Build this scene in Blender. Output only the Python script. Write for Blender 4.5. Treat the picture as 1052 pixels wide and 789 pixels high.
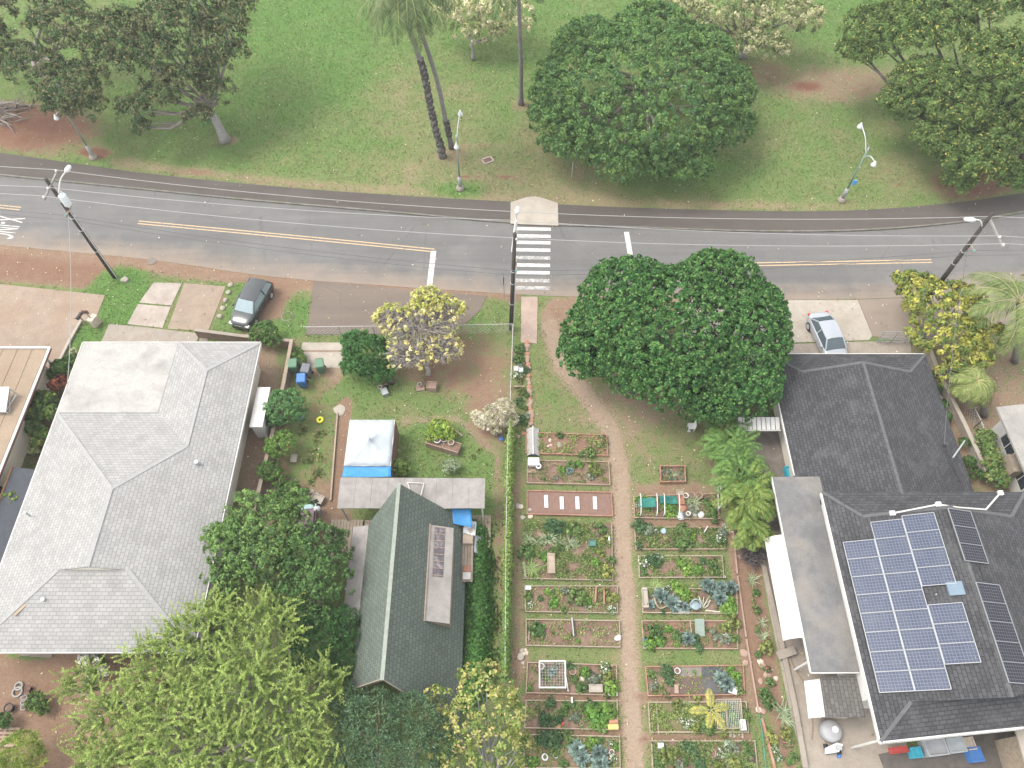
import bpy, bmesh, math, random
import numpy as np
from mathutils import Vector, Matrix

# ------------------------------------------------------------------ scene, camera, light
scene = bpy.context.scene
for o in list(bpy.data.objects): bpy.data.objects.remove(o, do_unlink=True)
COL = scene.collection
R = math.radians
H = 44.0; F = 758.0; TH = R(58.5); SN = math.sin(TH); CS = math.cos(TH)

cam_d = bpy.data.cameras.new('camera'); cam = bpy.data.objects.new('camera', cam_d); COL.objects.link(cam)
cam.location = (0, 0, H); cam.rotation_euler = (R(90) - TH, 0, 0)
cam_d.sensor_width = 36; cam_d.lens = 36 * F / 1052; cam_d.clip_end = 3000; cam_d.clip_start = .5
scene.camera = cam

SUN_EL, SUN_AZ = 60, -80           # azimuth measured from +Y (away from the camera) towards +X
world = bpy.data.worlds.new('World'); scene.world = world; world.use_nodes = True
wn = world.node_tree; bg = wn.nodes['Background']
sky = wn.nodes.new('ShaderNodeTexSky'); sky.sky_type = 'NISHITA'; sky.sun_disc = False
sky.sun_elevation = R(SUN_EL); sky.sun_rotation = R(SUN_AZ)
sky.air_density = 1.0; sky.dust_density = 1.0; sky.ozone_density = 0.6
hs_ = wn.nodes.new('ShaderNodeHueSaturation'); hs_.inputs['Saturation'].default_value = .12; wn.links.new(sky.outputs[0], hs_.inputs['Color'])   # thin overcast: paler than a clear sky
wn.links.new(hs_.outputs[0], bg.inputs[0]); bg.inputs[1].default_value = 0.15
sun_d = bpy.data.lights.new('sun', 'SUN'); sun = bpy.data.objects.new('sun', sun_d); COL.objects.link(sun)
sun_d.energy = .9; sun_d.angle = R(25); sun_d.color = (1, .94, .84)
sv = Vector((math.sin(R(SUN_AZ)) * math.cos(R(SUN_EL)), math.cos(R(SUN_AZ)) * math.cos(R(SUN_EL)), math.sin(R(SUN_EL))))
sun.rotation_euler = sv.to_track_quat('Z', 'Y').to_euler(); sun.location = (-40, 10, 70)
vs = scene.view_settings; vs.view_transform = 'Standard'; vs.look = 'None'; vs.gamma = 1; vs.use_curve_mapping = False
vs.exposure = 1.9

# ------------------------------------------------------------------ photograph pixel -> ray -> point on a plane
def ray(u, v):
    x = (u - 526) / F; y = (394.5 - v) / F
    return np.array([x, y * SN + CS, y * CS - SN])
def G(u, v, z=0.0):
    d = ray(u, v); t = (z - H) / d[2]
    return np.array([d[0] * t, d[1] * t, z])
def mpp(u, v, z=0.0):                       # metres per photo pixel (sideways) on the level z
    return (H - z) / -ray(u, v)[2] / F
def to_px(X, Y, Z):
    f = Y * CS - (Z - H) * SN; up = Y * SN + (Z - H) * CS
    return 526 + F * X / f, 394.5 - F * up / f
rng = np.random.default_rng(7); random.seed(7)

# ------------------------------------------------------------------ mesh helpers
ROOT = {}
class MB:
    def __init__(s): s.v = []; s.f = []; s.uv = []; s.hasuv = False
    def add(s, vs, fs, uvs=None):
        b = len(s.v); s.v += [tuple(float(c) for c in p) for p in vs]
        for i, f in enumerate(fs):
            s.f.append(tuple(b + k for k in f))
            s.uv.append(uvs[i] if uvs else [(0, 0)] * len(f))
        if uvs: s.hasuv = True
        return s
    def box(s, x0, y0, z0, x1, y1, z1):
        return s.add([(x0,y0,z0),(x1,y0,z0),(x1,y1,z0),(x0,y1,z0),(x0,y0,z1),(x1,y0,z1),(x1,y1,z1),(x0,y1,z1)],
                     [(3,2,1,0),(4,5,6,7),(0,1,5,4),(1,2,6,5),(2,3,7,6),(3,0,4,7)])
    def beam(s, p, q, w, h, up=(0,0,1)):
        p = np.array(p, float); q = np.array(q, float); d = q - p; d /= np.linalg.norm(d)
        u = np.array(up, float)
        if abs(np.dot(u, d)) > .98: u = np.array([1., 0, 0])
        a = np.cross(d, u); a /= np.linalg.norm(a); b = np.cross(a, d)
        vs = [e + a * sx * w / 2 + b * sz * h / 2 for e in (p, q) for sx, sz in ((-1,-1),(1,-1),(1,1),(-1,1))]
        return s.add(vs, [(0,1,2,3),(7,6,5,4),(4,5,1,0),(5,6,2,1),(6,7,3,2),(7,4,0,3)])
    def tube(s, pts, r, n=8, r2=None):
        pts = [np.array(p, float) for p in pts]; k = len(pts)
        rs = r if isinstance(r, (list, tuple)) else [r + ((r2 if r2 is not None else r) - r) * i / max(1, k - 1) for i in range(k)]
        vs = []; a = None
        for i, p in enumerate(pts):
            d = pts[min(i + 1, k - 1)] - pts[max(i - 1, 0)]; d = d / (np.linalg.norm(d) + 1e-9)
            if a is None: a = np.cross(d, (0, 0, 1.) if abs(d[2]) < .9 else (1., 0, 0))
            a = a - d * np.dot(a, d); a /= np.linalg.norm(a) + 1e-9; b = np.cross(d, a)
            vs += [p + rs[i] * (a * math.cos(t) + b * math.sin(t)) for t in [2 * math.pi * j / n for j in range(n)]]
        fs = [(i*n+j, i*n+(j+1)%n, (i+1)*n+(j+1)%n, (i+1)*n+j) for i in range(k-1) for j in range(n)]
        fs += [tuple(range(n-1, -1, -1)), tuple(range((k-1)*n, k*n))]
        return s.add(vs, fs)
    def cyl(s, c, r, h, n=12, r2=None): return s.tube([c, (c[0], c[1], c[2] + h)], [r, r if r2 is None else r2], n)
    def lathe(s, c, prof, n=16):
        vs = [(c[0] + r * math.cos(2*math.pi*j/n), c[1] + r * math.sin(2*math.pi*j/n), c[2] + z) for r, z in prof for j in range(n)]
        k = len(prof)
        fs = [(i*n+j, i*n+(j+1)%n, (i+1)*n+(j+1)%n, (i+1)*n+j) for i in range(k-1) for j in range(n)]
        if prof[0][0] > 1e-4: fs.append(tuple(range(n-1, -1, -1)))
        if prof[-1][0] > 1e-4: fs.append(tuple(range((k-1)*n, k*n)))
        return s.add(vs, fs)
    def prism(s, poly, z0, z1):
        n = len(poly); P = [(p[0], p[1]) for p in poly]
        if sum(P[i][0]*P[(i+1)%n][1] - P[(i+1)%n][0]*P[i][1] for i in range(n)) < 0: P = P[::-1]
        vs = [(x, y, z0) for x, y in P] + [(x, y, z1) for x, y in P]
        return s.add(vs, [tuple(range(n-1, -1, -1)), tuple(range(n, 2*n))] + [(i, (i+1)%n, n+(i+1)%n, n+i) for i in range(n)])
    def slab(s, pts, t=.12):                # sloping roof face with thickness; uv in metres along the eave / up the slope
        P = [np.array(p, float) for p in pts]; n = len(P)
        nr = np.zeros(3)
        for i in range(n): nr += np.cross(P[i], P[(i+1) % n])
        if nr[2] < 0: P = P[::-1]; nr = -nr
        nr /= np.linalg.norm(nr)
        up = np.array([0, 0, 1.]) - nr * nr[2]
        up = up / np.linalg.norm(up) if np.linalg.norm(up) > .02 else np.array([0, 1., 0])
        al = np.cross(up, nr)
        vs = P + [p - np.array([0, 0, t]) for p in P]
        tuv = [(float(np.dot(p, al)), float(np.dot(p, up))) for p in P]
        return s.add(vs, [tuple(range(n)), tuple(range(2*n-1, n-1, -1))] + [(i, n+i, n+(i+1)%n, (i+1)%n) for i in range(n)],
                     [tuv, tuv[::-1]] + [[tuv[i], tuv[i], tuv[(i+1)%n], tuv[(i+1)%n]] for i in range(n)])
    def build(s, name, mat, parent=None, smooth=False, off=None):
        me = bpy.data.meshes.new(name); c = np.zeros(3)
        if parent is not None: c = ROOT.get(parent.name, np.zeros(3))
        elif off is not None: c = np.array(off, float)
        me.from_pydata([(p[0]-c[0], p[1]-c[1], p[2]-c[2]) for p in s.v], [], s.f)
        if s.hasuv:
            ul = me.uv_layers.new(name='UVMap'); ul.data.foreach_set('uv', [c for f in s.uv for p in f for c in p])
        me.materials.append(mat)
        if smooth: me.polygons.foreach_set('use_smooth', [True] * len(me.polygons))
        o = bpy.data.objects.new(name, me); COL.objects.link(o)
        if parent is not None: o.parent = parent; ROOT[o.name] = c
        elif off is not None: o.location = off; ROOT[o.name] = c
        return o
def tag(o, label=None, cat=None, group=None, kind=None):
    if label: o['label'] = label
    if cat: o['category'] = cat
    if group: o['group'] = group
    if kind: o['kind'] = kind
    return o
def thing(name, label, cat, loc=(0, 0, 0), group=None):
    o = bpy.data.objects.new(name, None); COL.objects.link(o); o.empty_display_size = .3
    o.location = [float(c) for c in loc]; ROOT[o.name] = np.array(loc, float)
    return tag(o, label, cat, group)
def struct(o): o['kind'] = 'structure'; return o
def copy_tree(o, parent=None):
    c = o.copy(); COL.objects.link(c); c.parent = parent
    for ch in list(o.children): copy_tree(ch, c)
    return c

# ------------------------------------------------------------------ materials
MATS = {}
def nodes(name):
    m = bpy.data.materials.new(name); m.use_nodes = True; nt = m.node_tree
    return m, nt, nt.nodes['Principled BSDF']
def N(nt, t, **kw):
    n = nt.nodes.new(t)
    for k, v in kw.items(): setattr(n, k, v)
    return n
def noise(nt, co, scale, detail=4, rough=.6):
    n = N(nt, 'ShaderNodeTexNoise'); n.inputs['Scale'].default_value = scale; n.inputs['Detail'].default_value = detail
    n.inputs['Roughness'].default_value = rough; nt.links.new(co, n.inputs['Vector']); return n.outputs['Fac']
def ramp(nt, fac, stops):
    r = N(nt, 'ShaderNodeValToRGB'); nt.links.new(fac, r.inputs[0]); e = r.color_ramp.elements
    while len(e) < len(stops): e.new(.5)
    for i, (p, c) in enumerate(stops): e[i].position = p; e[i].color = (c, c, c, 1) if isinstance(c, (int, float)) else (*c, 1)
    return r.outputs[0]
def mix(nt, a, b, fac, mode='MIX'):
    m = N(nt, 'ShaderNodeMix', data_type='RGBA', blend_type=mode)
    for s, v in ((m.inputs[0], fac), (m.inputs[6], a), (m.inputs[7], b)):
        if hasattr(v, 'links'): nt.links.new(v, s)
        elif isinstance(v, (int, float)): s.default_value = v
        else: s.default_value = (*v, 1)
    return m.outputs[2]
def maths(nt, op, a, b=0., c=None):
    m = N(nt, 'ShaderNodeMath', operation=op)
    for i, v in enumerate((a, b) if c is None else (a, b, c)):
        if hasattr(v, 'links'): nt.links.new(v, m.inputs[i])
        else: m.inputs[i].default_value = v
    return m.outputs[0]
def bump(nt, h, bs, strength=.3, dist=.02):
    b = N(nt, 'ShaderNodeBump'); b.inputs['Strength'].default_value = strength; b.inputs['Distance'].default_value = dist
    nt.links.new(h, b.inputs['Height']); nt.links.new(b.outputs[0], bs.inputs['Normal'])
def M(name, col, rough=.8, var=.25, scale=3., col2=None, spec=.3, metal=0., bmp=.15, stain=None, stainscale=.6):
    if name in MATS: return MATS[name]
    m, nt, bs = nodes(name); L = nt.links
    co = N(nt, 'ShaderNodeTexCoord').outputs['Object']
    c2 = col2 or tuple(c * (1 - var) for c in col); c1 = tuple(min(1, c * (1 + var * .5)) for c in col) if not col2 else col
    n1 = noise(nt, co, scale, 6, .65); out = mix(nt, c2, c1, ramp(nt, n1, [(.3, 0), (.7, 1)]))
    if stain:
        n2 = noise(nt, co, stainscale, 5, .6); out = mix(nt, out, stain, ramp(nt, n2, [(.48, 0), (.72, .85)]))
    nf = noise(nt, co, scale * 9, 2, .6); out = mix(nt, out, mix(nt, out, ramp(nt, nf, [(.2, .6), (.8, 1.)]), 1., 'MULTIPLY'), .5)
    L.new(out, bs.inputs['Base Color']); bs.inputs['Roughness'].default_value = rough; bs.inputs['Metallic'].default_value = metal
    bs.inputs['Specular IOR Level'].default_value = spec
    if bmp: bump(nt, nf, bs, bmp, .02)
    MATS[name] = m; return m
def leafmat(name='leaf', trans=.3):
    if name in MATS: return MATS[name]
    m, nt, bs = nodes(name); L = nt.links
    at = N(nt, 'ShaderNodeAttribute', attribute_name='Col'); oi = N(nt, 'ShaderNodeObjectInfo')
    hs = N(nt, 'ShaderNodeHueSaturation'); L.new(at.outputs['Color'], hs.inputs['Color'])
    L.new(maths(nt, 'MULTIPLY_ADD', oi.outputs['Random'], .3, .85), hs.inputs['Value'])
    L.new(maths(nt, 'MULTIPLY_ADD', oi.outputs['Random'], -.03, .515), hs.inputs['Hue'])
    L.new(hs.outputs[0], bs.inputs['Base Color']); bs.inputs['Roughness'].default_value = .6; bs.inputs['Specular IOR Level'].default_value = .12
    tr = N(nt, 'ShaderNodeBsdfTranslucent'); L.new(hs.outputs[0], tr.inputs['Color'])
    mx = N(nt, 'ShaderNodeMixShader'); mx.inputs[0].default_value = trans
    L.new(bs.outputs[0], mx.inputs[1]); L.new(tr.outputs[0], mx.inputs[2]); L.new(mx.outputs[0], nt.nodes['Material Output'].inputs['Surface'])
    MATS[name] = m; return m
def shingle(name, base, dark, bw=.34, rh=.2, stain=None, rough=.9, joint=.72):
    m, nt, bs = nodes(name); L = nt.links
    uv = N(nt, 'ShaderNodeUVMap').outputs[0]; co = N(nt, 'ShaderNodeTexCoord').outputs['Object']
    br = N(nt, 'ShaderNodeTexBrick'); L.new(uv, br.inputs['Vector']); br.inputs['Scale'].default_value = 1
    br.inputs['Brick Width'].default_value = bw; br.inputs['Row Height'].default_value = rh; br.inputs['Mortar Size'].default_value = rh * .1
    br.inputs['Mortar Smooth'].default_value = .3; br.inputs['Bias'].default_value = -.1
    br.inputs['Color1'].default_value = (*base, 1); br.inputs['Color2'].default_value = (*dark, 1)
    br.inputs['Mortar'].default_value = (*[c * joint for c in dark], 1)
    out = br.outputs['Color']
    n2 = noise(nt, co, .9, 6, .65); out = mix(nt, out, mix(nt, out, ramp(nt, n2, [(.25, .78), (.75, 1.)]), 1., 'MULTIPLY'), .9)
    nf = noise(nt, co, 22, 2); out = mix(nt, out, mix(nt, out, ramp(nt, nf, [(.2, .62), (.8, 1.)]), 1., 'MULTIPLY'), .6)
    if stain:
        n3 = noise(nt, co, .55, 5, .7); out = mix(nt, out, stain, ramp(nt, n3, [(.52, 0), (.75, .6)]))
    L.new(out, bs.inputs['Base Color']); bs.inputs['Roughness'].default_value = rough; bs.inputs['Specular IOR Level'].default_value = .25
    h = maths(nt, 'MULTIPLY_ADD', br.outputs['Fac'], -1., maths(nt, 'MULTIPLY', nf, .3)); bump(nt, h, bs, .5, .02)
    MATS[name] = m; return m

m_conc = M('concrete_weathered', (.29, .25, .21), .9, .18, 1.2, stain=(.235, .195, .155), stainscale=.5)
m_concr = M('concrete_reddish', (.275, .215, .165), .9, .18, 1.0, stain=(.24, .16, .11), stainscale=.35)
m_conc_pink = M('concrete_pink', (.33, .25, .205), .9, .12, 1.5, stain=(.40, .30, .24))
m_conc_light = M('concrete_pale', (.36, .32, .27), .9, .12, 1.5, stain=(.28, .24, .195))
m_white = M('white_paint', (.54, .53, .505), .6, .06, 2, stain=(.42, .40, .37), stainscale=.7)
m_whiteplas = M('white_plastic', (.6, .6, .59), .45, .04, 3)
m_cream = M('cream_stucco', (.66, .61, .52), .9, .1, 1)
m_grey = M('grey_paint', (.35, .36, .37), .7, .12, 2)
m_galv = M('galvanised_steel', (.46, .49, .50), .45, .12, 4, metal=.5)
m_greenpole = M('green_grey_pole_paint', (.16, .25, .20), .5, .15, 3)
m_dark = M('dark_grey_finish', (.05, .05, .055), .7, .3, 4)  # plain dark grey finish for pots, rails and small fittings
m_black = M('black_rubber', (.022, .022, .024), .8, .2, 5)
m_wood = M('weathered_wood', (.30, .24, .18), .85, .3, 5, stain=(.20, .17, .14))
m_woodpale = M('pale_wood', (.34, .275, .21), .85, .2, 5, stain=(.25, .20, .155))
m_woodred = M('terracotta_board', (.33, .17, .12), .85, .22, 4, stain=(.36, .25, .18), stainscale=1.5)
m_woodpink = M('pinkish_board', (.33, .225, .175), .85, .2, 4, stain=(.32, .25, .2), stainscale=1.5)
m_pole = M('creosote_pole_wood', (.055, .045, .04), .85, .3, 5)
m_bark = M('bark_grey', (.26, .23, .20), .9, .35, 4)
m_barkpale = M('bark_pale', (.27, .26, .245), .85, .25, 4, stain=(.18, .17, .16))
m_barkdark = M('bark_dark', (.10, .085, .075), .9, .35, 5)
m_palmtrunk = M('palm_trunk_grey', (.17, .16, .15), .9, .25, 3)
m_palmrough = M('palm_boot_stubs', (.085, .078, .072), .9, .5, 9, bmp=.6)
m_soil = M('garden_soil', (.18, .115, .085), .95, .35, 5, bmp=.5, stain=(.235, .17, .125), stainscale=1.2)
m_soilred = M('red_garden_soil', (.215, .125, .09), .95, .3, 5, bmp=.5)
m_weedmat = M('weed_mat_fabric', (.10, .095, .095), .9, .2, 6)
m_blue = M('blue_plastic', (.06, .17, .42), .5, .12, 3)
m_tarp = M('blue_tarp', (.045, .23, .5), .5, .12, 2.5)
m_tealplas = M('teal_plastic', (.05, .36, .46), .5, .12, 3)
m_greenbin = M('green_bin_plastic', (.10, .19, .12), .6, .15, 3)
m_greybin = M('grey_bin_plastic', (.13, .14, .155), .6, .15, 3)
m_terra = M('terracotta', (.36, .18, .12), .85, .2, 5)
m_stone = M('field_stone', (.52, .44, .36), .9, .25, 4)
m_redbrown = M('rust_brown_cloth', (.16, .09, .07), .9, .2, 3)
m_glass = M('window_glass', (.03, .04, .05), .08, .1, 1, spec=.7, bmp=0)
LEAF = leafmat()
# ================================================================== GROUND
def crom(pts, step=1.0):
    P = [np.array(p, float) for p in pts]; P = [2*P[0]-P[1]] + P + [2*P[-1]-P[-2]]; out = []
    for i in range(1, len(P) - 2):
        n = max(2, int(np.linalg.norm(P[i+1]-P[i]) / step))
        for k in range(n):
            t = k / n; a, b, c, d = P[i-1], P[i], P[i+1], P[i+2]
            out.append(.5*((2*b)+(c-a)*t+(2*a-5*b+4*c-d)*t*t+(3*b-a-3*c+d)*t**3))
    out.append(P[-2]); return np.array(out)
def roadline(px, z=0.):
    W = [G(u, v, 0)[:2] for u, v in px]
    a = W[0] + (W[0]-W[1]) / np.linalg.norm(W[0]-W[1]) * 70; b = W[-1] + (W[-1]-W[-2]) / np.linalg.norm(W[-1]-W[-2]) * 70
    return crom([a] + W + [b], 1.2)
def at_x(line, x): return np.interp(x, line[:, 0], line[:, 1])
L_grass = roadline([(0,158),(150,179),(300,194),(430,203),(520,208),(640,214),(800,218),(900,216),(1000,207),(1052,199)])
L_kerb = roadline([(0,181),(130,194),(260,207),(400,219),(525,230),(650,235),(790,239),(900,237),(1000,228),(1052,219)])
L_south = roadline([(0,252),(154,267),(275,284),(400,294),(522,302),(594,305),(700,307),(800,308),(920,306),(1000,298),(1052,289)])

xs = np.concatenate([-np.geomspace(900, 59, 18), np.arange(-58, 58.01, .3), np.geomspace(59, 900, 18)])
ys = np.concatenate([-np.geomspace(900, 7, 18), np.arange(-6, 86.01, .3), np.geomspace(87, 1200, 18)])
X, Y = np.meshgrid(xs, ys); nx, ny = len(xs), len(ys)
mid = at_x(L_grass, X) * .5 + at_x(L_kerb, X) * .5
north = np.clip((Y - mid) / .5 + .5, 0, 1)
Fd = np.maximum(Y * CS + H * SN, 4.); U = 526 + F * X / Fd; V = 394.5 - F * (Y * SN - H * CS) / Fd
dirt = np.where(north > .5, .10, .27); lush = np.where(north > .5, .60, .52); red = np.full_like(X, .15)
def smooth(x): x = np.clip(x, 0, 1); return x*x*(3-2*x)
def E_(u, v, ru, rv, d=None, l=None, r=None, soft=.55, s=1.):
    w = smooth((1 + soft - np.hypot((U-u)/ru, (V-v)/rv)) / (2*soft)) * s
    for A, val in ((dirt, d), (lush, l), (red, r)):
        if val is not None: A[:] = A*(1-w) + val*w
def PL_(pts, wd, d=None, l=None, r=None, soft=.6, s=1.):
    D = np.full_like(X, 1e9)
    for (a, b), (c, e) in zip(pts, pts[1:]):
        t = np.clip(((U-a)*(c-a)+(V-b)*(e-b)) / ((c-a)**2+(e-b)**2), 0, 1)
        D = np.minimum(D, np.hypot(U-a-t*(c-a), V-b-t*(e-b)))
    w = smooth((1 + soft - D/wd) / (2*soft)) * s
    for A, val in ((dirt, d), (lush, l), (red, r)):
        if val is not None: A[:] = A*(1-w) + val*w
# park
E_(320,70,170,100,-.05,.85); E_(300,20,120,40,0,1.); E_(600,10,90,40,.02,.8); E_(880,20,60,40,0,.88); E_(130,80,120,60,.02,.7)
E_(500,60,60,30,.03,.72); E_(360,150,90,35,.06,.62); E_(440,110,60,50,.2,.42); E_(480,180,110,26,.32,.32); E_(590,190,70,22,.42,.2)
PL_([(120,168),(300,190),(430,199),(520,204),(640,209),(800,213),(900,211),(1000,203)], 5, .42, .12, soft=.9)
E_(740,190,110,14,.15,.62); E_(690,178,70,14,.04,.85); E_(850,160,60,45,.10,.58); E_(930,195,70,18,.2,.5)
E_(862,88,75,20,.60,.2,.25); E_(828,90,15,4.5,1.1,0,1.); E_(790,75,25,12,.5,.2,.5); E_(30,132,72,26,.95,.3,.85); E_(98,158,18,6,.9,.2,1.)
E_(200,178,18,3,.75,.2,.5); E_(465,160,16,9,.55,.2,.25); E_(500,150,30,3,.5,.2,.7,s=.6); E_(476,183,8,1.6,.8,.1,1.); E_(491,182.5,4,1.4,.8,.1,1.); E_(520,182,9,1.4,.7,.1,.9)
E_(1000,188,45,16,.9,.2,.75); E_(925,178,25,20,.35,.4,.4); E_(560,150,30,40,.25,.35); E_(534,109,10,6,.6,.2,.4); E_(233,145,12,5,.6,.2,.3)
E_(473,196,26,8,.0,.85)
# verge on the near side
PL_([(-60,262),(30,268),(110,275)], 22, 1.15, .2, .62, soft=.3); PL_([(-400,262),(-60,268)], 30, 1., .2, .6)
PL_([(-60,248),(30,256),(120,267),(200,278),(330,291),(460,302),(525,305)], 8, 1., .2, .35, soft=.4); PL_([(590,309),(700,312),(900,318)], 9, .8, .2, .25)
E_(125,300,34,26,-.1,.95,soft=.3); E_(118,322,18,16,-.1,.95,soft=.3); E_(85,345,20,35,0,.85); E_(265,312,42,28,.95,.2,.45,soft=.3)
E_(238,330,14,26,.1,.8,soft=.3); E_(245,298,18,8,.15,.75,soft=.3); E_(305,322,14,18,.0,.85,soft=.3); E_(295,337,32,10,0,.85,soft=.3)
E_(505,330,28,24,.05,.55,soft=.3); E_(440,352,110,8,.15,.65,soft=.3)
# the yard in front of the A-frame house
E_(465,375,68,38,.66,.35,.42,soft=.45); E_(395,420,48,28,.08,.62); E_(440,425,45,22,.35,.5); E_(445,490,75,55,.0,.75); E_(505,425,22,34,.85,.2,.4)
E_(332,377,24,22,1.1,.1,.05,soft=.25); E_(325,430,26,55,.48,.75,.35); E_(310,480,28,30,.45,.75,.4); E_(330,525,30,28,.85,.3,.3); E_(370,385,18,30,.1,.7)
PL_([(356,415),(352,450),(343,520)], 6, 1.1, .1, .45, soft=.4); PL_([(415,433),(470,430),(512,470),(505,540)], 4, .7, .3, .1, s=.8)
E_(490,620,32,120,.12,.75); E_(515,600,9,120,.62,.45,.3); E_(430,700,120,120,.3,.6)
# the strip beside the grey-roofed house, its back yard
E_(268,450,24,120,.85,.4,.2); E_(20,730,150,95,1.05,.2,.42,soft=.3); E_(30,672,26,8,.2,.7); E_(45,420,30,60,.7,.5,.2)
# community garden
E_(590,420,70,40,.35,.45); E_(572,330,15,22,1.1,.1,.32,soft=.3); E_(650,430,55,40,.62,.25,.12); E_(700,462,60,32,.42,.42); E_(745,465,15,38,.85,.25,.25)
E_(690,505,60,8,.75,.2,.3); PL_([(565,345),(585,390),(615,425),(632,470),(638,520),(641,600),(648,700),(653,800)], 14, .45, .3, .05, soft=.6)
PL_([(565,335),(578,378),(602,405),(626,440),(636,480),(639,520),(641,600),(648,700),(653,800)], 7, 1.1, .1, .02, soft=.4)
E_(650,745,5,18,1.2,0,-.3); PL_([(531,480),(531,560),(533,640),(532,700)], 7, .55, .35, .2); E_(533,680,8,14,.9,.2,.3)
PL_([(540,717),(636,718)], 4, 1.1, .1, .4); PL_([(540,752),(636,753)], 4, 1.1, .1, .4); PL_([(655,718),(765,718)], 3.5, 1.1, .1, .4)
PL_([(660,757),(770,757)], 3.5, 1., .1, .4); PL_([(652,538),(742,538)], 3, 1.1, .1, .4); PL_([(742,535),(752,545),(762,640),(775,730)], 6, .7, .3, .3)
PL_([(765,540),(772,620),(787,700),(803,800)], 13, 1.1, .2, .5, soft=.3); PL_([(785,740),(800,800)], 10, .4, .7, .3)
E_(650,600,6,400,.6,None,None,s=.2)
# right side lots
E_(980,420,60,80,.8,.5,.35); E_(1030,440,40,80,.7,.5,.2)
Z = north * .1
Z += np.where(north < .5, 0, 0) + .015 * np.sin(X*.7+1.3*np.sin(Y*.5)) * np.sin(Y*.6) * (north > .99)
me = bpy.data.meshes.new('ground')
me.vertices.add(nx*ny); me.vertices.foreach_set('co', np.stack([X, Y, Z], -1).astype(np.float32).ravel())
ii = np.arange((ny-1)*(nx-1)); r_ = ii // (nx-1); c_ = ii % (nx-1); b_ = r_*nx + c_
q = np.stack([b_, b_+1, b_+nx+1, b_+nx], -1).ravel()
me.loops.add(len(q)); me.loops.foreach_set('vertex_index', q); me.polygons.add(len(ii)); me.polygons.foreach_set('loop_start', ii*4); me.update()
at = me.color_attributes.new('gm', 'FLOAT_COLOR', 'POINT')
at.data.foreach_set('color', np.stack([dirt*.5+.25, lush, red*.5+.25, np.ones_like(X)], -1).astype(np.float32).ravel())
m, nt, bs = nodes('lawn_and_soil'); L = nt.links
co = N(nt, 'ShaderNodeTexCoord').outputs['Object']; a_ = N(nt, 'ShaderNodeAttribute', attribute_name='gm')
sp = N(nt, 'ShaderNodeSeparateColor'); L.new(a_.outputs['Color'], sp.inputs[0])
nA = noise(nt, co, .22, 6, .65); nB = noise(nt, co, 1.3, 6, .7); nC = noise(nt, co, 6, 4, .7); nD = noise(nt, co, 13, 4, .75)
nE = noise(nt, co, .75, 4, .6)
lf = maths(nt, 'ADD', sp.outputs[1], maths(nt, 'MULTIPLY_ADD', nA, 1.1, -.55)); lf = maths(nt, 'ADD', lf, maths(nt, 'MULTIPLY_ADD', nC, .8, -.4))
lf = maths(nt, 'ADD', lf, maths(nt, 'MULTIPLY_ADD', nE, .9, -.45))
gcol = ramp(nt, lf, [(.0, (.29, .245, .14)), (.3, (.225, .235, .105)), (.62, (.165, .232, .078)), (1., (.125, .232, .06))])
gcol = mix(nt, gcol, mix(nt, gcol, ramp(nt, nD, [(.3, .3), (.7, 1.)]), 1., 'MULTIPLY'), .9)
rf = maths(nt, 'MULTIPLY_ADD', sp.outputs[2], 2., -.5); rf = maths(nt, 'ADD', rf, maths(nt, 'MULTIPLY_ADD', nB, .8, -.4))
dcol = ramp(nt, rf, [(.0, (.35, .265, .195)), (.35, (.265, .175, .12)), (1., (.20, .098, .064))])
dcol = mix(nt, dcol, mix(nt, dcol, ramp(nt, nC, [(.25, .62), (.75, 1.)]), 1., 'MULTIPLY'), .8)
dcol = mix(nt, dcol, mix(nt, dcol, ramp(nt, nD, [(.3, .6), (.7, 1.)]), 1., 'MULTIPLY'), .6)
df = maths(nt, 'MULTIPLY_ADD', sp.outputs[0], 2., -.5); df = maths(nt, 'ADD', df, maths(nt, 'MULTIPLY_ADD', nB, 1.3, -.65)); df = maths(nt, 'ADD', df, maths(nt, 'MULTIPLY_ADD', nD, 1.5, -.75)); df = maths(nt, 'ADD', df, maths(nt, 'MULTIPLY_ADD', nC, .8, -.4))
L.new(mix(nt, gcol, dcol, ramp(nt, df, [(.42, 0), (.68, 1)])), bs.inputs['Base Color'])
bs.inputs['Roughness'].default_value = .95; bs.inputs['Specular IOR Level'].default_value = .1
bump(nt, maths(nt, 'MULTIPLY_ADD', nC, .5, nD), bs, .8, .06)
me.materials.append(m); ground = bpy.data.objects.new('ground', me); COL.objects.link(ground); struct(ground)

# ================================================================== ROAD
def strip_mesh(name, A, B, z, mat, n=420, thick=0., x0=-112, x1=112, across=6):
    xx = np.linspace(x0, x1, n); mb = MB(); ya = at_x(A, xx); yb = at_x(B, xx); vs = []; 
    for i in range(n):
        for k in range(across + 1): vs.append((xx[i], ya[i] + (yb[i]-ya[i]) * k / across, z))
    w = across + 1; fs = []; uvs = []
    for i in range(n-1):
        for k in range(across):
            fs.append((i*w+k, (i+1)*w+k, (i+1)*w+k+1, i*w+k+1))
            uvs.append([(xx[i], k/across), (xx[i+1], k/across), (xx[i+1], (k+1)/across), (xx[i], (k+1)/across)])
    mb.add(vs, fs, uvs)
    if thick:
        for k, fl in ((0, 1), (across, 0)):
            b = len(mb.v); v2 = []
            for i in range(n): p = vs[i*w+k]; v2 += [p, (p[0], p[1], z-thick)]
            mb.add(v2, [((2*i, 2*i+1, 2*i+3, 2*i+2) if fl else (2*i+2, 2*i+3, 2*i+1, 2*i)) for i in range(n-1)], [[(0,0)]*4]*(n-1))
    return mb.build(name, mat)
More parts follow.
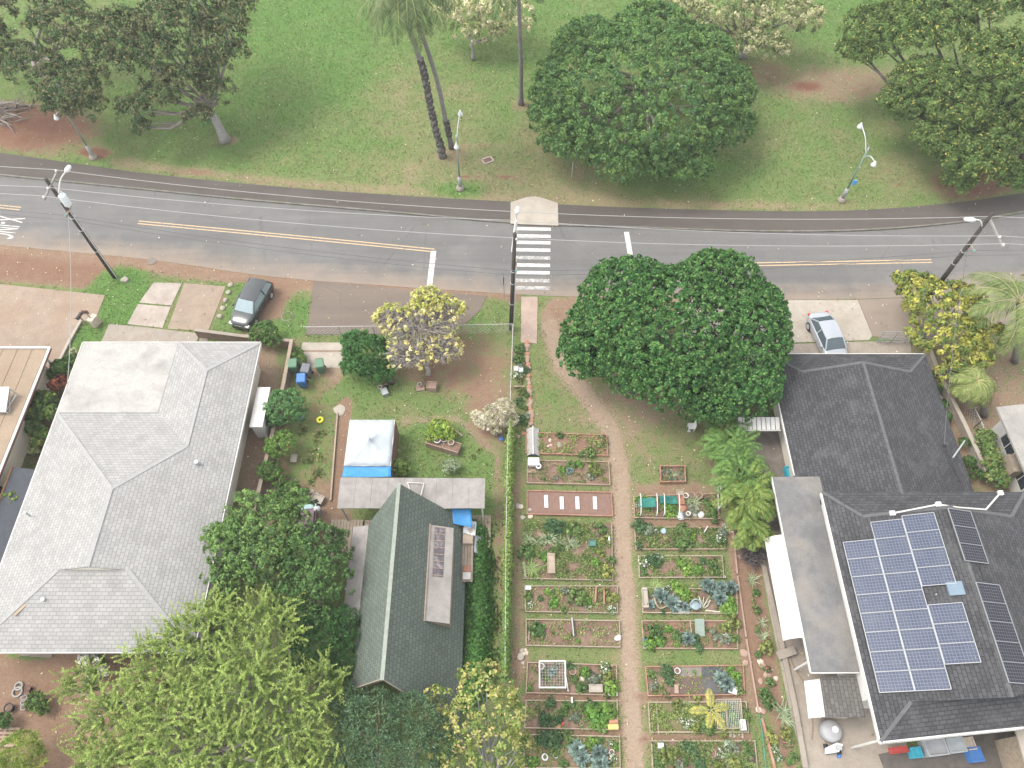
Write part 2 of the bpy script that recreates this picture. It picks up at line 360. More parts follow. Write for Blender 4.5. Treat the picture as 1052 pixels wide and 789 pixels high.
def asphalt(name, c, dust=None):
    m, nt, bs = nodes(name); L = nt.links; co = N(nt, 'ShaderNodeTexCoord').outputs['Object']
    mp = N(nt, 'ShaderNodeMapping'); mp.inputs['Scale'].default_value = (.06, 1.1, 1); L.new(co, mp.inputs[0])
    n1 = noise(nt, co, .5, 6, .7); n2 = noise(nt, mp.outputs[0], 1.2, 5, .6); n3 = noise(nt, co, 30, 2, .7)
    out = mix(nt, tuple(k*.87 for k in c), c, ramp(nt, n2, [(.35, 0), (.65, 1)]))
    out = mix(nt, out, mix(nt, out, ramp(nt, n1, [(.3, .85), (.7, 1.)]), 1., 'MULTIPLY'), .8)
    out = mix(nt, out, mix(nt, out, ramp(nt, n3, [(.2, .6), (.8, 1.)]), 1., 'MULTIPLY'), .7)
    vo = N(nt, 'ShaderNodeTexVoronoi', feature='DISTANCE_TO_EDGE'); vo.inputs['Scale'].default_value = .16; L.new(co, vo.inputs['Vector'])
    out = mix(nt, out, (.06, .055, .055), maths(nt, 'MULTIPLY', ramp(nt, vo.outputs[0], [(.0, 1), (.006, 0)]), ramp(nt, n1, [(.45, 0), (.6, .6)])))
    n5 = noise(nt, co, .11, 3, .5); out = mix(nt, out, mix(nt, out, ramp(nt, n5, [(.46, .90), (.5, 1.)]), 1., 'MULTIPLY'), .8)
    n6 = noise(nt, co, 1.6, 3, .5); out = mix(nt, out, (.07,.062,.058), ramp(nt, n6, [(.66, 0), (.78, .55)]))
    if dust:
        uv = N(nt, 'ShaderNodeUVMap').outputs[0]; s_ = N(nt, 'ShaderNodeSeparateXYZ'); L.new(uv, s_.inputs[0])
        d = maths(nt, 'MULTIPLY_ADD', s_.outputs[1], -2.2, .62); d = maths(nt, 'ADD', d, maths(nt, 'MULTIPLY_ADD', n1, 1., -.45)); d = maths(nt, 'ADD', d, maths(nt, 'MULTIPLY_ADD', n2, .5, -.25))
        out = mix(nt, out, dust, ramp(nt, d, [(.05, 0), (.7, .85)]))
    L.new(out, bs.inputs['Base Color']); bs.inputs['Roughness'].default_value = .9; bs.inputs['Specular IOR Level'].default_value = .2; bump(nt, n3, bs, .3, .01)
    return m
m_asph = asphalt('road_asphalt', (.17, .165, .16), (.225, .178, .14))
m_walk = asphalt('walkway_asphalt', (.105, .09, .081))
L_south_d = L_south.copy()
struct(strip_mesh('road', L_south_d, L_kerb, .02, m_asph, across=12))
L_k2 = L_kerb.copy(); L_k2[:, 1] += .16
struct(strip_mesh('walkway', L_k2, L_grass, .125, m_walk, thick=.12))
L_k1 = L_kerb.copy(); L_k1[:, 1] += .15
struct(strip_mesh('kerb', L_kerb, L_k1, .14, M('kerb_concrete', (.17, .155, .14), .9, .4, 1.5, stain=(.10, .13, .05), stainscale=.9), thick=.13, across=1))

def paint(name, c, wear=.5):
    m, nt, bs = nodes(name); L = nt.links; co = N(nt, 'ShaderNodeTexCoord').outputs['Object']
    n1 = noise(nt, co, 3.5, 6, .75); n2 = noise(nt, co, 25, 3, .7)
    f = maths(nt, 'ADD', n1, maths(nt, 'MULTIPLY_ADD', n2, .35, -.17))
    L.new(mix(nt, c, (.19, .185, .18), ramp(nt, f, [(1-wear, 0), (1-wear+.12, .9)])), bs.inputs['Base Color']); bs.inputs['Roughness'].default_value = .8
    return m
m_pw = paint('road_paint_white', (.47, .455, .425), .48); m_pww = paint('road_paint_white_worn', (.45, .43, .40), .6); m_py = paint('road_paint_yellow', (.44, .31, .17), .48)
def ribbon(pts, w, z):
    P = [np.array(p[:2]) for p in pts]; mb = MB(); vs = []
    for i, p in enumerate(P):
        d = P[min(i+1, len(P)-1)] - P[max(i-1, 0)]; d /= np.linalg.norm(d); n = np.array([-d[1], d[0]]) * w / 2
        vs += [(*(p+n), z), (*(p-n), z)]
    return mb.add(vs, [(2*i, 2*i+1, 2*i+3, 2*i+2) for i in range(len(P)-1)])
def marking(name, mb, mat): return struct(mb.build(name, mat))
def yellow(px):
    W = crom([G(u, v)[:2] for u, v in px], 1.)
    for s in (-.14, .14):
        d = np.gradient(W, axis=0); d /= np.linalg.norm(d, axis=1)[:, None]; n = np.stack([-d[:, 1], d[:, 0]], 1)
        marking('lane_line', ribbon(W + n*s, .10, .026), m_py)
yellow([(-160,196),(-60,206),(21,214.5)]); yellow([(142,228.5),(260,239.5),(370,250),(446,257.5)]); yellow([(700,273),(782,271.5),(870,270),(957,268.3)])
marking('stop_line', ribbon([G(445.5,258), G(441,296)], .42, .03), m_pw); marking('stop_line', ribbon([G(643.5,238.5), G(649,271)], .40, .03), m_pw)
for i, v in enumerate((235.4, 242.7, 249.4, 257, 265, 272.6, 280.2, 288.4, 296)):
    marking('crosswalk_bar', ribbon([G(529.5, v-.3), G(566 - i*.2, v+.3)], .34, .026), m_pww if i in (4, 7, 8) else m_pw)
cu = bpy.data.curves.new('road_lettering', 'FONT'); cu.body = 'X-ING'; cu.size = 1.; cu.space_character = 1.05
ot = bpy.data.objects.new('tmp', cu); COL.objects.link(ot); bpy.context.view_layer.update()
lm = bpy.data.meshes.new_from_object(ot.evaluated_get(bpy.context.evaluated_depsgraph_get())); bpy.data.objects.remove(ot)
lm.materials.clear(); lm.materials.append(m_pw); ol = bpy.data.objects.new('road_lettering', lm); COL.objects.link(ol)
pm = G(156,268.5); mh = MB().lathe((pm[0],pm[1],.02), [(.36,0),(.36,.012),(.3,.014),(0,.015)], 20).build('manhole_cover', M('manhole_iron', (.17,.14,.12), .7, .2, 6), None); tag(mh, 'round manhole cover in the dusty near lane at left', 'manhole cover')
p0 = G(10.5, 221.5); ol.location = (p0[0]-.9, p0[1], .027); ol.rotation_euler = (0, 0, R(-90-7)); ol.scale = (.82, 3.3, 1); struct(ol)

# ------------------------------------------------------------------ concrete pads, drives, paths
PADS = []
def pad(name, px, mat, z=.03):
    PADS.append(px); return struct(MB().prism([G(u, v) for u, v in px], z-.06, z).build(name, mat))
pad('driveway', [(-70,286),(0,292),(108,303.5),(98,329),(84,330),(62,372),(40,420),(0,440),(-100,440),(-140,360)], m_concr)
pad('driveway', [(158,290.5),(187,291),(176,314),(143,311)], M('concrete_grey', (.36, .31, .27), .9, .2, 1.4, stain=(.26,.21,.17)), .03)
pad('driveway', [(142,312.5),(175.5,315.5),(167,337),(131,333)], MATS['concrete_grey'], .03)
pad('driveway', [(189.5,291),(232,294.5),(214,340),(172,338)], m_concr, .03)
pad('driveway', [(112,333),(130,334.5),(168,338.5),(204,342.5),(201,372),(96,370)], m_conc, .025)
pad('driveway', [(206,341),(214,342),(212,372),(203,372)], m_conc, .03)
pad('parking_pad', [(322,289),(400,296),(500,304),(494,318),(482,330),(465,338),(420,343),(315,344)], asphalt('pad_asphalt', (.185, .148, .122)), .028)
pad('crossing_landing', [(524.5,209),(528,208),(540,204),(549,203),(560,205.5),(573,210),(573.5,233),(550,232.2),(524.5,231)], m_conc_light, .15)
pad('garden_path', [(535.5,305),(552.5,305),(551.5,353),(535,352)], m_conc_pink, .03)
pad('driveway', [(700,309),(802,308.5),(881,308.5),(896,345),(893,349.5),(820,352),(700,352)], m_conc_light, .032)
pad('driveway', [(700,353.5),(820,353.5),(893,351),(935,351.5),(938,380),(820,400),(700,395)], m_conc, .03)
pad('road_shoulder', [(881.5,308.2),(1000,303),(1060,300),(1060,330),(935,352),(896.5,345.5)], m_asph, .024)
pad('side_yard_paving', [(778,545),(800,545),(905,560),(935,795),(830,800),(812,735),(789,620)], m_conc, .03)
pad('side_yard_paving', [(766,428),(815,428),(828,548),(779,548)], M('dark_paving', (.20,.17,.15), .9, .3, 2), .026)
# sandy slab steps beside the bins
for q in ([(311,352),(352,352),(352,360),(309,360)], [(309,362),(353,362),(351,378),(305,378)]): pad('stepping_pad', q, m_conc_light, .02)
# ================================================================== FOLIAGE TOOLS
def unit(a): return a / (np.linalg.norm(a, axis=-1, keepdims=True) + 1e-9)
def leaf_verts(P, D, Nn, Ln, W, fold=.18):
    """one pointed, slightly folded leaf per row: base P, direction D, face normal Nn, length Ln, width W"""
    S = unit(np.cross(D, Nn)); Nn = unit(np.cross(S, D))
    a = P; t = P + D*Ln[:, None] - Nn*(Ln*.16)[:, None]
    m = P + D*(Ln*.48)[:, None]; f = Nn*(W*fold)[:, None]
    l = m + S*(W*.5)[:, None] + f; r = m - S*(W*.5)[:, None] + f
    return np.stack([a, l, t, r], 1)
def quads_object(name, V, C, mat, parent=None, loc=None, data_only=False):
    n = len(V); me = bpy.data.meshes.new(name)
    c = ROOT.get(parent.name, np.zeros(3)) if parent is not None else (np.array(loc, float) if loc is not None else np.zeros(3))
    if data_only: c = np.zeros(3)
    me.vertices.add(n*4); me.vertices.foreach_set('co', (V - c).astype(np.float32).ravel())
    me.loops.add(n*4); me.loops.foreach_set('vertex_index', np.arange(n*4)); me.polygons.add(n); me.polygons.foreach_set('loop_start', np.arange(n)*4); me.update()
    a = me.color_attributes.new('Col', 'FLOAT_COLOR', 'POINT')
    a.data.foreach_set('color', np.repeat(np.concatenate([np.clip(C, 0, 1), np.ones((n, 1))], 1), 4, 0).astype(np.float32).ravel())
    me.materials.append(mat)
    if data_only: return me
    o = bpy.data.objects.new(name, me); COL.objects.link(o)
    if parent is not None: o.parent = parent
    elif loc is not None: o.location = loc
    return o
LEAFGAIN = 1.75
def rnd_dirs(n): return unit(rng.normal(size=(n, 3)))
def pal(cols, k, jit=.12):
    c = np.array(cols)[rng.integers(0, len(cols), k)]; return c * (LEAFGAIN * (1 + rng.normal(size=(k, 1)) * jit))
def clump_leaves(cc, cr, co, per, ll, lw, cols, flat=.5, tip=None, tipn=.3, jit=.14, radial=.35, inner=0.):
    """cc centres, cr radii, co outward axis of every clump -> leaf quads and colours"""
    k = len(cc); n = k*per; C0 = pal(cols, k, jit)
    d = rnd_dirs(n).reshape(k, per, 3); o = co[:, None, :]
    dot = (d*o).sum(-1, keepdims=True); d = np.where(dot < -.15, d - 2*dot*o, d); d = unit(d + o*flat)
    rad = rng.uniform(.45, 1., (k, per, 1)) if inner == 0 else rng.uniform(inner, 1., (k, per, 1))
    P = cc[:, None, :] + d*rad*cr[:, None, None]
    t = unit(np.cross(d, rnd_dirs(n).reshape(k, per, 3))); D = unit(t*(1-radial) + d*radial + rng.normal(size=d.shape)*.15)
    Ln = ll*rng.uniform(.65, 1.3, n); W = lw*rng.uniform(.7, 1.25, n)
    V = leaf_verts(P.reshape(-1, 3) - D.reshape(-1, 3)*(Ln*.5)[:, None], D.reshape(-1, 3), unit(d + rng.normal(size=d.shape)*.35).reshape(-1, 3), Ln, W)
    C = np.repeat(C0, per, 0) * (1 + rng.normal(size=(n, 1))*.12)
    if tip is not None:
        s = rng.random(n) < tipn; C[s] = pal(tip, s.sum(), .1)
    return V, C
def lobe_points(lobes, spacing, low=-.35, jitter=.16, keep=.82, up=.25):
    cc = []; co = []
    for i, (c, r) in enumerate(lobes):
        c = np.array(c); r = np.array(r); area = 2*math.pi*((r[0]*r[1])**1.6/3 + (r[0]*r[2])**1.6/3 + (r[1]*r[2])**1.6/3)**(1/1.6)*1.6
        n = int(area*1.75 / spacing**2) + 3; d = rnd_dirs(n); d = d[d[:, 2] > low]
        # fewer low ones
        d = d[rng.random(len(d)) < np.clip(.55 + d[:, 2]*1.2, .25, 1)]
        p = c + d*r*(1 - np.abs(rng.normal(size=(len(d), 1)))*jitter + rng.normal(size=(len(d), 1))*.03)
        ok = np.ones(len(p), bool)
        for j, (c2, r2) in enumerate(lobes):
            if j != i: ok &= (((p - np.array(c2)) / np.array(r2))**2).sum(1) > keep**2
        nn = unit(d / r); nn = unit(nn + np.array([0, 0, up])); cc.append(p[ok]); co.append(nn[ok])
    return np.concatenate(cc), np.concatenate(co)
def lobe(u, v, z, rpx, fy=1., fz=.62, fx=1.):
    s = mpp(u, v, z)*rpx; return (G(u, v, z), (s*fx, s*fy, s*fz))
def limbs(mb, base, fork, r, lobes, n=6, sub=2, mb2=None):
    base = np.array(base, float); fork = np.array(fork, float)
    k = 6; pts = [base + (fork-base)*t + np.array([math.sin(t*4)*.12, math.cos(t*3)*.1, 0])*t for t in np.linspace(0, 1, k)]
    mb.tube(pts, [r*1.5, r*1.12, r, r*.95, r*.9, r*.85], 10)
    if mb2 is not None: mb = mb2
    for c, rr in lobes:
        c = np.array(c); e = c + np.array([0, 0, rr[2]*.1]); m_ = fork*.5 + e*.5 + np.array([rng.normal()*.3, rng.normal()*.3, -.15*np.linalg.norm(e-fork)])
        P = [fork, fork*.6+m_*.4, m_*.8+e*.2+rng.normal(size=3)*.1, e]; mb.tube(P, [r*.62, r*.48, r*.3, r*.12], n)
        for s in range(sub):
            d = rnd_dirs(1)[0]; d[2] = abs(d[2])*.6; f = c + d*np.array(rr)*.6; q0 = P[2]*.7 + P[1]*.3
            mb.tube([q0, q0*.5+f*.5+rng.normal(size=3)*.15, f], [r*.26, r*.16, r*.05], 5)
def tree(name, label, cat, base, fork, r, lobes, bark, spacing, cr, per, ll, lw, cols, group=None, tip=None, tipn=.3, fill=.15, sub=2, low=-.35, radial=.35, flat=.5, jit=.14, keep=.82, up=.25, jitter=.16, mat=None, limbmat=None):
    t = thing(name, label, cat, base, group); mb = MB(); mb2 = MB(); limbs(mb, base, fork, r, lobes, sub=sub, mb2=mb2); mb.build('trunk', bark, t, True); mb2.build('limbs', limbmat or bark, t, True)
    cc, co = lobe_points(lobes, spacing, low, jitter, keep, up)
    V, C = clump_leaves(cc, cr*rng.uniform(.65, 1.3, len(cc)), co, per, ll, lw, cols, flat, tip, tipn, jit, radial)
    if fill:
        k = int(len(cc)*fill); i = rng.integers(0, len(lobes), k)
        c = np.array([lobes[j][0] for j in i]); rr = np.array([lobes[j][1] for j in i])
        p = c + rnd_dirs(k)*rr*rng.uniform(.25, .8, (k, 1)); V2, C2 = clump_leaves(p, np.full(k, cr*1.6), np.tile([0, 0, 1.], (k, 1)), per, ll*1.2, lw*1.2, cols, 0)
        V = np.concatenate([V, V2]); C = np.concatenate([C, C2])
    quads_object('crown', V, C, mat or LEAF, t); return t
def blades(P0, D0, Ln, W, droop, seg=3):
    """arching strap leaves: seg quads each"""
    n = len(P0); out = []; S = unit(np.cross(D0, np.array([0, 0, 1.]))); p = P0; d = D0
    w = np.linspace(1, .15, seg+1)
    for k in range(seg):
        q = p + d*(Ln/seg)[:, None]; a = S*(W*w[k]*.5)[:, None]; b = S*(W*w[k+1]*.5)[:, None]
        out.append(np.stack([p-a, p+a, q+b, q-b], 1)); p = q; d = unit(d - np.array([0, 0, 1.])*droop[:, None])
    return np.concatenate(out)
def frond(base, dirv, length, droop, leaflets=34, ll=.55, lw=.05, cols=((.12,.17,.05),), hang=.35, seg=14):
    """palm frond: returns rachis points, leaflet quads, colours"""
    p = np.array(base, float); d = unit(np.array(dirv, float)); pts = [p]
    for k in range(seg): p = p + d*length/seg; d = unit(d - np.array([0, 0, droop/seg*(1+k/seg)])); pts.append(p)
    pts = np.array(pts); t = np.linspace(.12, .99, leaflets); idx = t*seg; i0 = np.clip(idx.astype(int), 0, seg-1); fr = (idx-i0)[:, None]
    b = pts[i0]*(1-fr) + pts[i0+1]*fr; tg = unit(pts[i0+1]-pts[i0]); sd = unit(np.cross(tg, np.array([0, 0, 1.]))); nn = unit(np.cross(sd, tg))
    Vs = []; 
    for s in (-1, 1):
        D = unit(sd*s + tg*.75 - np.array([0, 0, hang]) + rng.normal(size=b.shape)*.08); Ln = ll*np.sin(np.clip(t*.85+.12, 0, 1)*math.pi)**.6*rng.uniform(.85, 1.1, leaflets)
        Vs.append(leaf_verts(b, D, nn, Ln, np.full(leaflets, lw)))
    V = np.concatenate(Vs); return pts, V, pal(cols, len(V), .12)
def palm(name, label, base, pts, r, nf, flen, cols, group=None, droop=1.5, upr=.5, trunk=m_palmtrunk, ll=.6, lw=.06, rough=None, leaflets=34, dirs=None):
    t = thing(name, label, 'palm tree', base, group); mb = MB(); P = crom(pts, .5)
    rs = [r*(1.5 - .5*min(1, i/3)) if i < 3 else r*(1-.25*i/len(P)) for i in range(len(P))]
    mb.tube(P, rs, 10); tr = mb.build('trunk', trunk, t, True)
    if rough:                                # old leaf bases left on a length of the trunk
        mb = MB()
        for i in range(int(len(P)*rough[0]), int(len(P)*rough[1])):
            for k in range(14):
                a = k*2*math.pi/14 + i*.4; dv = np.array([math.cos(a), math.sin(a), 0]); q0 = P[i] + dv*rs[i]*.75 + np.array([0, 0, rng.uniform(-.2, .2)])
                mb.beam(q0, q0 + dv*.12 + np.array([0, 0, .28]), .13, .07)
        mb.build('leaf_stubs', m_palmrough, t)
    top = P[-1]; Vs = []; Cs = []; rb = MB()
    for k in range(nf):
        a = k*2.399963 + rng.normal()*.15; e = upr + rng.uniform(-.55, .5)
        dv = dirs[k] if dirs and k < len(dirs) else (math.cos(a), math.sin(a), e)
        p, V, C = frond(top + np.array([0, 0, .1]), dv, flen*rng.uniform(.85, 1.1), droop*rng.uniform(.8, 1.2), leaflets, ll, lw, cols)
        rb.tube(p[::2], .035, 5, .01); Vs.append(V); Cs.append(C)
    rb.build('frond_ribs', M('palm_rib', (.30, .30, .12), .6, .2, 3), t, True)
    quads_object('crown', np.concatenate(Vs), np.concatenate(Cs), LEAF, t); return t
GREEN = [(.045,.085,.022),(.06,.105,.028),(.05,.095,.03),(.075,.12,.032)]
DEEP = [(.03,.062,.02),(.04,.078,.026),(.05,.09,.026)]
FRESH = [(.10,.155,.035),(.085,.14,.035),(.12,.17,.045)]
YELLOW = [(.20,.22,.05),(.24,.24,.07),(.17,.20,.05)]
BLUEG = [(.05,.085,.05),(.065,.105,.06),(.045,.08,.045)]

# ================================================================== PARK TREES
def park_z(p): return np.array([p[0], p[1], .1])
# dense domed tree
L4 = [lobe(657,98,4.3,108,.9,.46)] + [lobe(u,v,z,r,.95,.6) for u,v,z,r in ((580,100,3.6,36),(590,140,3.2,36),(640,158,3.0,36),(700,160,3.0,34),(740,125,3.4,34),(745,90,4.2,30),(610,52,5,42),(670,38,5.5,44),(715,58,5,38),(570,120,3.2,26),(675,165,2.8,24))]
b = park_z(G(655,110)); tree('shade_tree', 'broad dome-shaped dark green tree on the park lawn opposite the crosswalk', 'tree', b, b+[0,0,2.6], .45, L4, m_bark, .47, .40, 30, .25, .12, [(.036,.082,.026),(.05,.102,.03),(.042,.092,.034),(.064,.118,.032)], tip=[(.10,.16,.05),(.085,.15,.05)], tipn=.2, jitter=.1, keep=.86, jit=.22)
# two spreading trees at the upper left with russet leaf tufts
RUS = [(.165,.135,.075),(.14,.12,.062),(.105,.10,.05)]
GT = [(.034,.062,.024),(.048,.076,.028),(.04,.07,.027),(.066,.08,.035)]
LA = [lobe(u,v,z,r,.8,.5) for u,v,z,r in ((225,30,8,34),(180,20,9,38),(205,70,6.5,30),(150,62,7,32),(165,100,5,24),(138,112,4.5,20),(220,95,5,22),(205,120,4,14),(145,132,3.4,11),(190,-20,9,45),(240,5,8,26),(125,30,8,30),(178,52,7.6,34),(205,45,7.8,30),(180,82,6.2,26),(235,55,7,22))]
b = park_z(G(232,146)); fk = G(213,108,3.4)
tree('spreading_tree', 'spreading tree with russet leaf tufts and pale leaning trunk by the road', 'tree', b, fk, .36, LA, m_barkpale, .60, .48, 30, .28, .12, GT, group='park trees', tip=RUS, tipn=.32, fill=.06, sub=2, low=-.2, jitter=.3, limbmat=m_bark, jit=.22)
LB = [lobe(u,v,z,r,.8,.5) for u,v,z,r in ((70,30,8,42),(35,70,6,32),(80,85,5.5,34),(90,110,4.4,20),(62,100,5,24),(15,60,6,26),(50,-15,8,45),(-25,60,6,36),(110,55,7,26),(68,96,5.8,22),(60,112,5,12))]
b = park_z(G(52,88)); tree('spreading_tree', 'spreading dark tree with russet tufts above the green lamp post at upper left', 'tree', b, b+[0,0,3.2], .38, LB, m_bark, .62, .48, 30, .28, .12, GT, group='park trees', tip=RUS, tipn=.24, fill=.05, sub=3, low=-.2, jitter=.28)
LC = [lobe(u,v,z,r,.8,.55) for u,v,z,r in ((-5,14,6,22),(-22,30,5,22),(2,36,4,12))]
b = park_z(G(-22,52)); tree('spreading_tree', 'small piece of olive crown in the top left corner of the park', 'tree', b, b+[0,0,2.5], .25, LC, m_bark, .62, .45, 22, .32, .14, GT, group='park trees', tip=RUS, tipn=.35, fill=.05, low=-.2)
# cream-flowering trees
CRM = [(.31,.29,.165),(.26,.255,.135),(.21,.225,.10),(.35,.325,.21),(.11,.15,.055)]
b = park_z(G(486,62)); LD = [lobe(u,v,z,r,.9,.6) for u,v,z,r in ((470,14,3.6,24),(500,8,4.2,30),(528,18,3.4,22),(485,30,2.8,18),(515,34,2.6,12),(495,-14,4.6,26))]
tree('flowering_tree', 'small cream-flowering tree with several pale stems behind the twin palms', 'tree', b, b+[0,0,1.7], .16, LD, m_barkpale, .55, .42, 26, .24, .12, CRM, group='cream-flowering park trees', fill=.08)
b = park_z(G(762,60)); LE = [lobe(u,v,z,r,.9,.6) for u,v,z,r in ((700,2,5,30),(745,8,5.5,36),(790,12,5,34),(822,18,4.4,22),(775,42,3.8,26),(795,50,3,14),(760,-20,6.5,46),(735,25,4.5,18))]
tree('flowering_tree', 'large cream-flowering tree behind the domed tree', 'tree', b, b+[0,0,2.2], .28, LE, m_barkpale, .55, .44, 28, .26, .13, CRM, group='cream-flowering park trees', fill=.08)
# dark tree with yellow flowers, upper right
DK = [(.038,.072,.02),(.048,.086,.024),(.058,.096,.027)]; YF = [(.2,.185,.05),(.16,.16,.04)]
L5 = [lobe(u,v,z,r,.85,.5) for u,v,z,r in ((905,32,6.5,40),(950,25,7.5,46),(882,52,5.5,22),(955,88,5.5,40),(925,108,4.5,24),(990,110,5.2,40),(960,145,3.8,24),(1000,160,3.6,38),(1035,130,4.5,36),(1030,60,7.5,40),(1000,-10,8.5,60),(1065,90,7,50),(1040,180,2.6,20),(985,185,2.2,16))]
b = park_z(G(1052,190)); tree('spreading_tree', 'big dark green tree dotted with yellow flowers at upper right', 'tree', b, b+[-1.2,1.5,3.0], .5, L5, m_barkdark, .50, .48, 32, .26, .12, DK, group='park trees', tip=YF, tipn=.07, fill=.3, sub=1, jit=.2, low=-.25, jitter=.18)
# palms
def trunk_px(lst): return [G(u, v, z) for u, v, z in lst]
pc = [(.06,.085,.035),(.08,.105,.045),(.105,.125,.06),(.05,.078,.032)]
def palm_pts(b, top, bend): 
    b = np.array(b); top = np.array(top); return [b, b*.7+top*.3+np.array(bend), b*.35+top*.65+np.array(bend)*.8, top]
b1 = park_z(G(455,162)); b2 = park_z(G(464,153))
t1 = G(414,2,13.5); t2 = G(405,-6,14.2)
palm('coconut_palm', 'leaning park palm with dark shaggy lower trunk, left of the twin palms', b1, [b1]+trunk_px([(445,123,4),(434.5,72,8.5),(420,28,12),(411,-6,14.4)]), .24, 24, 4.2, pc, 'park palms', rough=(.06,.66), droop=1.5, upr=.35, ll=1.0, lw=.055, leaflets=44)
palm('coconut_palm', 'leaning park palm with smooth curved grey trunk, right of the twin palms', b2, [b2]+trunk_px([(457.6,123,3.6),(450,87,6.6),(440,54,9.4),(429,23,12.3),(420,-10,14.8)]), .19, 24, 4.0, pc, 'park palms', rough=(.12,.24), droop=1.5, upr=.4, ll=1.0, lw=.055, leaflets=44)
b3 = park_z(G(535,108)); t3 = G(531,-40,13.5); palm('coconut_palm', 'single straight palm trunk rising beside the domed tree', b3, palm_pts(b3, t3, (.1,0,0)), .2, 22, 4.4, pc, 'park palms', ll=.95, lw=.08, leaflets=40)

# ================================================================== TREE OVER THE GARDEN ENTRANCE
b = G(700,400); L6 = [((10.3,27.6,4.3),(5.6,4.6,4.1)),((5.5,27.7,3.9),(2.9,3.0,2.6)),((15.0,27.3,4.5),(3.1,3.7,3.1)),((7.2,30.2,5.0),(3.3,2.7,2.6)),((13.6,30.8,5.1),(3.2,2.4,2.7)),
 ((10.8,24.6,3.8),(3.5,2.3,2.6)),((14.6,24.3,3.5),(2.8,2.3,2.4)),((4.2,26.9,3.4),(1.8,1.9,1.7)),((16.2,29.2,4.4),(2.2,2.3,2.0)),((7.7,25.5,3.6),(2.4,2.1,2.1)),((12.6,23.3,3.1),(2.0,1.5,1.6))]
L6 = [((x*.965+.45+(.35 if x < 8 else 0), y+.5, z), (a*.965, b_*.96, c)) for (x, y, z), (a, b_, c) in L6]
GRT = [(.03,.08,.022),(.04,.10,.026),(.034,.09,.028),(.052,.115,.028)]
tree('shade_tree', 'huge rounded green tree beside the crosswalk shading the garden entrance', 'tree', b, b+[0,.2,2.5], .5, L6, m_bark, .31, .27, 25, .21, .12, GRT, tip=[(.12,.19,.06),(.10,.17,.05)], tipn=.36, jitter=.12, fill=.25, flat=.75, radial=.45, keep=.87, jit=.2)
# ================================================================== YARD TREES AND SHRUBS
def shrub(name, label, base, lobes, cols, spacing=.3, cr=.22, per=22, ll=.2, lw=.1, cat='shrub', group=None, tip=None, tipn=.2, bark=m_bark, r=.08, fill=.15, **k):
    b = np.array(base, float); return tree(name, label, cat, b, b+[0, 0, .5], r, lobes, bark, spacing, cr, per, ll, lw, cols, group=group, tip=tip, tipn=tipn, fill=fill, sub=1, **k)
def lb(*a): return [lobe(*x) for x in a]
# leaf-shedding tree with yellow leaves over a net of grey twigs
b = G(440,385); t = thing('frangipani_tree', 'grey-twigged tree with sparse yellow leaves in the front yard', 'tree', b)
LP = lb((432,338,2.6,40,.8,.6),(405,330,2.8,22,.8,.6),(455,322,3.2,24,.8,.6),(420,365,2.2,28,.8,.6),(455,360,2.2,22,.8,.6),(440,310,3.4,20,.8,.5))
mb = MB(); limbs(mb, b, b+[0,.2,1.], .16, LP, sub=5)
tips = []
for c, rr in LP:
    for k in range(130):
        d = rnd_dirs(1)[0]; d[2] = abs(d[2])*.9+.05; e = c + d*np.array(rr)*rng.uniform(.75, 1.05); s0 = c + d*np.array(rr)*rng.uniform(.1, .4)
        mb.tube([s0, (s0+e)/2+rng.normal(size=3)*.12, e], [.035, .028, .018], 4); tips.append((e, d))
        for q in range(3): f = e*.6+s0*.4 + rng.normal(size=3)*.3; mb.tube([(s0+e)/2, f], [.022, .012], 3)
mb.build('trunk', M('bark_twig_grey', (.33,.30,.27), .9, .25, 5), t, True)
tp = np.array([x[0] for x in tips]); td = np.array([x[1] for x in tips]); sel = rng.random(len(tp)) < .38
Vp, Cp = clump_leaves(tp[sel], np.full(sel.sum(), .2), unit(td[sel]+[0,0,.6]), 6, .28, .12, [(.33,.30,.12),(.29,.265,.10),(.24,.235,.09),(.35,.325,.17)], .4)
far = (tp[:, 1] > b[1] + 2.6) & (rng.random(len(tp)) < .4)
V2, C2 = clump_leaves(tp[far], np.full(far.sum(), .3), np.tile([0,0,1.], (far.sum(), 1)), 9, .28, .12, [(.25,.26,.07),(.30,.30,.09),(.22,.25,.07)], .4)
quads_object('crown', np.concatenate([Vp, V2]), np.concatenate([Cp, C2]), LEAF, t)
shrub('mango_tree', 'glossy dark green bushy tree left of the yellow-leaved tree', G(378,385), lb((377,365,1.7,24,.9,.7),(366,352,2,14,.9,.7),(390,380,1.2,15,.9,.7),(362,376,1.1,12,.9,.7)), [(.035,.095,.03),(.045,.115,.035)], .34, .26, 22, .32, .11, 'tree', radial=.6)
shrub('flowering_shrub', 'white-flowering bush against the chain-link fence', G(511,447), lb((509,427,1.2,13,.9,.8),(497,432,1,9,.9,.8),(518,419,1.4,10,.9,.8),(507,437,.8,9,.9,.7),(490,428,.9,5,.9,.8),(522,430,1.,9,.9,.8)), [(.36,.335,.26),(.30,.285,.21),(.40,.38,.31),(.22,.21,.14)], .26, .2, 26, .22, .045, tip=[(.16,.2,.09)], tipn=.12, radial=.8)
shrub('garden_shrub', 'round yellow-green bush behind the wooden planter on the lawn', G(452,453), lb((452,440,.8,11,.9,.8),(446,446,.6,9,.9,.8),(460,446,.6,8,.9,.8)), [(.16,.22,.04),(.20,.25,.05),(.11,.18,.04)], .22, .17, 20, .14, .08)
shrub('garden_shrub', 'small grey-green bush by the porch roof edge', G(464,484), lb((464,479,.5,8,.9,.8)), [(.18,.21,.15),(.13,.17,.10)], .2, .16, 16, .13, .06)
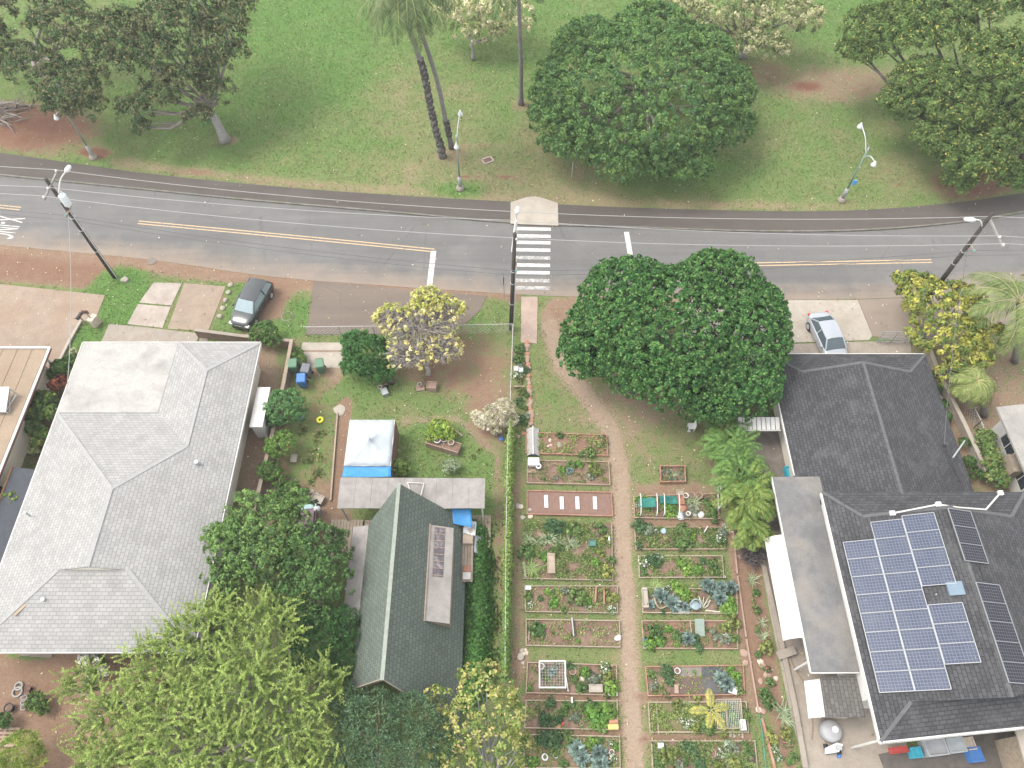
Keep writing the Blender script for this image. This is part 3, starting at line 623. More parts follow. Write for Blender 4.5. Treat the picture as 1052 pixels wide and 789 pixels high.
shrub('garden_shrub', 'rounded green bush at the corner of the canopy tent', G(410,484), lb((409,480,.8,8,.9,.8),(415,483,.6,6,.9,.8)), FRESH, .2, .16, 18, .14, .08)
# row of bushes along the boundary wall
HB = 'bushes along the boundary wall'
for nm, lab, bb, lo, cs in (
 ('boundary_shrub','dome-shaped green bush below the rubbish bins',(293,430),((293,418,1.5,21,.9,.75),(284,428,1.1,12,.9,.7),(303,426,1.1,11,.9,.7)),[(.065,.135,.05),(.08,.155,.055),(.055,.12,.045)]),
 ('boundary_shrub','yellowish green bush second below the rubbish bins',(287,466),((287,459,1.2,14,.9,.75),(293,452,1.2,10,.9,.7)),[(.09,.15,.035),(.11,.17,.04)]),
 ('boundary_shrub','low dark bush third below the rubbish bins',(279,490),((277,484,.9,11,.9,.7),(286,492,.8,9,.9,.7)),GREEN),
 ('boundary_shrub','leafy green bush in front of the black car bonnet',(272,350),((272,342,1.1,13,.9,.8),(281,350,.9,8,.9,.8),(264,347,.9,7,.9,.8)),[(.06,.11,.035),(.08,.13,.035)]),
 ('boundary_shrub','dark weedy bush in the corner behind the green bin',(306,368),((303,364,.5,7,.9,.8),(309,371,.5,6,.9,.8)),GREEN),
 ('boundary_shrub','tangled low greenery below the boundary bushes',(298,510),((296,506,.7,13,.9,.5),(310,512,.6,10,.9,.5),(283,516,.7,10,.9,.5)),GREEN)):
    shrub(nm, lab, G(*bb), lb(*lo), cs, .27, .2, 20, .17, .085, group=HB)
# trees between the grey-roofed house and the A-frame
TG = [(.065,.115,.034),(.085,.14,.04),(.072,.125,.044),(.10,.16,.044)]
shrub('leafy_tree', 'bright green broadleaf tree overhanging the grey shingle roof eave', G(262,590), lb((262,535,4.2,36,.9,.6),(240,560,3.8,28,.9,.6),(290,545,3.6,30,.9,.6),(235,595,3,26,.9,.6),(268,575,3.8,30,.9,.6),(300,520,3,20,.9,.6),(222,548,3.2,14,.9,.6)), TG, .42, .27, 26, .19, .095, 'tree', group='trees between the houses', tip=[(.13,.19,.06),(.15,.21,.07)], tipn=.28, r=.2, jit=.22, jitter=.28, keep=.7)
shrub('leafy_tree', 'deep green broadleaf tree against the A-frame side roof', G(322,640), lb((322,560,3.6,28,.9,.6),(335,590,3.6,30,.9,.6),(305,600,3.4,30,.9,.6),(345,560,3,18,.9,.6),(325,625,3,26,.9,.6),(295,575,3.4,20,.9,.6)), [(.05,.095,.03),(.062,.112,.034),(.072,.12,.04)], .42, .27, 26, .19, .095, 'tree', group='trees between the houses', tip=[(.11,.165,.05)], tipn=.22, r=.2, jit=.22, jitter=.28, keep=.7)
shrub('fern_tree', 'dark feathery green tree at the lower end of the A-frame side', G(335,690), lb((340,650,2.8,26,.9,.55),(320,665,2.8,24,.9,.55),(345,680,2.2,22,.9,.55),(312,640,3,20,.9,.55),(355,640,2.4,16,.9,.55)), [(.035,.085,.025),(.045,.10,.03)], .36, .34, 26, .26, .06, 'tree', group='trees between the houses', r=.16, radial=.7)
# feathery yellow-green tree filling the lower left
b = G(225,800); t = thing('feathery_tree', 'large feathery yellow-green tree filling the lower left corner', 'tree', b)
LF = lb((215,660,4.6,52,.9,.55),(270,650,4.4,44,.9,.55),(170,690,4.2,50,.9,.55),(250,710,5.2,58,.9,.55),(190,745,4.8,60,.9,.55),(120,740,3.6,44,.9,.5),(290,745,4.6,50,.9,.55),(230,780,5,60,.9,.5),(140,790,4,55,.9,.5),(310,790,4,46,.9,.5),(85,700,2.8,24,.9,.5),(330,700,3.6,26,.9,.5),(100,780,3.,30,.9,.5))
mb = MB(); limbs(mb, b, b+[0,1.2,2.2], .32, LF, sub=2)
sp, so = lobe_points(LF, .41, -.25, .3, .72, .2); Vs = []; Cs = []
for p, o in zip(sp, so):
    Ls = rng.uniform(.9, 1.9); d = unit(o*.7 + np.array([rng.normal()*.5, rng.normal()*.5, .45])); k = 9; pts = [p - d*Ls*.5]
    for i in range(k): pts.append(pts[-1] + d*Ls/k); d = unit(d + np.array([rng.normal()*.10, rng.normal()*.10, -.07]))
    pts = np.array(pts)
    if rng.random() < .2: mb.tube(pts[:6], [.035,.03,.026,.022,.018,.012], 4)
    n = 92; tt = rng.uniform(.05, 1, n); i0 = np.minimum((tt*k).astype(int), k-1); q = pts[i0] + (pts[i0+1]-pts[i0])*(tt*k-i0)[:, None]
    tg = unit(pts[i0+1]-pts[i0]); D = unit(unit(np.cross(tg, rnd_dirs(n)))*.8 + tg*.7); wdt = (1-tt*.55)
    Vs.append(leaf_verts(q, D, unit(np.array([0,0,1.])+rng.normal(size=(n,3))*.45), .17*wdt*rng.uniform(.7,1.25,n), np.full(n, .038)))
    cg = pal([(.07,.125,.03),(.085,.14,.034)], n, .1); cy = pal([(.16,.215,.06),(.20,.235,.08),(.125,.185,.048)], n, .1); f = np.clip(tt*1.1-.05+rng.normal(size=n)*.15, 0, 1)[:, None]; Cs.append((cg*(1-f)+cy*f)*rng.uniform(.75,1.35))
mb.build('trunk', m_bark, t, True); quads_object('crown', np.concatenate(Vs), np.concatenate(Cs), LEAF, t)
sh = shrub('feathery_sapling', 'feathery yellow-green sapling in the bottom left dirt yard', G(20,800), lb((22,770,1.6,18,.9,.7),(12,785,1.2,16,.9,.7),(32,785,1.2,14,.9,.7)), [(.13,.18,.04),(.17,.21,.05),(.09,.14,.03)], .26, .3, 26, .2, .04, 'tree', radial=.8)
# trees at the bottom centre
shrub('conifer_tree', 'dark blue-green tree below the A-frame gable', G(400,830), lb((388,745,4,34,.9,.6),(425,738,4,26,.9,.6),(370,765,3.6,30,.9,.6),(412,775,4,36,.9,.6),(445,760,3.4,26,.9,.6),(360,725,3,20,.9,.6),(395,800,3.6,36,.9,.5)), [(.05,.09,.045),(.062,.105,.052),(.078,.125,.058)], .38, .36, 28, .2, .06, 'tree', tip=[(.10,.15,.09)], tipn=.15, r=.2, radial=.75)
shrub('autumn_tree', 'yellow-green tree with pale branches at the fence end by the lowest left beds', G(505,815), lb((500,712,4,30,.9,.6),(520,738,3.6,24,.9,.6),(480,745,3.6,28,.9,.6),(510,770,3.4,30,.9,.6),(450,720,3,14,.9,.6),(488,700,3.6,18,.9,.6),(533,765,2.8,12,.9,.6),(470,780,3,30,.9,.6)), [(.20,.22,.06),(.15,.18,.05),(.26,.25,.09),(.10,.14,.04)], .46, .3, 20, .2, .11, 'tree', bark=m_barkpale, r=.2, tip=[(.32,.24,.12)], tipn=.1, fill=.05)
shrub('flowering_shrub', 'white-blossomed bush at the lower eave of the grey roof', G(97,700), lb((97,683,1.2,11,.9,.8),(102,690,.8,10,.9,.8),(90,676,1.2,7,.9,.8)), [(.40,.39,.36),(.33,.33,.29),(.07,.10,.035)], .2, .15, 22, .12, .08)
shrub('garden_shrub', 'small dark round bush beside the tyres in the dirt yard', G(38,725), lb((38,720,.6,9,.9,.8),(43,727,.5,7,.9,.8)), GREEN, .2, .16, 20, .15, .08)
shrub('garden_shrub', 'dark clipped bush at the left picture edge of the dirt yard', G(1,745), lb((2,742,.6,9,.9,.8)), GREEN, .2, .16, 20, .15, .07)
# bamboo-like clump between garden and house
t = b = G(760,510); t = thing('areca_palm_clump', 'long clump of yellow-green bamboo palms between garden and house drive', 'palm clump', b)
Vs = []; Cs = []; mb = MB()
for (u, v, z, r, w) in ((745,448,1.8,16,0),(752,462,2.2,20,0),(757,482,2.2,22,0),(750,475,1.8,14,0),(765,500,2.4,22,1),(762,520,2.4,22,1),(768,535,2.0,18,1),(772,550,1.4,10,1),(778,515,2,12,1),(740,460,1.2,9,0),(758,495,2.2,20,0),(770,490,2.0,16,0),(748,440,1.5,14,0)):
    c, rr = lobe(u, v, z, r, .9, .7)
    for k in range(34):
        a = rng.uniform(0, 6.283); s = c*[1,1,0] + np.array([math.cos(a), math.sin(a), 0])*rr[0]*rng.uniform(0, .6); e = c + np.array([math.cos(a)*rr[0], math.sin(a)*rr[1], 0])*rng.uniform(.1, .8) + [0,0,rng.uniform(0,.9)*rr[2]]
        if k < 12: mb.tube([s, e], [.03, .02], 4)
        p, V, C = frond(e, (math.cos(a+rng.normal()*.6), math.sin(a+rng.normal()*.6), rng.uniform(.3, 1.2)), rng.uniform(.8, 1.3), 1.4, 17, .42, .05, [(.06,.11,.035),(.08,.14,.035)] if w == 0 else [(.075,.125,.03),(.10,.14,.034),(.055,.10,.026),(.135,.155,.045)], .3, 7); Vs.append(V); Cs.append(C)
mb.build('canes', M('cane_green', (.22,.25,.08), .7, .2, 3), t, True); quads_object('crown', np.concatenate(Vs), np.concatenate(Cs), LEAF, t)
t = thing('bare_bush', 'dark leafless twiggy bush beside the house corner below the palm clump', 'shrub', G(773,572)); mb = MB(); c = G(773,570,.3)
for k in range(170):
    d = rnd_dirs(1)[0]; d[2] = abs(d[2]); e = c + d*np.array([.85,.85,.8])*rng.uniform(.7, 1.1); m_ = (c+e)/2+rng.normal(size=3)*.15; mb.tube([c-[0,0,.3], m_, e], [.03,.025,.012], 4)
    for q in range(2): mb.tube([m_, e+rng.normal(size=3)*.25], [.018,.008], 3)
mb.build('branches', M('twig_dark', (.12,.10,.10), .9, .3, 5), t, True)
# right edge
YG = [(.20,.20,.04),(.26,.24,.06),(.14,.16,.04),(.08,.11,.03)]
shrub('autumn_tree', 'yellow-green leafy tree in front of the right utility pole', G(970,360), lb((962,320,3,34,.85,.6),(945,300,3.2,22,.85,.6),(985,310,3.2,26,.85,.6),(975,345,2.8,30,.85,.6),(995,370,2.2,22,.85,.6),(955,345,2.6,22,.85,.6),(930,290,3,13,.85,.6),(1010,345,2.6,22,.85,.6),(980,385,1.8,16,.85,.6)), YG, .46, .36, 20, .30, .14, 'tree', r=.18, fill=.08, bark=m_bark)
cp = [(.095,.13,.042),(.125,.15,.052),(.075,.11,.036),(.16,.165,.075)]
b = G(1042,372); top = G(1046,312,5.2); palm('coconut_palm', 'coconut palm with long feathery fronds at the right picture edge', b, palm_pts(b, top, (.1,0,0)), .17, 20, 3.9, cp, 'palms at the right', droop=1.5, upr=.55, ll=.95, lw=.05, leaflets=56)
b = G(1011,428); top = G(1003,392,2.6); palm('fan_palm', 'short shaggy yellow-green palm beside the boundary wall', b, palm_pts(b, top, (.1,0,0)), .15, 34, 2.0, [(.13,.16,.05),(.18,.195,.075),(.09,.125,.036)], 'palms at the right', droop=2.0, upr=.5, ll=.6, lw=.045, leaflets=44)
shrub('boundary_shrub', 'green creeper shrub along the wall under the fan palm', G(1015,470), lb((1012,450,1,9,.9,.8),(1020,475,1,11,.9,.8),(1025,492,1,10,.9,.8),(1016,462,.9,8,.9,.8)), [(.08,.13,.035),(.06,.11,.035),(.14,.17,.06)], .25, .2, 20, .17, .09)
shrub('boundary_shrub', 'low weeds at the roof corner beside the right wall', G(1000,480), lb((996,475,.6,6,.9,.8),(1003,488,.6,6,.9,.8),(990,455,.6,5,.9,.8)), GREEN, .22, .17, 18, .15, .08)
shrub('boundary_shrub', 'narrow hedge of dark potted greenery beside the dark roof edge', G(968,418), lb((958,385,.6,4,.9,.9),(962,400,.6,4,.9,.9),(967,415,.6,5,.9,.9),(972,428,.6,4.5,.9,.9)), GREEN, .2, .15, 18, .14, .08)
# planting between the two left houses
SB = 'planting between the two left houses'
shrub('garden_shrub', 'red-leaved shrub between the driveway and the grey roof', G(60,404), lb((59,396,1.2,8,.9,.8),(63,390,1.,5,.9,.8)), [(.22,.06,.05),(.28,.09,.07),(.14,.05,.04)], .2, .16, 20, .16, .08, group=SB)
shrub('garden_shrub', 'green bush behind the red-leaved shrub beside the grey roof', G(67,385), lb((63,378,1.2,9,.9,.8),(74,372,1.,8,.9,.8),(56,384,.9,6,.9,.8)), GREEN, .22, .17, 20, .17, .09, group=SB)
shrub('garden_shrub', 'glossy dark broadleaf bush below the red-leaved shrub', G(48,420), lb((46,412,1.3,11,.9,.8),(40,424,1.1,9,.9,.8),(54,424,1.1,8,.9,.8),(36,440,.9,8,.9,.8)), DEEP+GREEN, .24, .2, 18, .24, .12, group=SB, tip=[(.25,.27,.06)], tipn=.07)
shrub('garden_shrub', 'yellowish croton bush low against the grey roof edge', G(41,452), lb((43,446,.9,7,.9,.8),(38,455,.8,6,.9,.8)), [(.10,.15,.04),(.2,.22,.06),(.06,.11,.03)], .2, .15, 18, .17, .08, group=SB)
shrub('garden_shrub', 'pale lime bush at the foot of the grey roof edge', G(36,468), lb((35,463,.6,5,.9,.8)), [(.22,.24,.12),(.16,.19,.08)], .18, .14, 16, .14, .09, group=SB)
shrub('garden_shrub', 'bright green bush beside the dark shed roof at left edge', G(12,522), lb((12,512,1.6,9,.9,.8),(8,526,1.4,9,.9,.8),(16,505,1.5,6,.9,.8)), [(.12,.18,.04),(.09,.15,.035)], .22, .17, 20, .18, .09, group=SB, tip=[(.4,.3,.05)], tipn=.03)
shrub('garden_shrub', 'pale flowering bush at the front corner of the grey roof', G(79,365), lb((79,362,.9,5,.9,.9)), [(.22,.23,.13),(.25,.25,.18),(.08,.12,.035)], .18, .14, 16, .13, .08, group=SB)
# ================================================================== BUILDINGS
m_sh_light = shingle('light_grey_shingle', (.345,.338,.325), (.285,.28,.27), .36, .21, joint=.8)
m_membrane = M('flat_roof_membrane', (.35,.335,.315), .85, .1, .8, stain=(.20,.188,.18), stainscale=.42)
m_sh_dark = shingle('charcoal_shingle', (.074,.074,.078), (.046,.046,.05), .36, .2, joint=.6, stain=(.095,.095,.095))
m_sh_green = shingle('mossy_green_shingle', (.132,.155,.13), (.102,.122,.104), .3, .26, joint=.72, stain=(.085,.108,.094))
m_flatdark = M('rolled_roofing_grey', (.15,.148,.148), .9, .25, 1.2, stain=(.24,.215,.185), stainscale=.35)
m_porch = M('weathered_porch_roof', (.27,.25,.235), .9, .22, 2, stain=(.18,.165,.155), stainscale=.8)
m_tan = M('tan_metal_roof', (.27,.205,.145), .8, .15, .7, stain=(.21,.145,.095), stainscale=.35)
def window(parent, c, w, h, axis, out):
    """framed window on a wall: axis 'x' or 'y' is the wall's run, out the outward sign"""
    x, y, z = c; d = .05*out; mb = MB(); g = MB()
    def bar(a0, a1, z0, z1, t0, t1, m_):
        if axis == 'x': m_.box(x+a0, y+min(t0,t1), z+z0, x+a1, y+max(t0,t1), z+z1)
        else: m_.box(x+min(t0,t1), y+a0, z+z0, x+max(t0,t1), y+a1, z+z1)
    for a in ((-w/2-.06, -w/2), (w/2, w/2+.06), (-.025, .025)): bar(a[0], a[1], -h/2, h/2, 0, d, mb)
    for a in ((-h/2-.06, -h/2), (h/2, h/2+.06)): bar(-w/2-.06, w/2+.06, a[0], a[1], 0, d*1.05, mb)
    bar(-w/2, w/2, -h/2, h/2, .004*out, d*.4, g)
    wd = mb.build('window', m_white, parent); g.build('pane', m_glass, wd); return wd
def cap(mb, p, q, w=.22, h=.05): mb.beam(np.array(p)-[0,0,.012], np.array(q)-[0,0,.012], w, h)

# ---- grey shingle-roofed house on the left
x0, x1, ya, yf, yb, ze, s = -29.25, -17.15, 8.45, 23.2, 28.7, 2.6, .3
t = thing('grey_roof_house', 'long house with pale grey shingle hip roof and flat front section', 'house', ((x0+x1)/2, 18, 0))
xm = (x0+x1)/2; hw = (x1-x0)/2; zr = ze + s*hw; d = 4.1; zd = ze + s*d; wx = -22.75; xr = (wx+x1)/2; zw = ze + s*(x1-xr); yq = yf - (zw-ze)/s
rf = MB()
rf.slab([(x1,ya,ze),(x1,yb,ze),(xr,yb-(x1-xr),zw),(xr,yq,zw),(xm,yf-hw,zr),(xm,ya+d,zr),(x1-d,ya+d,zd)])
rf.slab([(x0,ya,ze),(x0+d,ya+d,zd),(xm,ya+d,zr),(xm,yf-hw,zr),(x0,yf,ze)])
rf.slab([(x0,yf,ze),(xm,yf-hw,zr),(xr,yq,zw),(wx,yf,ze)])
rf.slab([(wx,yf,ze),(xr,yq,zw),(xr,yb-(x1-xr),zw),(wx,yb,ze)]); rf.slab([(wx,yb,ze),(xr,yb-(x1-xr),zw),(x1,yb,ze)])
rf.slab([(x0,ya,ze),(x1,ya,ze),(x1-d,ya+d,zd),(x0+d,ya+d,zd)])
rfo = rf.build('roof', m_sh_light, t)
MB().slab([(x0,yf+.02,ze),(wx-.02,yf+.02,ze),(wx-.02,yb,ze-.03),(x0,yb,ze-.03)], .12).build('flat_roof', m_membrane, t)
MB().add([(x0+d,ya+d+.01,zd),(x1-d,ya+d+.01,zd),(xm,ya+d+.01,zr-.02)], [(0,1,2)]).build('gable', m_cream, rfo)
mb = MB()
for p, q in (((x1,yb,ze),(xr,yb-(x1-xr),zw)),((xr,yb-(x1-xr),zw),(xr,yq,zw)),((xr,yq,zw),(xm,yf-hw,zr)),((xm,yf-hw,zr),(xm,ya+d,zr)),((x0,yf,ze),(xm,yf-hw,zr)),((x1,ya,ze),(x1-d,ya+d,zd)),((x0,ya,ze),(x0+d,ya+d,zd)),((wx,yb,ze),(xr,yb-(x1-xr),zw))): cap(mb, p, q)
mb.build('ridge_cap', M('ridge_shingle', (.29,.287,.28), .9, .15, 4), rfo)
mb = MB()
for p, q in (((x1+.03,ya,ze-.1),(x1+.03,yb,ze-.1)),((x0-.03,ya,ze-.1),(x0-.03,yb,ze-.1)),((x0,yb+.03,ze-.1),(x1,yb+.03,ze-.1)),((x0,ya-.03,ze-.1),(x1,ya-.03,ze-.1))): mb.beam(p, q, .05, .2)
mb.build('fascia', m_white, rfo)
MB().box(x0+.6, ya+.7, 0, x1-.6, yb-.6, ze-.13).build('wall', m_cream, t)
for yy in (12, 16, 20.5, 25): window(t, (x1-.6, yy, 1.5), 1.4, 1.1, 'y', 1); window(t, (x0+.6, yy, 1.5), 1.4, 1.1, 'y', -1)
for xx in (-27, -23, -19.5): window(t, (xx, ya+.7, 1.5), 1.4, 1.1, 'x', -1); window(t, (xx, yb-.6, 1.5), 1.6, 1.2, 'x', 1)
for (u, v, w) in ((28,528,.12),(46,617,.2),(203,476,.25)):
    p = G(u, v, 3.3); MB().cyl((p[0],p[1],3.0), w*.5, .55, 8).build('vent_pipe', m_galv, rfo)
p = G(24,626,3.1); tag(MB().beam(p+[-.3,-.35,.12], p+[.25,.35,.2], .18, .05).build('roof_board', m_wood, None), 'small loose board lying on the grey shingle roof', 'board')
tag(MB().box(-16.9,22.6,.3,-16.2,25.4,1.9).box(-16.95,22.5,1.9,-16.1,25.5,1.98).build('storage_cabinet', m_white, None), 'tall white cabinet against the wall beside the grey roof', 'cabinet')
# ---- brown flat-roofed house at the far left
t = thing('tan_roof_house', 'house with flat tan metal roof at the left picture edge', 'house', (-36, 22, 0))
r0 = MB().slab([(-44,12.5,2.62),(-31.5,12.5,2.62),(-31.5,28.3,2.5),(-44,28.3,2.5)], .1).build('roof', m_tan, t)
mb = MB()
for k in range(13): mb.beam((-43.6+k,12.5,2.63), (-43.6+k,28.3,2.51), .04, .03)
mb.build('roof_seam', m_tan, r0)
MB().beam((-31.46,12.5,2.5),(-31.46,28.3,2.4),.06,.3).beam((-44,28.33,2.4),(-31.43,28.33,2.4),.06,.3).build('fascia', M('maroon_fascia', (.17,.07,.055), .7, .2, 3), r0)
MB().beam((-31.4,12.5,2.7),(-31.4,28.3,2.58),.16,.07).beam((-44,28.3,2.56),(-31.4,28.3,2.56),.14,.06).build('gutter', m_white, r0)
MB().box(-43.5,13,0,-32.1,27.6,2.4).build('wall', m_cream, t); window(t, (-32.1,24,1.4), 1.4, 1.1, 'y', 1); window(t, (-32.1,18,1.4), 1.4, 1.1, 'y', 1)
for xx in (-31.9,-40): MB().beam((xx,27.9,0),(xx,27.9,2.4),.12,.12).build('post', m_white, t)
# slanted white rack on that roof
t = thing('roof_rack', 'white slanted folding table frame standing on the tan roof', 'rack', (-34, 25, 2.6)); c = G(6,412,3.0)
MB().slab([c+[-1.2,-.75,-.1],c+[.2,-.75,-.1],c+[.2,.8,.45],c+[-1.2,.8,.45]], .05).build('panel', m_white, t)
mb = MB()
for yy, zz in ((-.7,-.14),(.75,.38)):
    for xx in (-1.1, .12): MB().beam(c+[xx,yy,zz], [c[0]+xx+.1,c[1]+yy,2.6], .05, .05).build('leg', m_galv, t)
mb.beam(c+[.15,-.7,-.15], [c[0]+.25,c[1]+.7,2.65], .05, .05).beam(c+[.15,.75,.3], [c[0]+.25,c[1]-.6,2.65], .05, .05); mb.build('brace', m_galv, t)
# dark lean-to sheds between the two houses
t = thing('lean_to_shed', 'narrow dark slate-roofed lean-to between the two left houses', 'shed', (-30.4,17,0))
MB().slab([(-31.1,12.5,2.1),(-31.1,19.6,2.1),(-29.75,19.6,1.75),(-29.75,12.5,1.75)], .06).build('roof', M('dark_slate_roof', (.055,.062,.075), .6, .2, 2), t)
MB().box(-31.0,12.6,0,-29.9,19.5,1.7).build('wall', m_wood, t); MB().beam((-31.12,12.5,2.14),(-31.12,19.6,2.14),.08,.08).build('trim', M('orange_trim', (.3,.16,.08), .8, .2, 3), t)
# ---- A-frame
xr, zr, y0, y1 = -6.38, 5.5, 6.55, 17.0
t = thing('a_frame_house', 'steep A-frame house with mossy dark green roof', 'house', (-6, 12, 0))
xe, zE = -2.78, .55; xl, zl = -8.5, 2.35
rf = MB().slab([(xr,y0,zr),(xr,y1,zr),(xe,y1-.35,zE),(xe,y0-1.6,zE)], .14).slab([(xr,y0,zr),(xr,y1,zr),(xl,y1-1.2,zl),(xl,y0,zl)], .14)
rfo = rf.build('roof', m_sh_green, t); MB().beam((xr,y0-.02,zr+.03),(xr,y1+.02,zr+.03),.2,.07).build('ridge_cap', M('green_ridge', (.24,.26,.22), .8, .2, 4), rfo)
MB().add([(xl+.2,y1-.9,0),(xe-.2,y1-.7,0),(xe-.3,y1-.7,.9),(xr,y1-.5,zr-.2),(xl+.2,y1-1.2,zl)], [(0,1,2,3,4)]).add([(xl+.25,y0+.9,0),(xe-.3,y0+.7,0),(xe-.3,y0+.7,.8),(xr,y0+.9,zr-.3),(xl+.25,y0+.9,zl)], [(4,3,2,1,0)]).add([(xl+.2,y0+.9,0),(xl+.2,y1-1.2,0),(xl+.2,y1-1.2,zl),(xl+.2,y0+.9,zl)],[(3,2,1,0)]).build('wall', M('dark_timber', (.075,.06,.05), .85, .3, 4), t)
mb = MB()
for a in (.35, .7): mb.beam((xr,y0+.3,zr-.25),(xr+(xl-xr)*a,y0+.3,zr-.25+(zl-zr)*a),.08,.16)
mb.beam((xr,y0+.04,zr-.12),(xl,y0+.04,zl-.1),.05,.2).beam((xr,y0+.04,zr-.12),(xe,y0-1.56,zE-.1),.05,.2).build('barge_board', m_wood, rfo)
zp = lambda x: zr - (zr-zE)/(xe-xr)*(x-xr)
dm = MB(); A = [(-4.72,9.95,zp(-4.72)+.05),(-3.4,9.85,2.98),(-3.4,15.3,2.98),(-4.72,15.4,zp(-4.72)+.05)]
dm.slab(A, .07); dmo = dm.build('dormer', m_porch, t)
MB().add([(-3.45,9.95,zp(-3.45)-.1),(-3.45,15.2,zp(-3.45)-.1),(-3.45,15.2,2.9),(-3.45,9.95,2.9)],[(0,1,2,3)]).add([(-4.7,9.97,zp(-4.7)-.1),(-3.45,9.95,zp(-3.45)-.1),(-3.45,9.95,2.88),(-4.7,9.97,zp(-4.7))],[(0,1,2,3)]).add([(-4.7,15.35,zp(-4.7)-.1),(-3.45,15.2,zp(-3.45)-.1),(-3.45,15.2,2.88),(-4.7,15.35,zp(-4.7))],[(3,2,1,0)]).build('dormer_wall', m_wood, dmo)
zd_ = lambda x: A[0][2] + (2.98-A[0][2])/1.32*(x+4.72)
mb = MB(); mb.slab([(-4.45,12.4,zd_(-4.45)+.05),(-3.88,12.38,zd_(-3.88)+.05),(-3.88,15.25,zd_(-3.88)+.05),(-4.45,15.28,zd_(-4.45)+.05)], .05); mb.build('dark_panel', M('dark_weathered_panel', (.10,.085,.095), .8, .6, 6, stain=(.28,.25,.25), stainscale=2.5), dmo)
for k in range(8): yy = 12.45 + k*.4; MB().beam((-4.45,yy,zd_(-4.45)+.07),(-3.88,yy,zd_(-3.88)+.07),.035,.02).build('batten', m_wood, dmo)
MB().beam((-4.74,9.9,zp(-4.72)+.1),(-4.74,15.42,zp(-4.72)+.1),.08,.07).build('trim', m_wood, dmo)
# porch roof in sheets
for k in range(9):
    a = -10.5 + k*.985; MB().slab([(a,16.75+.03*math.sin(k),2.36),(a+.975,16.75+.03*math.sin(k+1),2.36),(a+.975,18.72-.02*k*.3,2.5),(a,18.72-.02*k*.3,2.5)], .05).build('porch_roof_sheet', m_porch, t)
mb = MB()
for xx in (-10.3,-7.4,-4.6,-1.8):
    for yy in (16.9, 18.5): MB().beam((xx,yy,0),(xx,yy,2.36),.09,.09).build('porch_post', m_white, t)
MB().beam((-6.35,18.35,2.58),(-5.35,18.3,2.58),.04,.04).beam((-5.35,18.3,2.58),(-5.55,17.3,2.55),.04,.04).beam((-6.35,18.35,2.58),(-6.2,17.9,2.56),.04,.04).build('roof_pipe', m_white, t)
MB().slab([(-9.45,9.7,2.1),(-8.3,10.1,2.3),(-8.3,15.75,2.3),(-9.45,15.7,2.1)], .06).build('side_roof', m_porch, t)
mb = MB()
for k in range(3): MB().beam((-9.35, 10+k*2.7, 0), (-9.35, 10+k*2.7, 2.08), .09, .09).build('side_post', m_wood, t)
for k in range(10): MB().box(-11.3+k*.2, 14.6-.1*(k%3), .12, -11.12+k*.2, 16.9, .17).build('deck_plank', m_woodpale, t)
for k in range(8): MB().box(-9.2, 15.3+k*.2, .12, -8.3, 15.48+k*.2, .17).build('deck_plank', m_woodpale, t)
for k in range(8): MB().box(-2.9+k*.2, 15.0+.1*(k%2), .12, -2.72+k*.2, 17.2, .17).build('deck_plank', m_wood, t)
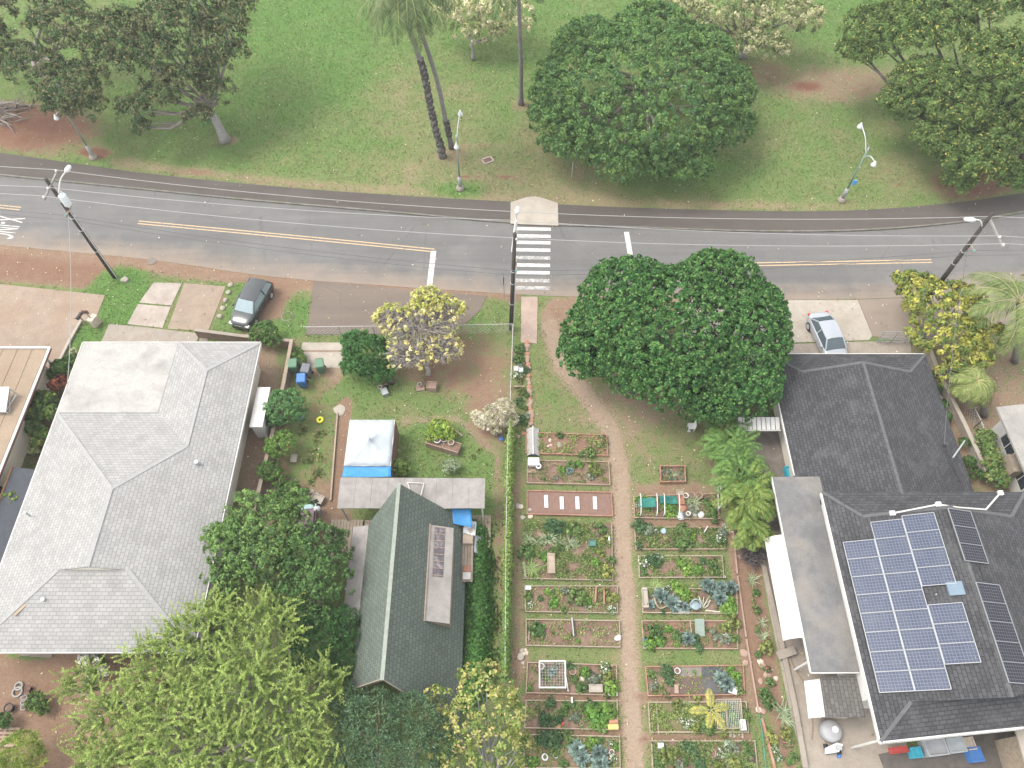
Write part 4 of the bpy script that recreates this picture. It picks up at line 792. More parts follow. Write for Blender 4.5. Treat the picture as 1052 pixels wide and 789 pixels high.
# ---- dutch-hip houses on the right
def dutch(t, x0, x1, y0, y1, ze, s, d, yskew=0., south=True):
    xm = (x0+x1)/2; hw = (x1-x0)/2; zr = ze+s*hw; zd = ze+s*d
    if not south:
        q = MB().slab([(x0,y0,ze),(x0,y1,ze),(x0+d,y1-d,zd),(xm,y1-d,zr),(xm,y0,zr)]).slab([(x1,y0,ze),(xm,y0,zr),(xm,y1-d,zr),(x1-d,y1-d,zd),(x1,y1,ze)]).slab([(x0,y1,ze),(x1,y1,ze),(x1-d,y1-d,zd),(x0+d,y1-d,zd)])
        r = q.build('roof', m_sh_dark, t); MB().add([(x0+d,y1-d-.01,zd),(x1-d,y1-d-.01,zd),(xm,y1-d-.01,zr-.03)],[(2,1,0)]).build('gable', m_grey, r); MB().add([(x0,y0+.01,ze-.05),(x1,y0+.01,ze-.05),(xm,y0+.01,zr-.05)],[(0,1,2)]).build('gable', m_grey, r); mb = MB()
        for p, e in (((xm,y0,zr),(xm,y1-d,zr)),((x0,y1,ze),(x0+d,y1-d,zd)),((x1,y1,ze),(x1-d,y1-d,zd)),((x0+d,y1-d,zd),(xm,y1-d,zr)),((x1-d,y1-d,zd),(xm,y1-d,zr))): cap(mb, p, e, .17)
        mb.build('ridge_cap', M('ridge_pale_shingle', (.10,.10,.102), .9, .25, 4), r); return r, xm, zr
    q = MB().slab([(x0,y0,ze),(x0,y1,ze),(x0+d,y1-d,zd),(xm,y1-d,zr),(xm,y0+d,zr),(x0+d,y0+d,zd)])
    q.slab([(x1,y0+yskew,ze),(x1-d,y0+d+yskew,zd),(xm,y0+d,zr),(xm,y1-d,zr),(x1-d,y1-d,zd),(x1,y1,ze)])
    q.slab([(x0,y1,ze),(x1,y1,ze),(x1-d,y1-d,zd),(x0+d,y1-d,zd)]); q.slab([(x0,y0,ze),(x1,y0+yskew,ze),(x1-d,y0+d+yskew,zd),(x0+d,y0+d,zd)])
    r = q.build('roof', m_sh_dark, t)
    MB().add([(x0+d,y1-d-.01,zd),(x1-d,y1-d-.01,zd),(xm,y1-d-.01,zr-.03)],[(2,1,0)]).build('gable', m_grey, r); MB().add([(x0+d,y0+d+.01,zd),(x1-d,y0+d+.01+yskew,zd),(xm,y0+d+.01,zr-.03)],[(0,1,2)]).build('gable', m_grey, r)
    mb = MB()
    for p, e in (((xm,y0+d,zr),(xm,y1-d,zr)),((x0,y0,ze),(x0+d,y0+d,zd)),((x0,y1,ze),(x0+d,y1-d,zd)),((x1,y1,ze),(x1-d,y1-d,zd)),((x0+d,y1-d,zd),(xm,y1-d,zr)),((x1-d,y1-d,zd),(xm,y1-d,zr))): cap(mb, p, e, .17)
    mb.build('ridge_cap', M('ridge_pale_shingle', (.10,.10,.102), .9, .25, 4), r); return r, xm, zr
t = thing('dark_roof_house', 'house with charcoal shingle roof facing the road beside the silver car', 'house', (22.6, 23, 0))
rU, xmU, zrU = dutch(t, 17.3, 27.9, 16.85, 27.75, 2.6, .31, 1.75, south=False)
MB().box(17.9,17.6,0,27.3,27.1,2.5).build('wall', m_cream, t); MB().beam((17.27,18.8,2.5),(17.27,27.7,2.5),.06,.2).beam((17.3,27.78,2.5),(27.9,27.78,2.5),.06,.18).build('fascia', m_white, rU)
for yy in (20, 25): window(t, (17.9,yy,1.5), 1.3, 1.1, 'y', -1)
for xx in (20, 25): window(t, (xx,27.1,1.5), 1.5, 1.1, 'x', 1)
def on_up(u, v, up=.1):
    n = np.array([.31, 0, 1.]); d_ = ray(u, v); o = np.array([0, 0, H]); return o + d_*np.dot(n, np.array([xmU, 0, zrU+up])-o)/np.dot(n, d_)
p = on_up(987,495,.05); q = on_up(971,457,.9); MB().tube([p, q], .06, 6).cyl(q-[0,0,.15], .12, .3, 8).build('service_mast', m_dark, t)
MB().tube([on_up(979,470,.5), on_up(991,453,.12)], .05, 6).build('conduit', m_galv, t)
t = thing('solar_house', 'charcoal-roofed house carrying blue solar panels at lower right', 'house', (24, 11, 0))
X0, ZE = 17.98, 4.2; XE = 29.8
rL, xmL, zrL = dutch(t, X0, XE, 3.94, 17.05, ZE, .33, 1.72, 1.1)
MB().box(18.3,6.0,0,29.3,16.7,ZE-.14).build('wall', m_white, t)
MB().beam((X0-.03,3.94,ZE-.1),(X0-.03,17.0,ZE-.1),.07,.22).build('gutter', m_white, rL)
mb = MB().beam((X0-.05,3.90,ZE-.1),(25.2,3.9+.66,ZE-.1),.09,.2)
for k in range(52): a = k/52; mb.box(18.0+a*7.2, 3.82+a*.66, ZE-.26, 18.06+a*7.2, 3.87+a*.66, ZE-.1)
mb.build('scalloped_fascia', m_white, rL)
for yy in (8.5, 12, 15.2): window(t, (18.3,yy,1.5), 1.3, 1.0, 'y', -1)
MB().box(18.2,4.0,0,18.3,4.1,ZE-.2).build('porch_post', m_white, t); MB().box(25.0,4.7,0,25.1,4.8,ZE-.2).build('porch_post', m_white, t)
fr = MB().slab([(15.75,7.35,2.95),(18.28,7.35,3.02),(18.28,17.06,3.02),(18.6,17.06,3.02),(18.6,18.55,3.02),(15.75,18.55,2.95)], .12).build('flat_roof', m_flatdark, t)
MB().beam((15.72,7.35,2.91),(15.72,18.55,2.91),.06,.16).beam((15.72,7.32,2.91),(18.26,7.32,2.95),.05,.16).build('fascia', m_white, fr)
for yy in (8, 11.5, 15, 18.3): MB().beam((15.95,yy,0),(15.95,yy,2.83),.1,.1).build('carport_post', m_white, t)
MB().slab([(16.3,5.25,2.3),(18.28,5.25,2.5),(18.28,7.25,2.5),(16.45,7.25,2.3)], .08).build('lower_roof', shingle('grey_brown_shingle', (.15,.14,.13), (.10,.095,.09), .36, .2), t)
MB().slab([(15.65,5.3,1.6),(16.28,5.3,2.25),(16.4,7.15,2.25),(15.8,7.15,1.6)], .05).build('white_awning', m_white, t)
MB().box(16.8,5.5,0,18.25,7.2,2.2).build('store_wall', m_cream, t)
# curved white awning
mb = MB(); prof = [(15.76,2.86),(15.55,2.80),(15.28,2.65),(15.05,2.40),(14.9,2.1)]
mb.add([(x, y, z) for y in (9.15, 14.95) for x, z in prof], [(i, i+1, 6+i, 5+i) for i in range(4)]); mb.add([(x, y, z-.04) for y in (9.15, 14.95) for x, z in prof], [(5+i, 6+i, i+1, i) for i in range(4)])
mb.build('curved_awning', m_white, t, True)
# solar panels
def solar_mat():
    m, nt, bs = nodes('solar_cells'); L = nt.links; uv = N(nt, 'ShaderNodeUVMap').outputs[0]
    br = N(nt, 'ShaderNodeTexBrick'); br.offset = 0; L.new(uv, br.inputs['Vector']); br.inputs['Scale'].default_value = 1; br.inputs['Brick Width'].default_value = .158; br.inputs['Row Height'].default_value = .158
    br.inputs['Mortar Size'].default_value = .012; br.inputs['Color1'].default_value = (.02,.028,.058,1); br.inputs['Color2'].default_value = (.028,.037,.072,1); br.inputs['Mortar'].default_value = (.10,.112,.14,1)
    co = N(nt, 'ShaderNodeTexCoord').outputs['Object']; n = noise(nt, co, 1.2, 3)
    L.new(mix(nt, br.outputs[0], (.075,.085,.105), ramp(nt, n, [(.45,0),(.8,.5)])), bs.inputs['Base Color']); bs.inputs['Roughness'].default_value = .18; bs.inputs['Specular IOR Level'].default_value = .6; return m
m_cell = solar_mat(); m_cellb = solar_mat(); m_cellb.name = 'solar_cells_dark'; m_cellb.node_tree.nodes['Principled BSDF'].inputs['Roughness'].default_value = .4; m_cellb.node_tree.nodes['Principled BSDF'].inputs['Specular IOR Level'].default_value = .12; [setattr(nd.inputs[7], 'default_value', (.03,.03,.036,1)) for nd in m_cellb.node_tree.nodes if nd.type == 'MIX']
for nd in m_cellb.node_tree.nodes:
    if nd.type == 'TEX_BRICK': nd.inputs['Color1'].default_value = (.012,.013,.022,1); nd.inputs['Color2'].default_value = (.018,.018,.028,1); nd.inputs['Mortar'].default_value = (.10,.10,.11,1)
def on_plane(u, v, side):
    # left plane: z = 3 + .33 (x-18.5) ; right plane: z = zr - .33 (x-xm)
    n = np.array([-.33, 0, 1.]) if side == 'l' else np.array([.33, 0, 1.]); p = np.array([X0, 0, ZE]) if side == 'l' else np.array([xmL, 0, zrL])
    d_ = ray(u, v); o = np.array([0, 0, H]); return o + d_*np.dot(n, p-o)/np.dot(n, d_)
def solar_panel(parent, corner, side, w=1.60, h=.96, dark=False):
    e1 = np.array([1, 0, .33]) if side == 'l' else np.array([1, 0, -.33]); e1 = e1/np.linalg.norm(e1); e2 = np.array([0, -1., 0]); nn = np.cross(e2, e1); nn = nn if nn[2] > 0 else -nn
    c = corner + nn*.12; P = [c, c+e1*w, c+e1*w+e2*h, c+e2*h]
    mb = MB().add([p for p in P] + [p-nn*.04 for p in P], [(3,2,1,0),(4,5,6,7),(0,1,5,4),(1,2,6,5),(2,3,7,6),(3,0,4,7)], [[(0,h),(w,h),(w,0),(0,0)]] + [[(0,0)]*4]*5)
    po = mb.build('panel', m_cellb if dark else m_cell, parent); fr = MB(); P2 = [p+nn*.008 for p in P]
    for a, b_ in ((0,1),(1,2),(2,3),(3,0)): fr.beam(P2[a], P2[b_], .035, .05, nn)
    fr.build('frame', M('panel_frame_grey', (.30,.31,.32), .5, .1, 3, metal=.4), po); return po
E1 = np.array([1, 0, .33])/math.hypot(1, .33)
ta = thing('solar_array', 'blue solar panel array on the left slope of the charcoal roof', 'solar panels', (20, 11, 4)); A0 = on_plane(866, 558, 'l'); st = .97
for k in range(8): solar_panel(ta, A0 + [0, -st*k*1.005, 0], 'l')
for k in range(9): solar_panel(ta, A0 + E1*1.64 + [0, st*(1-k)*1.005, 0], 'l')
for k in (0,1,2,3): solar_panel(ta, A0 + E1*3.28 + [0, st*(1-k)*1.005+.18, 0], 'l')
for k in (5,6,7): solar_panel(ta, A0 + E1*3.28 + [0, st*(1-k)*1.005+.18, 0], 'l')
mb = MB()
for k in range(5):
    for dx in (.4, 1.3, 2.1, 3.0, 3.8, 4.7): p = A0 + E1*dx + [0, -1.6*k, .02]; mb.box(p[0]-.03, p[1]-.03, p[2]-.02, p[0]+.03, p[1]+.03, p[2]+.1)
mb.build('mount', m_galv, ta)
tb = thing('solar_array', 'narrow dark solar panel row of three high on the right roof slope', 'solar panels', (25.5, 15, 4.8)); B0 = on_plane(972, 523, 'r')
for k in range(3): solar_panel(tb, B0 + [0, -.97*k, 0], 'r', 1.56, .96, True)
tc = thing('solar_array', 'row of five dark solar panels lower on the right roof slope', 'solar panels', (25.5, 9, 4.8)); C0 = on_plane(1000.5, 599, 'r')
for k in range(5): solar_panel(tc, C0 + [0, -.97*k, 0], 'r', 1.56, .96, True)
p = on_plane(980.6, 605, 'l'); tag(MB().slab([p+[-.35,-.35,.02],p+[.35,-.35,.25],p+[.35,.35,.25],p+[-.35,.35,.02]], .1).build('skylight', M('skylight_glass', (.13,.18,.23), .15, .1, 2, spec=.7), None), 'small pale blue skylight in the gap of the solar array', 'skylight')
mb = MB(); pr = [on_plane(916,528,'l')+[0,0,.08], on_plane(963,519,'l')+[0,0,.1], on_plane(985,522,'r')+[0,0,.08], on_plane(1012,524,'r')+[0,0,.08], on_plane(1027,507,'r')+[0,0,.06]]; mb.tube(pr, .05, 6)
for q in pr[:2] + pr[-1:]: mb.box(q[0]-.13, q[1]-.13, q[2]-.06, q[0]+.13, q[1]+.13, q[2]+.1)
mb.build('conduit', m_white, t)
for u, v in ((1008,586),(1002,574),(963,668),(968,692)): q = on_plane(u, v, 'l' if u < 990 else 'r'); MB().beam(q+[0,.3,.04], q+[.0,-.5,.04], .06, .04).build('mount_rail', m_dark, t)
# neighbour on the right edge
t = thing('white_wall_house', 'white-walled house with grey concrete roof at the right picture edge', 'house', (36, 20, 0))
MB().slab([(31.3,15.0,3.0),(44,15.0,3.0),(44,25.0,3.0),(31.0,23.4,3.0)], .15).build('roof', M('grey_mineral_roof', (.27,.255,.235), .9, .2, 1, stain=(.20,.19,.18)), t)
MB().box(32.0,15.6,0,43.5,23.2,2.85).build('wall', m_white, t); window(t, (32.0,21.5,1.6), 1.4, 1.3, 'y', -1); window(t, (32.0,19.2,1.6), 1.4, 1.3, 'y', -1); window(t, (32.0,17.2,1.5), 1.0, 1.0, 'y', -1)
MB().box(31.35,19.4,1.0,31.95,20.6,1.9).build('cabinet', m_wood, t)
t = thing('white_flat_roof_shed', 'shed with pale flat roof at the bottom right corner', 'shed', (28, 3, 0))
MB().slab([(25.6,.5,2.6),(31,.5,2.6),(31,5.2,2.6),(25.75,4.7,2.6)], .12).build('roof', m_conc_light, t); MB().box(26.0,.8,0,30.6,4.4,2.45).build('wall', m_wood, t)
# ================================================================== UTILITY POLES AND WIRES
m_wire = M('aluminium_wire', (.30,.295,.285), .5, .05, 2, bmp=0); m_wired = M('dark_cable', (.10,.10,.10), .7, .1, 2, bmp=0)
m_insul = M('porcelain_insulator', (.62,.62,.6), .35, .05, 3); m_xfmr = M('transformer_paint', (.60,.64,.66), .5, .06, 2)
WZ = 9.6
wpx = [[(53,175),(522,218),(1014,223)], [(41,193),(522,227),(1018,243)], [(36,202),(522,245),(1019,251)]]
att = [[G(u, v, WZ) for u, v in w] for w in wpx]
px0 = G(118,285); px1 = G(525,338); px2 = np.array([30.3, 33.4, 0])
for a in range(3): att[0][a] = att[0][a]*[0,1,1] + [(px0,px1,px2)[a][0], 0, 0]; att[1][a] = att[1][a]*[0,1,1] + [(px0,px1,px2)[a][0], 0, 0]; att[2][a] = att[2][a]*[0,1,1] + [(px0,px1,px2)[a][0], 0, 0]
def upole(i, base, label, lean=(0,0), xfmr=False, lamp=None):
    t = thing('utility_pole', label, 'utility pole', base, 'utility poles along the road'); b = np.array(base, float); top = b + [lean[0], lean[1], 9.95]
    MB().tube([b, b*.5+top*.5, top], [.17, .15, .12], 10).build('pole', m_pole, t, True)
    off = np.array([.17,-.06,0]); MB().tube([b+off, b+off*.9+(top-b)*.72], .035, 6).build('conduit', m_white if i < 2 else m_galv, t)
    ys = [att[k][i][1] for k in range(3)]; ya, yb = min(ys+[b[1]])-.15, max(ys+[b[1]])+.15
    ca = MB().beam((top[0]+.1, ya, WZ-.14), (top[0]+.1, yb, WZ-.14), .1, .12).build('crossarm', M('grey_crossarm', (.24,.225,.21), .85, .25, 4), t)
    for k in range(3): MB().lathe((top[0]+.1, ys[k], WZ-.08), [(.04,0),(.09,.03),(.09,.06),(.05,.07),(.08,.1),(.05,.14),(0,.15)], 8).build('insulator', m_insul, ca)
    c2 = MB().beam((top[0]+.1, b[1]-.7, 7.15), (top[0]+.1, b[1]+.5, 7.15), .08, .1).build('crossarm', m_wood, t)
    MB().lathe((top[0]+.1, b[1]-.6, 7.2), [(.04,0),(.08,.03),(.05,.1),(0,.12)], 8).build('insulator', M('teal_insulator', (.08,.3,.28), .3, .1, 3), c2)
    for z in (3.0, 5.2, 6.4): MB().cyl((b[0]+lean[0]*z/9.95, b[1]+lean[1]*z/9.95, z), .18, .06, 10).build('band', m_galv, t)
    if xfmr:
        c = b + [.42, -.08, 7.7]; tf = MB().lathe(c, [(.0,0),(.24,.01),(.26,.06),(.26,.85),(.24,.92),(.1,.98),(0,1.)], 14).build('transformer', m_xfmr, t, True)
        MB().cyl(c+[.08,.05,.95], .04, .25, 8).build('bushing', m_insul, tf); MB().beam(c+[-.3,.0,.5], c+[-.45,0,.5], .1, .5).build('bracket', m_galv, tf)
    if lamp is not None:
        e = np.array(lamp, float); s0 = np.array([b[0]+.05, b[1], e[2]-.55]); mid_ = s0*.45+e*.55+[0,0,.3]
        MB().tube(crom([s0, mid_, e], .3), .045, 7).build('lamp_arm', m_white, t, True)
        d = unit(e-mid_); MB().tube([e-d*.1, e+d*.15, e+d*.5, e+d*.62], [.08,.17,.15,.04], 10).build('lamp_head', m_whiteplas, t, True)
    return t
upole(0, px0, 'dark utility pole with grey transformer at the left roadside', (.05,.0), True, G(68,176,8.9))
upole(1, px1, 'utility pole with street light beside the crosswalk', (.25,.1), False, G(531,219,8.9))
upole(2, px2, 'utility pole rising behind the yellow-green tree at right', (.0,.1), False, G(1001,226,9.2))
for k in range(3):
    P = [np.array(a) + [.1, 0, .06] for a in att[k]]; P = [P[0]+(P[0]-P[1])*1.2] + P + [P[2]+(P[2]-P[1])*1.2]; pts = []
    for a, b in zip(P, P[1:]):
        for s in np.linspace(0, 1, 12)[:-1]: pts.append(a*(1-s)+b*s - np.array([0,0,4*.45*s*(1-s)]))
    tag(MB().tube(pts, .02, 5).build('power_line', m_wire, None), ['pale power line nearest the park, farthest of the three','pale power line in the middle of the three over the road','pale power line nearest the houses, lowest of the three in view'][k], 'power line', 'power lines')
for z, lab, rr, yo in ((7.15,'dark lower cable strung between the pole cross pieces',.035,-.5),(6.1,'lowest thin dark telephone cable between the utility poles',.03,.0)):
    P = [np.array([p[0], p[1]+yo, z]) for p in (px0, px1, px2)]; P = [P[0]+(P[0]-P[1])*1.2] + P + [P[2]+(P[2]-P[1])*1.2]; pts = []
    for a, b in zip(P, P[1:]):
        for s in np.linspace(0, 1, 12)[:-1]: pts.append(a*(1-s)+b*s - np.array([0,0,4*.5*s*(1-s)]))
    tag(MB().tube(pts, rr*.55, 5).build('telephone_cable', m_wired, None), lab, 'cable', 'telephone cables')
a = px0 + [0,0,7.0]; b = np.array([-29.0,24.5,2.7]); tag(MB().tube([a*(1-s)+b*s-np.array([0,0,.5*4*s*(1-s)]) for s in np.linspace(0,1,10)], .022, 5).build('service_drop', m_wire, None), 'thin service wire from left pole down to the grey roof', 'cable')
a = px2 + [0,0,7.0]; b = G(970,457,4.2); tag(MB().tube([a*(1-s)+b*s-np.array([0,0,.4*4*s*(1-s)]) for s in np.linspace(0,1,10)], .018, 5).build('service_drop', m_wired, None), 'thin service wire from right pole down to the dark roof mast', 'cable')

# ================================================================== PARK LAMPS
def park_lamp(base, label, hi, lo, sign=None):
    b = np.array(base, float); b[2] = .1; t = thing('park_lamp', label, 'street lamp', b, 'park lamps')
    MB().lathe(b, [(.36,0),(.36,.12),(.26,.3),(.24,.34)], 14).build('footing', m_conc, t, True)
    MB().lathe(b+[0,0,.3], [(.16,0),(.15,.9),(.11,1.0)], 12).build('base_sleeve', m_grey, t, True)
    MB().tube([b+[0,0,1.2], b+[0,0,5.2]], [.075,.055], 10).build('pole', m_greenpole, t, True)
    MB().lathe(b+[0,0,5.2], [(.07,0),(.1,.05),(.06,.15),(.03,.35),(0,.4)], 8).build('finial', m_galv, t, True)
    for e, z0 in ((hi, 5.0), (lo, 4.7)):
        e = np.array(e, float); s0 = b + [0,0,z0-b[2]]; mid_ = s0*.55+e*.45+[0,0,.42]
        ar = MB().tube(crom([s0, mid_, e+[0,0,.32]], .15), .04, 7).build('lamp_arm', m_galv, t, True)
        MB().lathe(e, [(.20,0),(.21,.05),(.16,.2),(.09,.3),(.06,.42),(0,.44)], 12).build('lamp_shade', M('lamp_shade_grey', (.55,.56,.55), .5, .08, 3), ar, True)
    if sign is not None: MB().box(b[0]-.02, b[1]-.30, 2.1, b[0]+.3, b[1]-.24, 2.55).build('sign', M('sign_blue', (.08,.3,.62), .5, .05, 3), t)
    return t
bR = G(864,207); park_lamp(bR, 'two-armed park lamp with a blue sign on its pole at right', G(883,131,6.0), G(897,170,4.7), True)
bC = G(473,195); park_lamp(bC, 'two-armed park lamp beside the twin palms', G(473,118,6.2), G(469,152,4.6))
bL = G(97,163); park_lamp(bL, 'green lamp post under the spreading trees at upper left', bL+[-.3,1.3,6.0], bL+[-.6,-.6,4.6])
for u, v, h, lab in ((587,185,1.6,'thin grey sign post on the park lawn edge below the domed tree'),):
    b = park_z(G(u,v)); t = thing('sign_post', lab, 'sign', b); MB().tube([b, b+[0,0,h]], .03, 6).build('post', m_galv, t); MB().box(b[0]-.02,b[1]-.2,h-.4,b[0]+.02,b[1]+.2,h+.2).build('plate', m_galv, t)
b = G(518,304); t = thing('sign_post', 'dark road sign seen edge-on beside the crosswalk pole', 'sign', b); MB().tube([b, b+[0,0,2.3]], .035, 6).build('post', m_galv, t); MB().box(b[0]-.03,b[1]-.3,1.6,b[0]-.06,b[1]+.3,2.35).build('plate', m_dark, t)
b = park_z(G(501,166)); t = thing('utility_cover', 'white-rimmed utility box cover set in the park lawn', 'utility cover', b)
R3 = lambda a: np.array([[math.cos(a),-math.sin(a),0],[math.sin(a),math.cos(a),0],[0,0,1]])
mb = MB(); Q = [b + R3(.5)@np.array(p) for p in ((-.42,-.3,.05),(.42,-.3,.05),(.42,.3,.05),(-.42,.3,.05))]
for i in range(4): mb.beam(Q[i], Q[(i+1)%4], .12, .08)
mb.build('rim', m_conc_light, t); MB().prism([q for q in Q], b[2]+.02, b[2]+.06).build('lid', m_redbrown, t)

# ================================================================== FALLEN BRANCHES
t = thing('brush_pile', 'pile of grey fallen branches on red dirt at the left edge of the park', 'branches', park_z(G(8,122))); mb = MB()
for k in range(70):
    s0 = park_z(G(rng.uniform(-25,18), rng.uniform(108,130))) + [0,0,rng.uniform(.05,.5)]; a = rng.normal()*.7; L_ = rng.uniform(.8,3.); e = s0 + [math.cos(a)*L_, math.sin(a)*L_*.8, rng.uniform(-.05,.5)]; m_ = (s0+e)/2+rng.normal(size=3)*.2; r = rng.uniform(.02,.05) if k > 8 else .12
    mb.tube([s0, m_, e], [r, r*.7, r*.3], 5)
    for q in range(3): f = m_ + rng.normal(size=3)*[.7,.5,.3]; f[2] = max(f[2], .15); mb.tube([m_, f], [r*.5, r*.2], 4)
mb.build('branches', m_bark, t, True); t['label'] = 'pile of grey fallen branches on red dirt at the left edge of the park'

# ================================================================== CARS
def carpaint(name, c, metal=.3, rough=.28):
    m, nt, bs = nodes(name); L = nt.links; co = N(nt,'ShaderNodeTexCoord').outputs['Object']; n = noise(nt, co, 3, 5)
    L.new(mix(nt, tuple(k*.86 for k in c), c, n), bs.inputs['Base Color']); bs.inputs['Metallic'].default_value = metal; bs.inputs['Roughness'].default_value = rough; bs.inputs['Coat Weight'].default_value = .5; bs.inputs['Coat Roughness'].default_value = .12
    return m
m_cglass = M('car_glass', (.055,.085,.10), .06, .1, 1, spec=.9, bmp=0)
def car(label, loc, ang, paint_, st, cab, width=1.78, glass=m_cglass, suv=False):
    t = thing('parked_car', label, 'car', (0,0,0), 'parked cars'); ROOT[t.name] = np.zeros(3)
    # st: stations (x, half width, top z) from the tail to the nose
    mb = MB(); ring = []
    for x, w, h in st:
        half = [(w*.86,.20),(w*.97,.30),(w,.52),(w*.985,h-.16),(w*.93,h-.045),(w*.78,h),(w*.4,h+.025)]
        ring += [(x, y, z) for y, z in half] + [(x, 0, h+.03)] + [(x, -y, z) for y, z in half[::-1]]
    k = 15; n = len(st); fs = [(i*k+j, i*k+j+1, (i+1)*k+j+1, (i+1)*k+j) for i in range(n-1) for j in range(k-1)] + [(i*k+k-1, i*k, (i+1)*k, (i+1)*k+k-1) for i in range(n-1)] + [tuple(range(k)), tuple(range(n*k-1, (n-1)*k-1, -1))]
    bo = mb.add(ring, fs).build('body', paint_, t, True)
    bv = bo.modifiers.new('sub', 'SUBSURF'); bv.levels = 1; bv.render_levels = 2
    (xr0, xr1, xf1, xf0, zb, zt, wb, wt) = cab   # rear base, roof rear, roof front, front base
    B = lambda x, s, z, w: np.array([x, s*w, z]); ro = []
    for s in (-1, 1): ro += [B(xr1, s, zt, wt), B(xf1, s, zt, wt)]
    xm_ = (xr1+xf1)/2
    mb = MB().add([(xr1-.08,-wt,zt-.05),(xm_,-wt-.02,zt+.0),(xf1+.1,-wt,zt-.06),(xr1-.05,-wt*.5,zt+.02),(xm_,-wt*.5,zt+.07),(xf1+.07,-wt*.5,zt+.01),(xr1-.05,wt*.5,zt+.02),(xm_,wt*.5,zt+.07),(xf1+.07,wt*.5,zt+.01),(xr1-.08,wt,zt-.05),(xm_,wt+.02,zt),(xf1+.1,wt,zt-.06)],
      [(0,1,4,3),(1,2,5,4),(3,4,7,6),(4,5,8,7),(6,7,10,9),(7,8,11,10)]); mb.build('roof', paint_, t, True)
    def pane(name, P): MB().add(P + [p*[1,1,1]-np.array([0,0,.03]) for p in map(np.array, P)], [(0,1,2,3),(7,6,5,4),(0,4,5,1),(1,5,6,2),(2,6,7,3),(3,7,4,0)]).build(name, glass, t)
    pane('windscreen', [np.array(p) for p in ((xf0,-wb*.92,zb),(xf0,wb*.92,zb),(xf1+.08,wt*.95,zt-.03),(xf1+.08,-wt*.95,zt-.03))])
    pane('rear_window', [np.array(p) for p in ((xr0,wb*.88,zb),(xr0,-wb*.88,zb),(xr1-.06,-wt*.92,zt-.03),(xr1-.06,wt*.92,zt-.03))])
    for s in (-1, 1):
        pane('side_window', [np.array(p) for p in ((xr0+.15,s*wb,zb),(xf0-.1,s*wb,zb),(xf1,s*(wt+.01),zt-.06),(xr1,s*(wt+.01),zt-.06))])
        mb = MB()
        for p, q in (((xf0,s*wb*.96,zb-.02),(xf1+.06,s*wt*.99,zt-.04)),((xr0+.05,s*wb*.95,zb-.02),(xr1-.04,s*wt*.98,zt-.04)),((xm_-.1,s*(wb+.005),zb),(xm_-.1,s*(wt+.02),zt-.03))): mb.beam(p, q, .09, .05)
        mb.beam((xr1,s*(wt+.01),zt-.04),(xf1,s*(wt+.01),zt-.04),.05,.05); mb.build('pillar', paint_, t)
        MB().lathe((0,0,0), [(0,-.06),(.08,-.05),(.1,0),(.07,.07),(0,.09)], 10).build('mirror', paint_, t, True).location = (xf0-.35, s*(wb+.17), zb+.05)
        MB().box(st[-1][0]-.25, min(s*.5,s*.78), .56, st[-1][0]-.02, max(s*.5,s*.78), .70).build('headlight', m_insul, t); MB().box(st[0][0]+.04, min(s*.6,s*.76), .72, st[0][0]+.2, max(s*.6,s*.76), .84).build('taillight', M('red_lens', (.5,.03,.03), .2, .1, 3), t)
        for x in (st[0][0]+.85, st[-1][0]-.85):
            wv = width/2-.1; w = MB(); w.tube([(x,s*(wv-.11),.32),(x,s*(wv+.1),.32)], .32, 18); wo = w.build('wheel', m_black, t); MB().tube([(x,s*(wv+.09),.32),(x,s*(wv+.115),.32)], .2, 14).build('rim', m_galv, wo)
    t.location = loc; t.rotation_euler = (0, 0, ang); return t
def heading(a, b): d = G(*b)-G(*a); return math.atan2(d[1], d[0])
silver = carpaint('silver_paint', (.36,.38,.41)); blackp = carpaint('black_paint', (.045,.05,.052), .35, .25)
ang = R(-81); rear = G(839,321,.7); c = rear + np.array([math.cos(ang), math.sin(ang), 0])*2.3; c[2] = .03
car('silver sedan parked nose-in on the concrete drive at right', c, ang, silver, [(-2.25,.62,.72),(-2.1,.80,.92),(-1.6,.87,.97),(-.6,.89,.93),(.6,.89,.92),(1.2,.87,.88),(1.8,.82,.80),(2.15,.70,.66),(2.25,.55,.55)], (-1.75,-.95,.45,1.15,.92,1.42,.80,.60))
ang = R(-106); rear = G(272,287,.8); c = rear + np.array([math.cos(ang), math.sin(ang), 0])*2.25; c[2] = .02
car('black hatchback parked on the grass verge in front of the grey roof', c, ang, blackp, [(-2.15,.66,.8),(-2.05,.82,1.0),(-1.6,.88,1.02),(-.6,.9,1.0),(.6,.9,.98),(1.15,.88,.96),(1.7,.84,.90),(2.05,.72,.78),(2.15,.58,.6)], (-2.0,-1.55,.3,1.1,1.0,1.56,.82,.64), suv=True, glass=M('car_glass_painted_reflection', (.22,.29,.31), .1, .1, 1, spec=.9, bmp=0))  # pale window colour has the bright glass reflections painted in

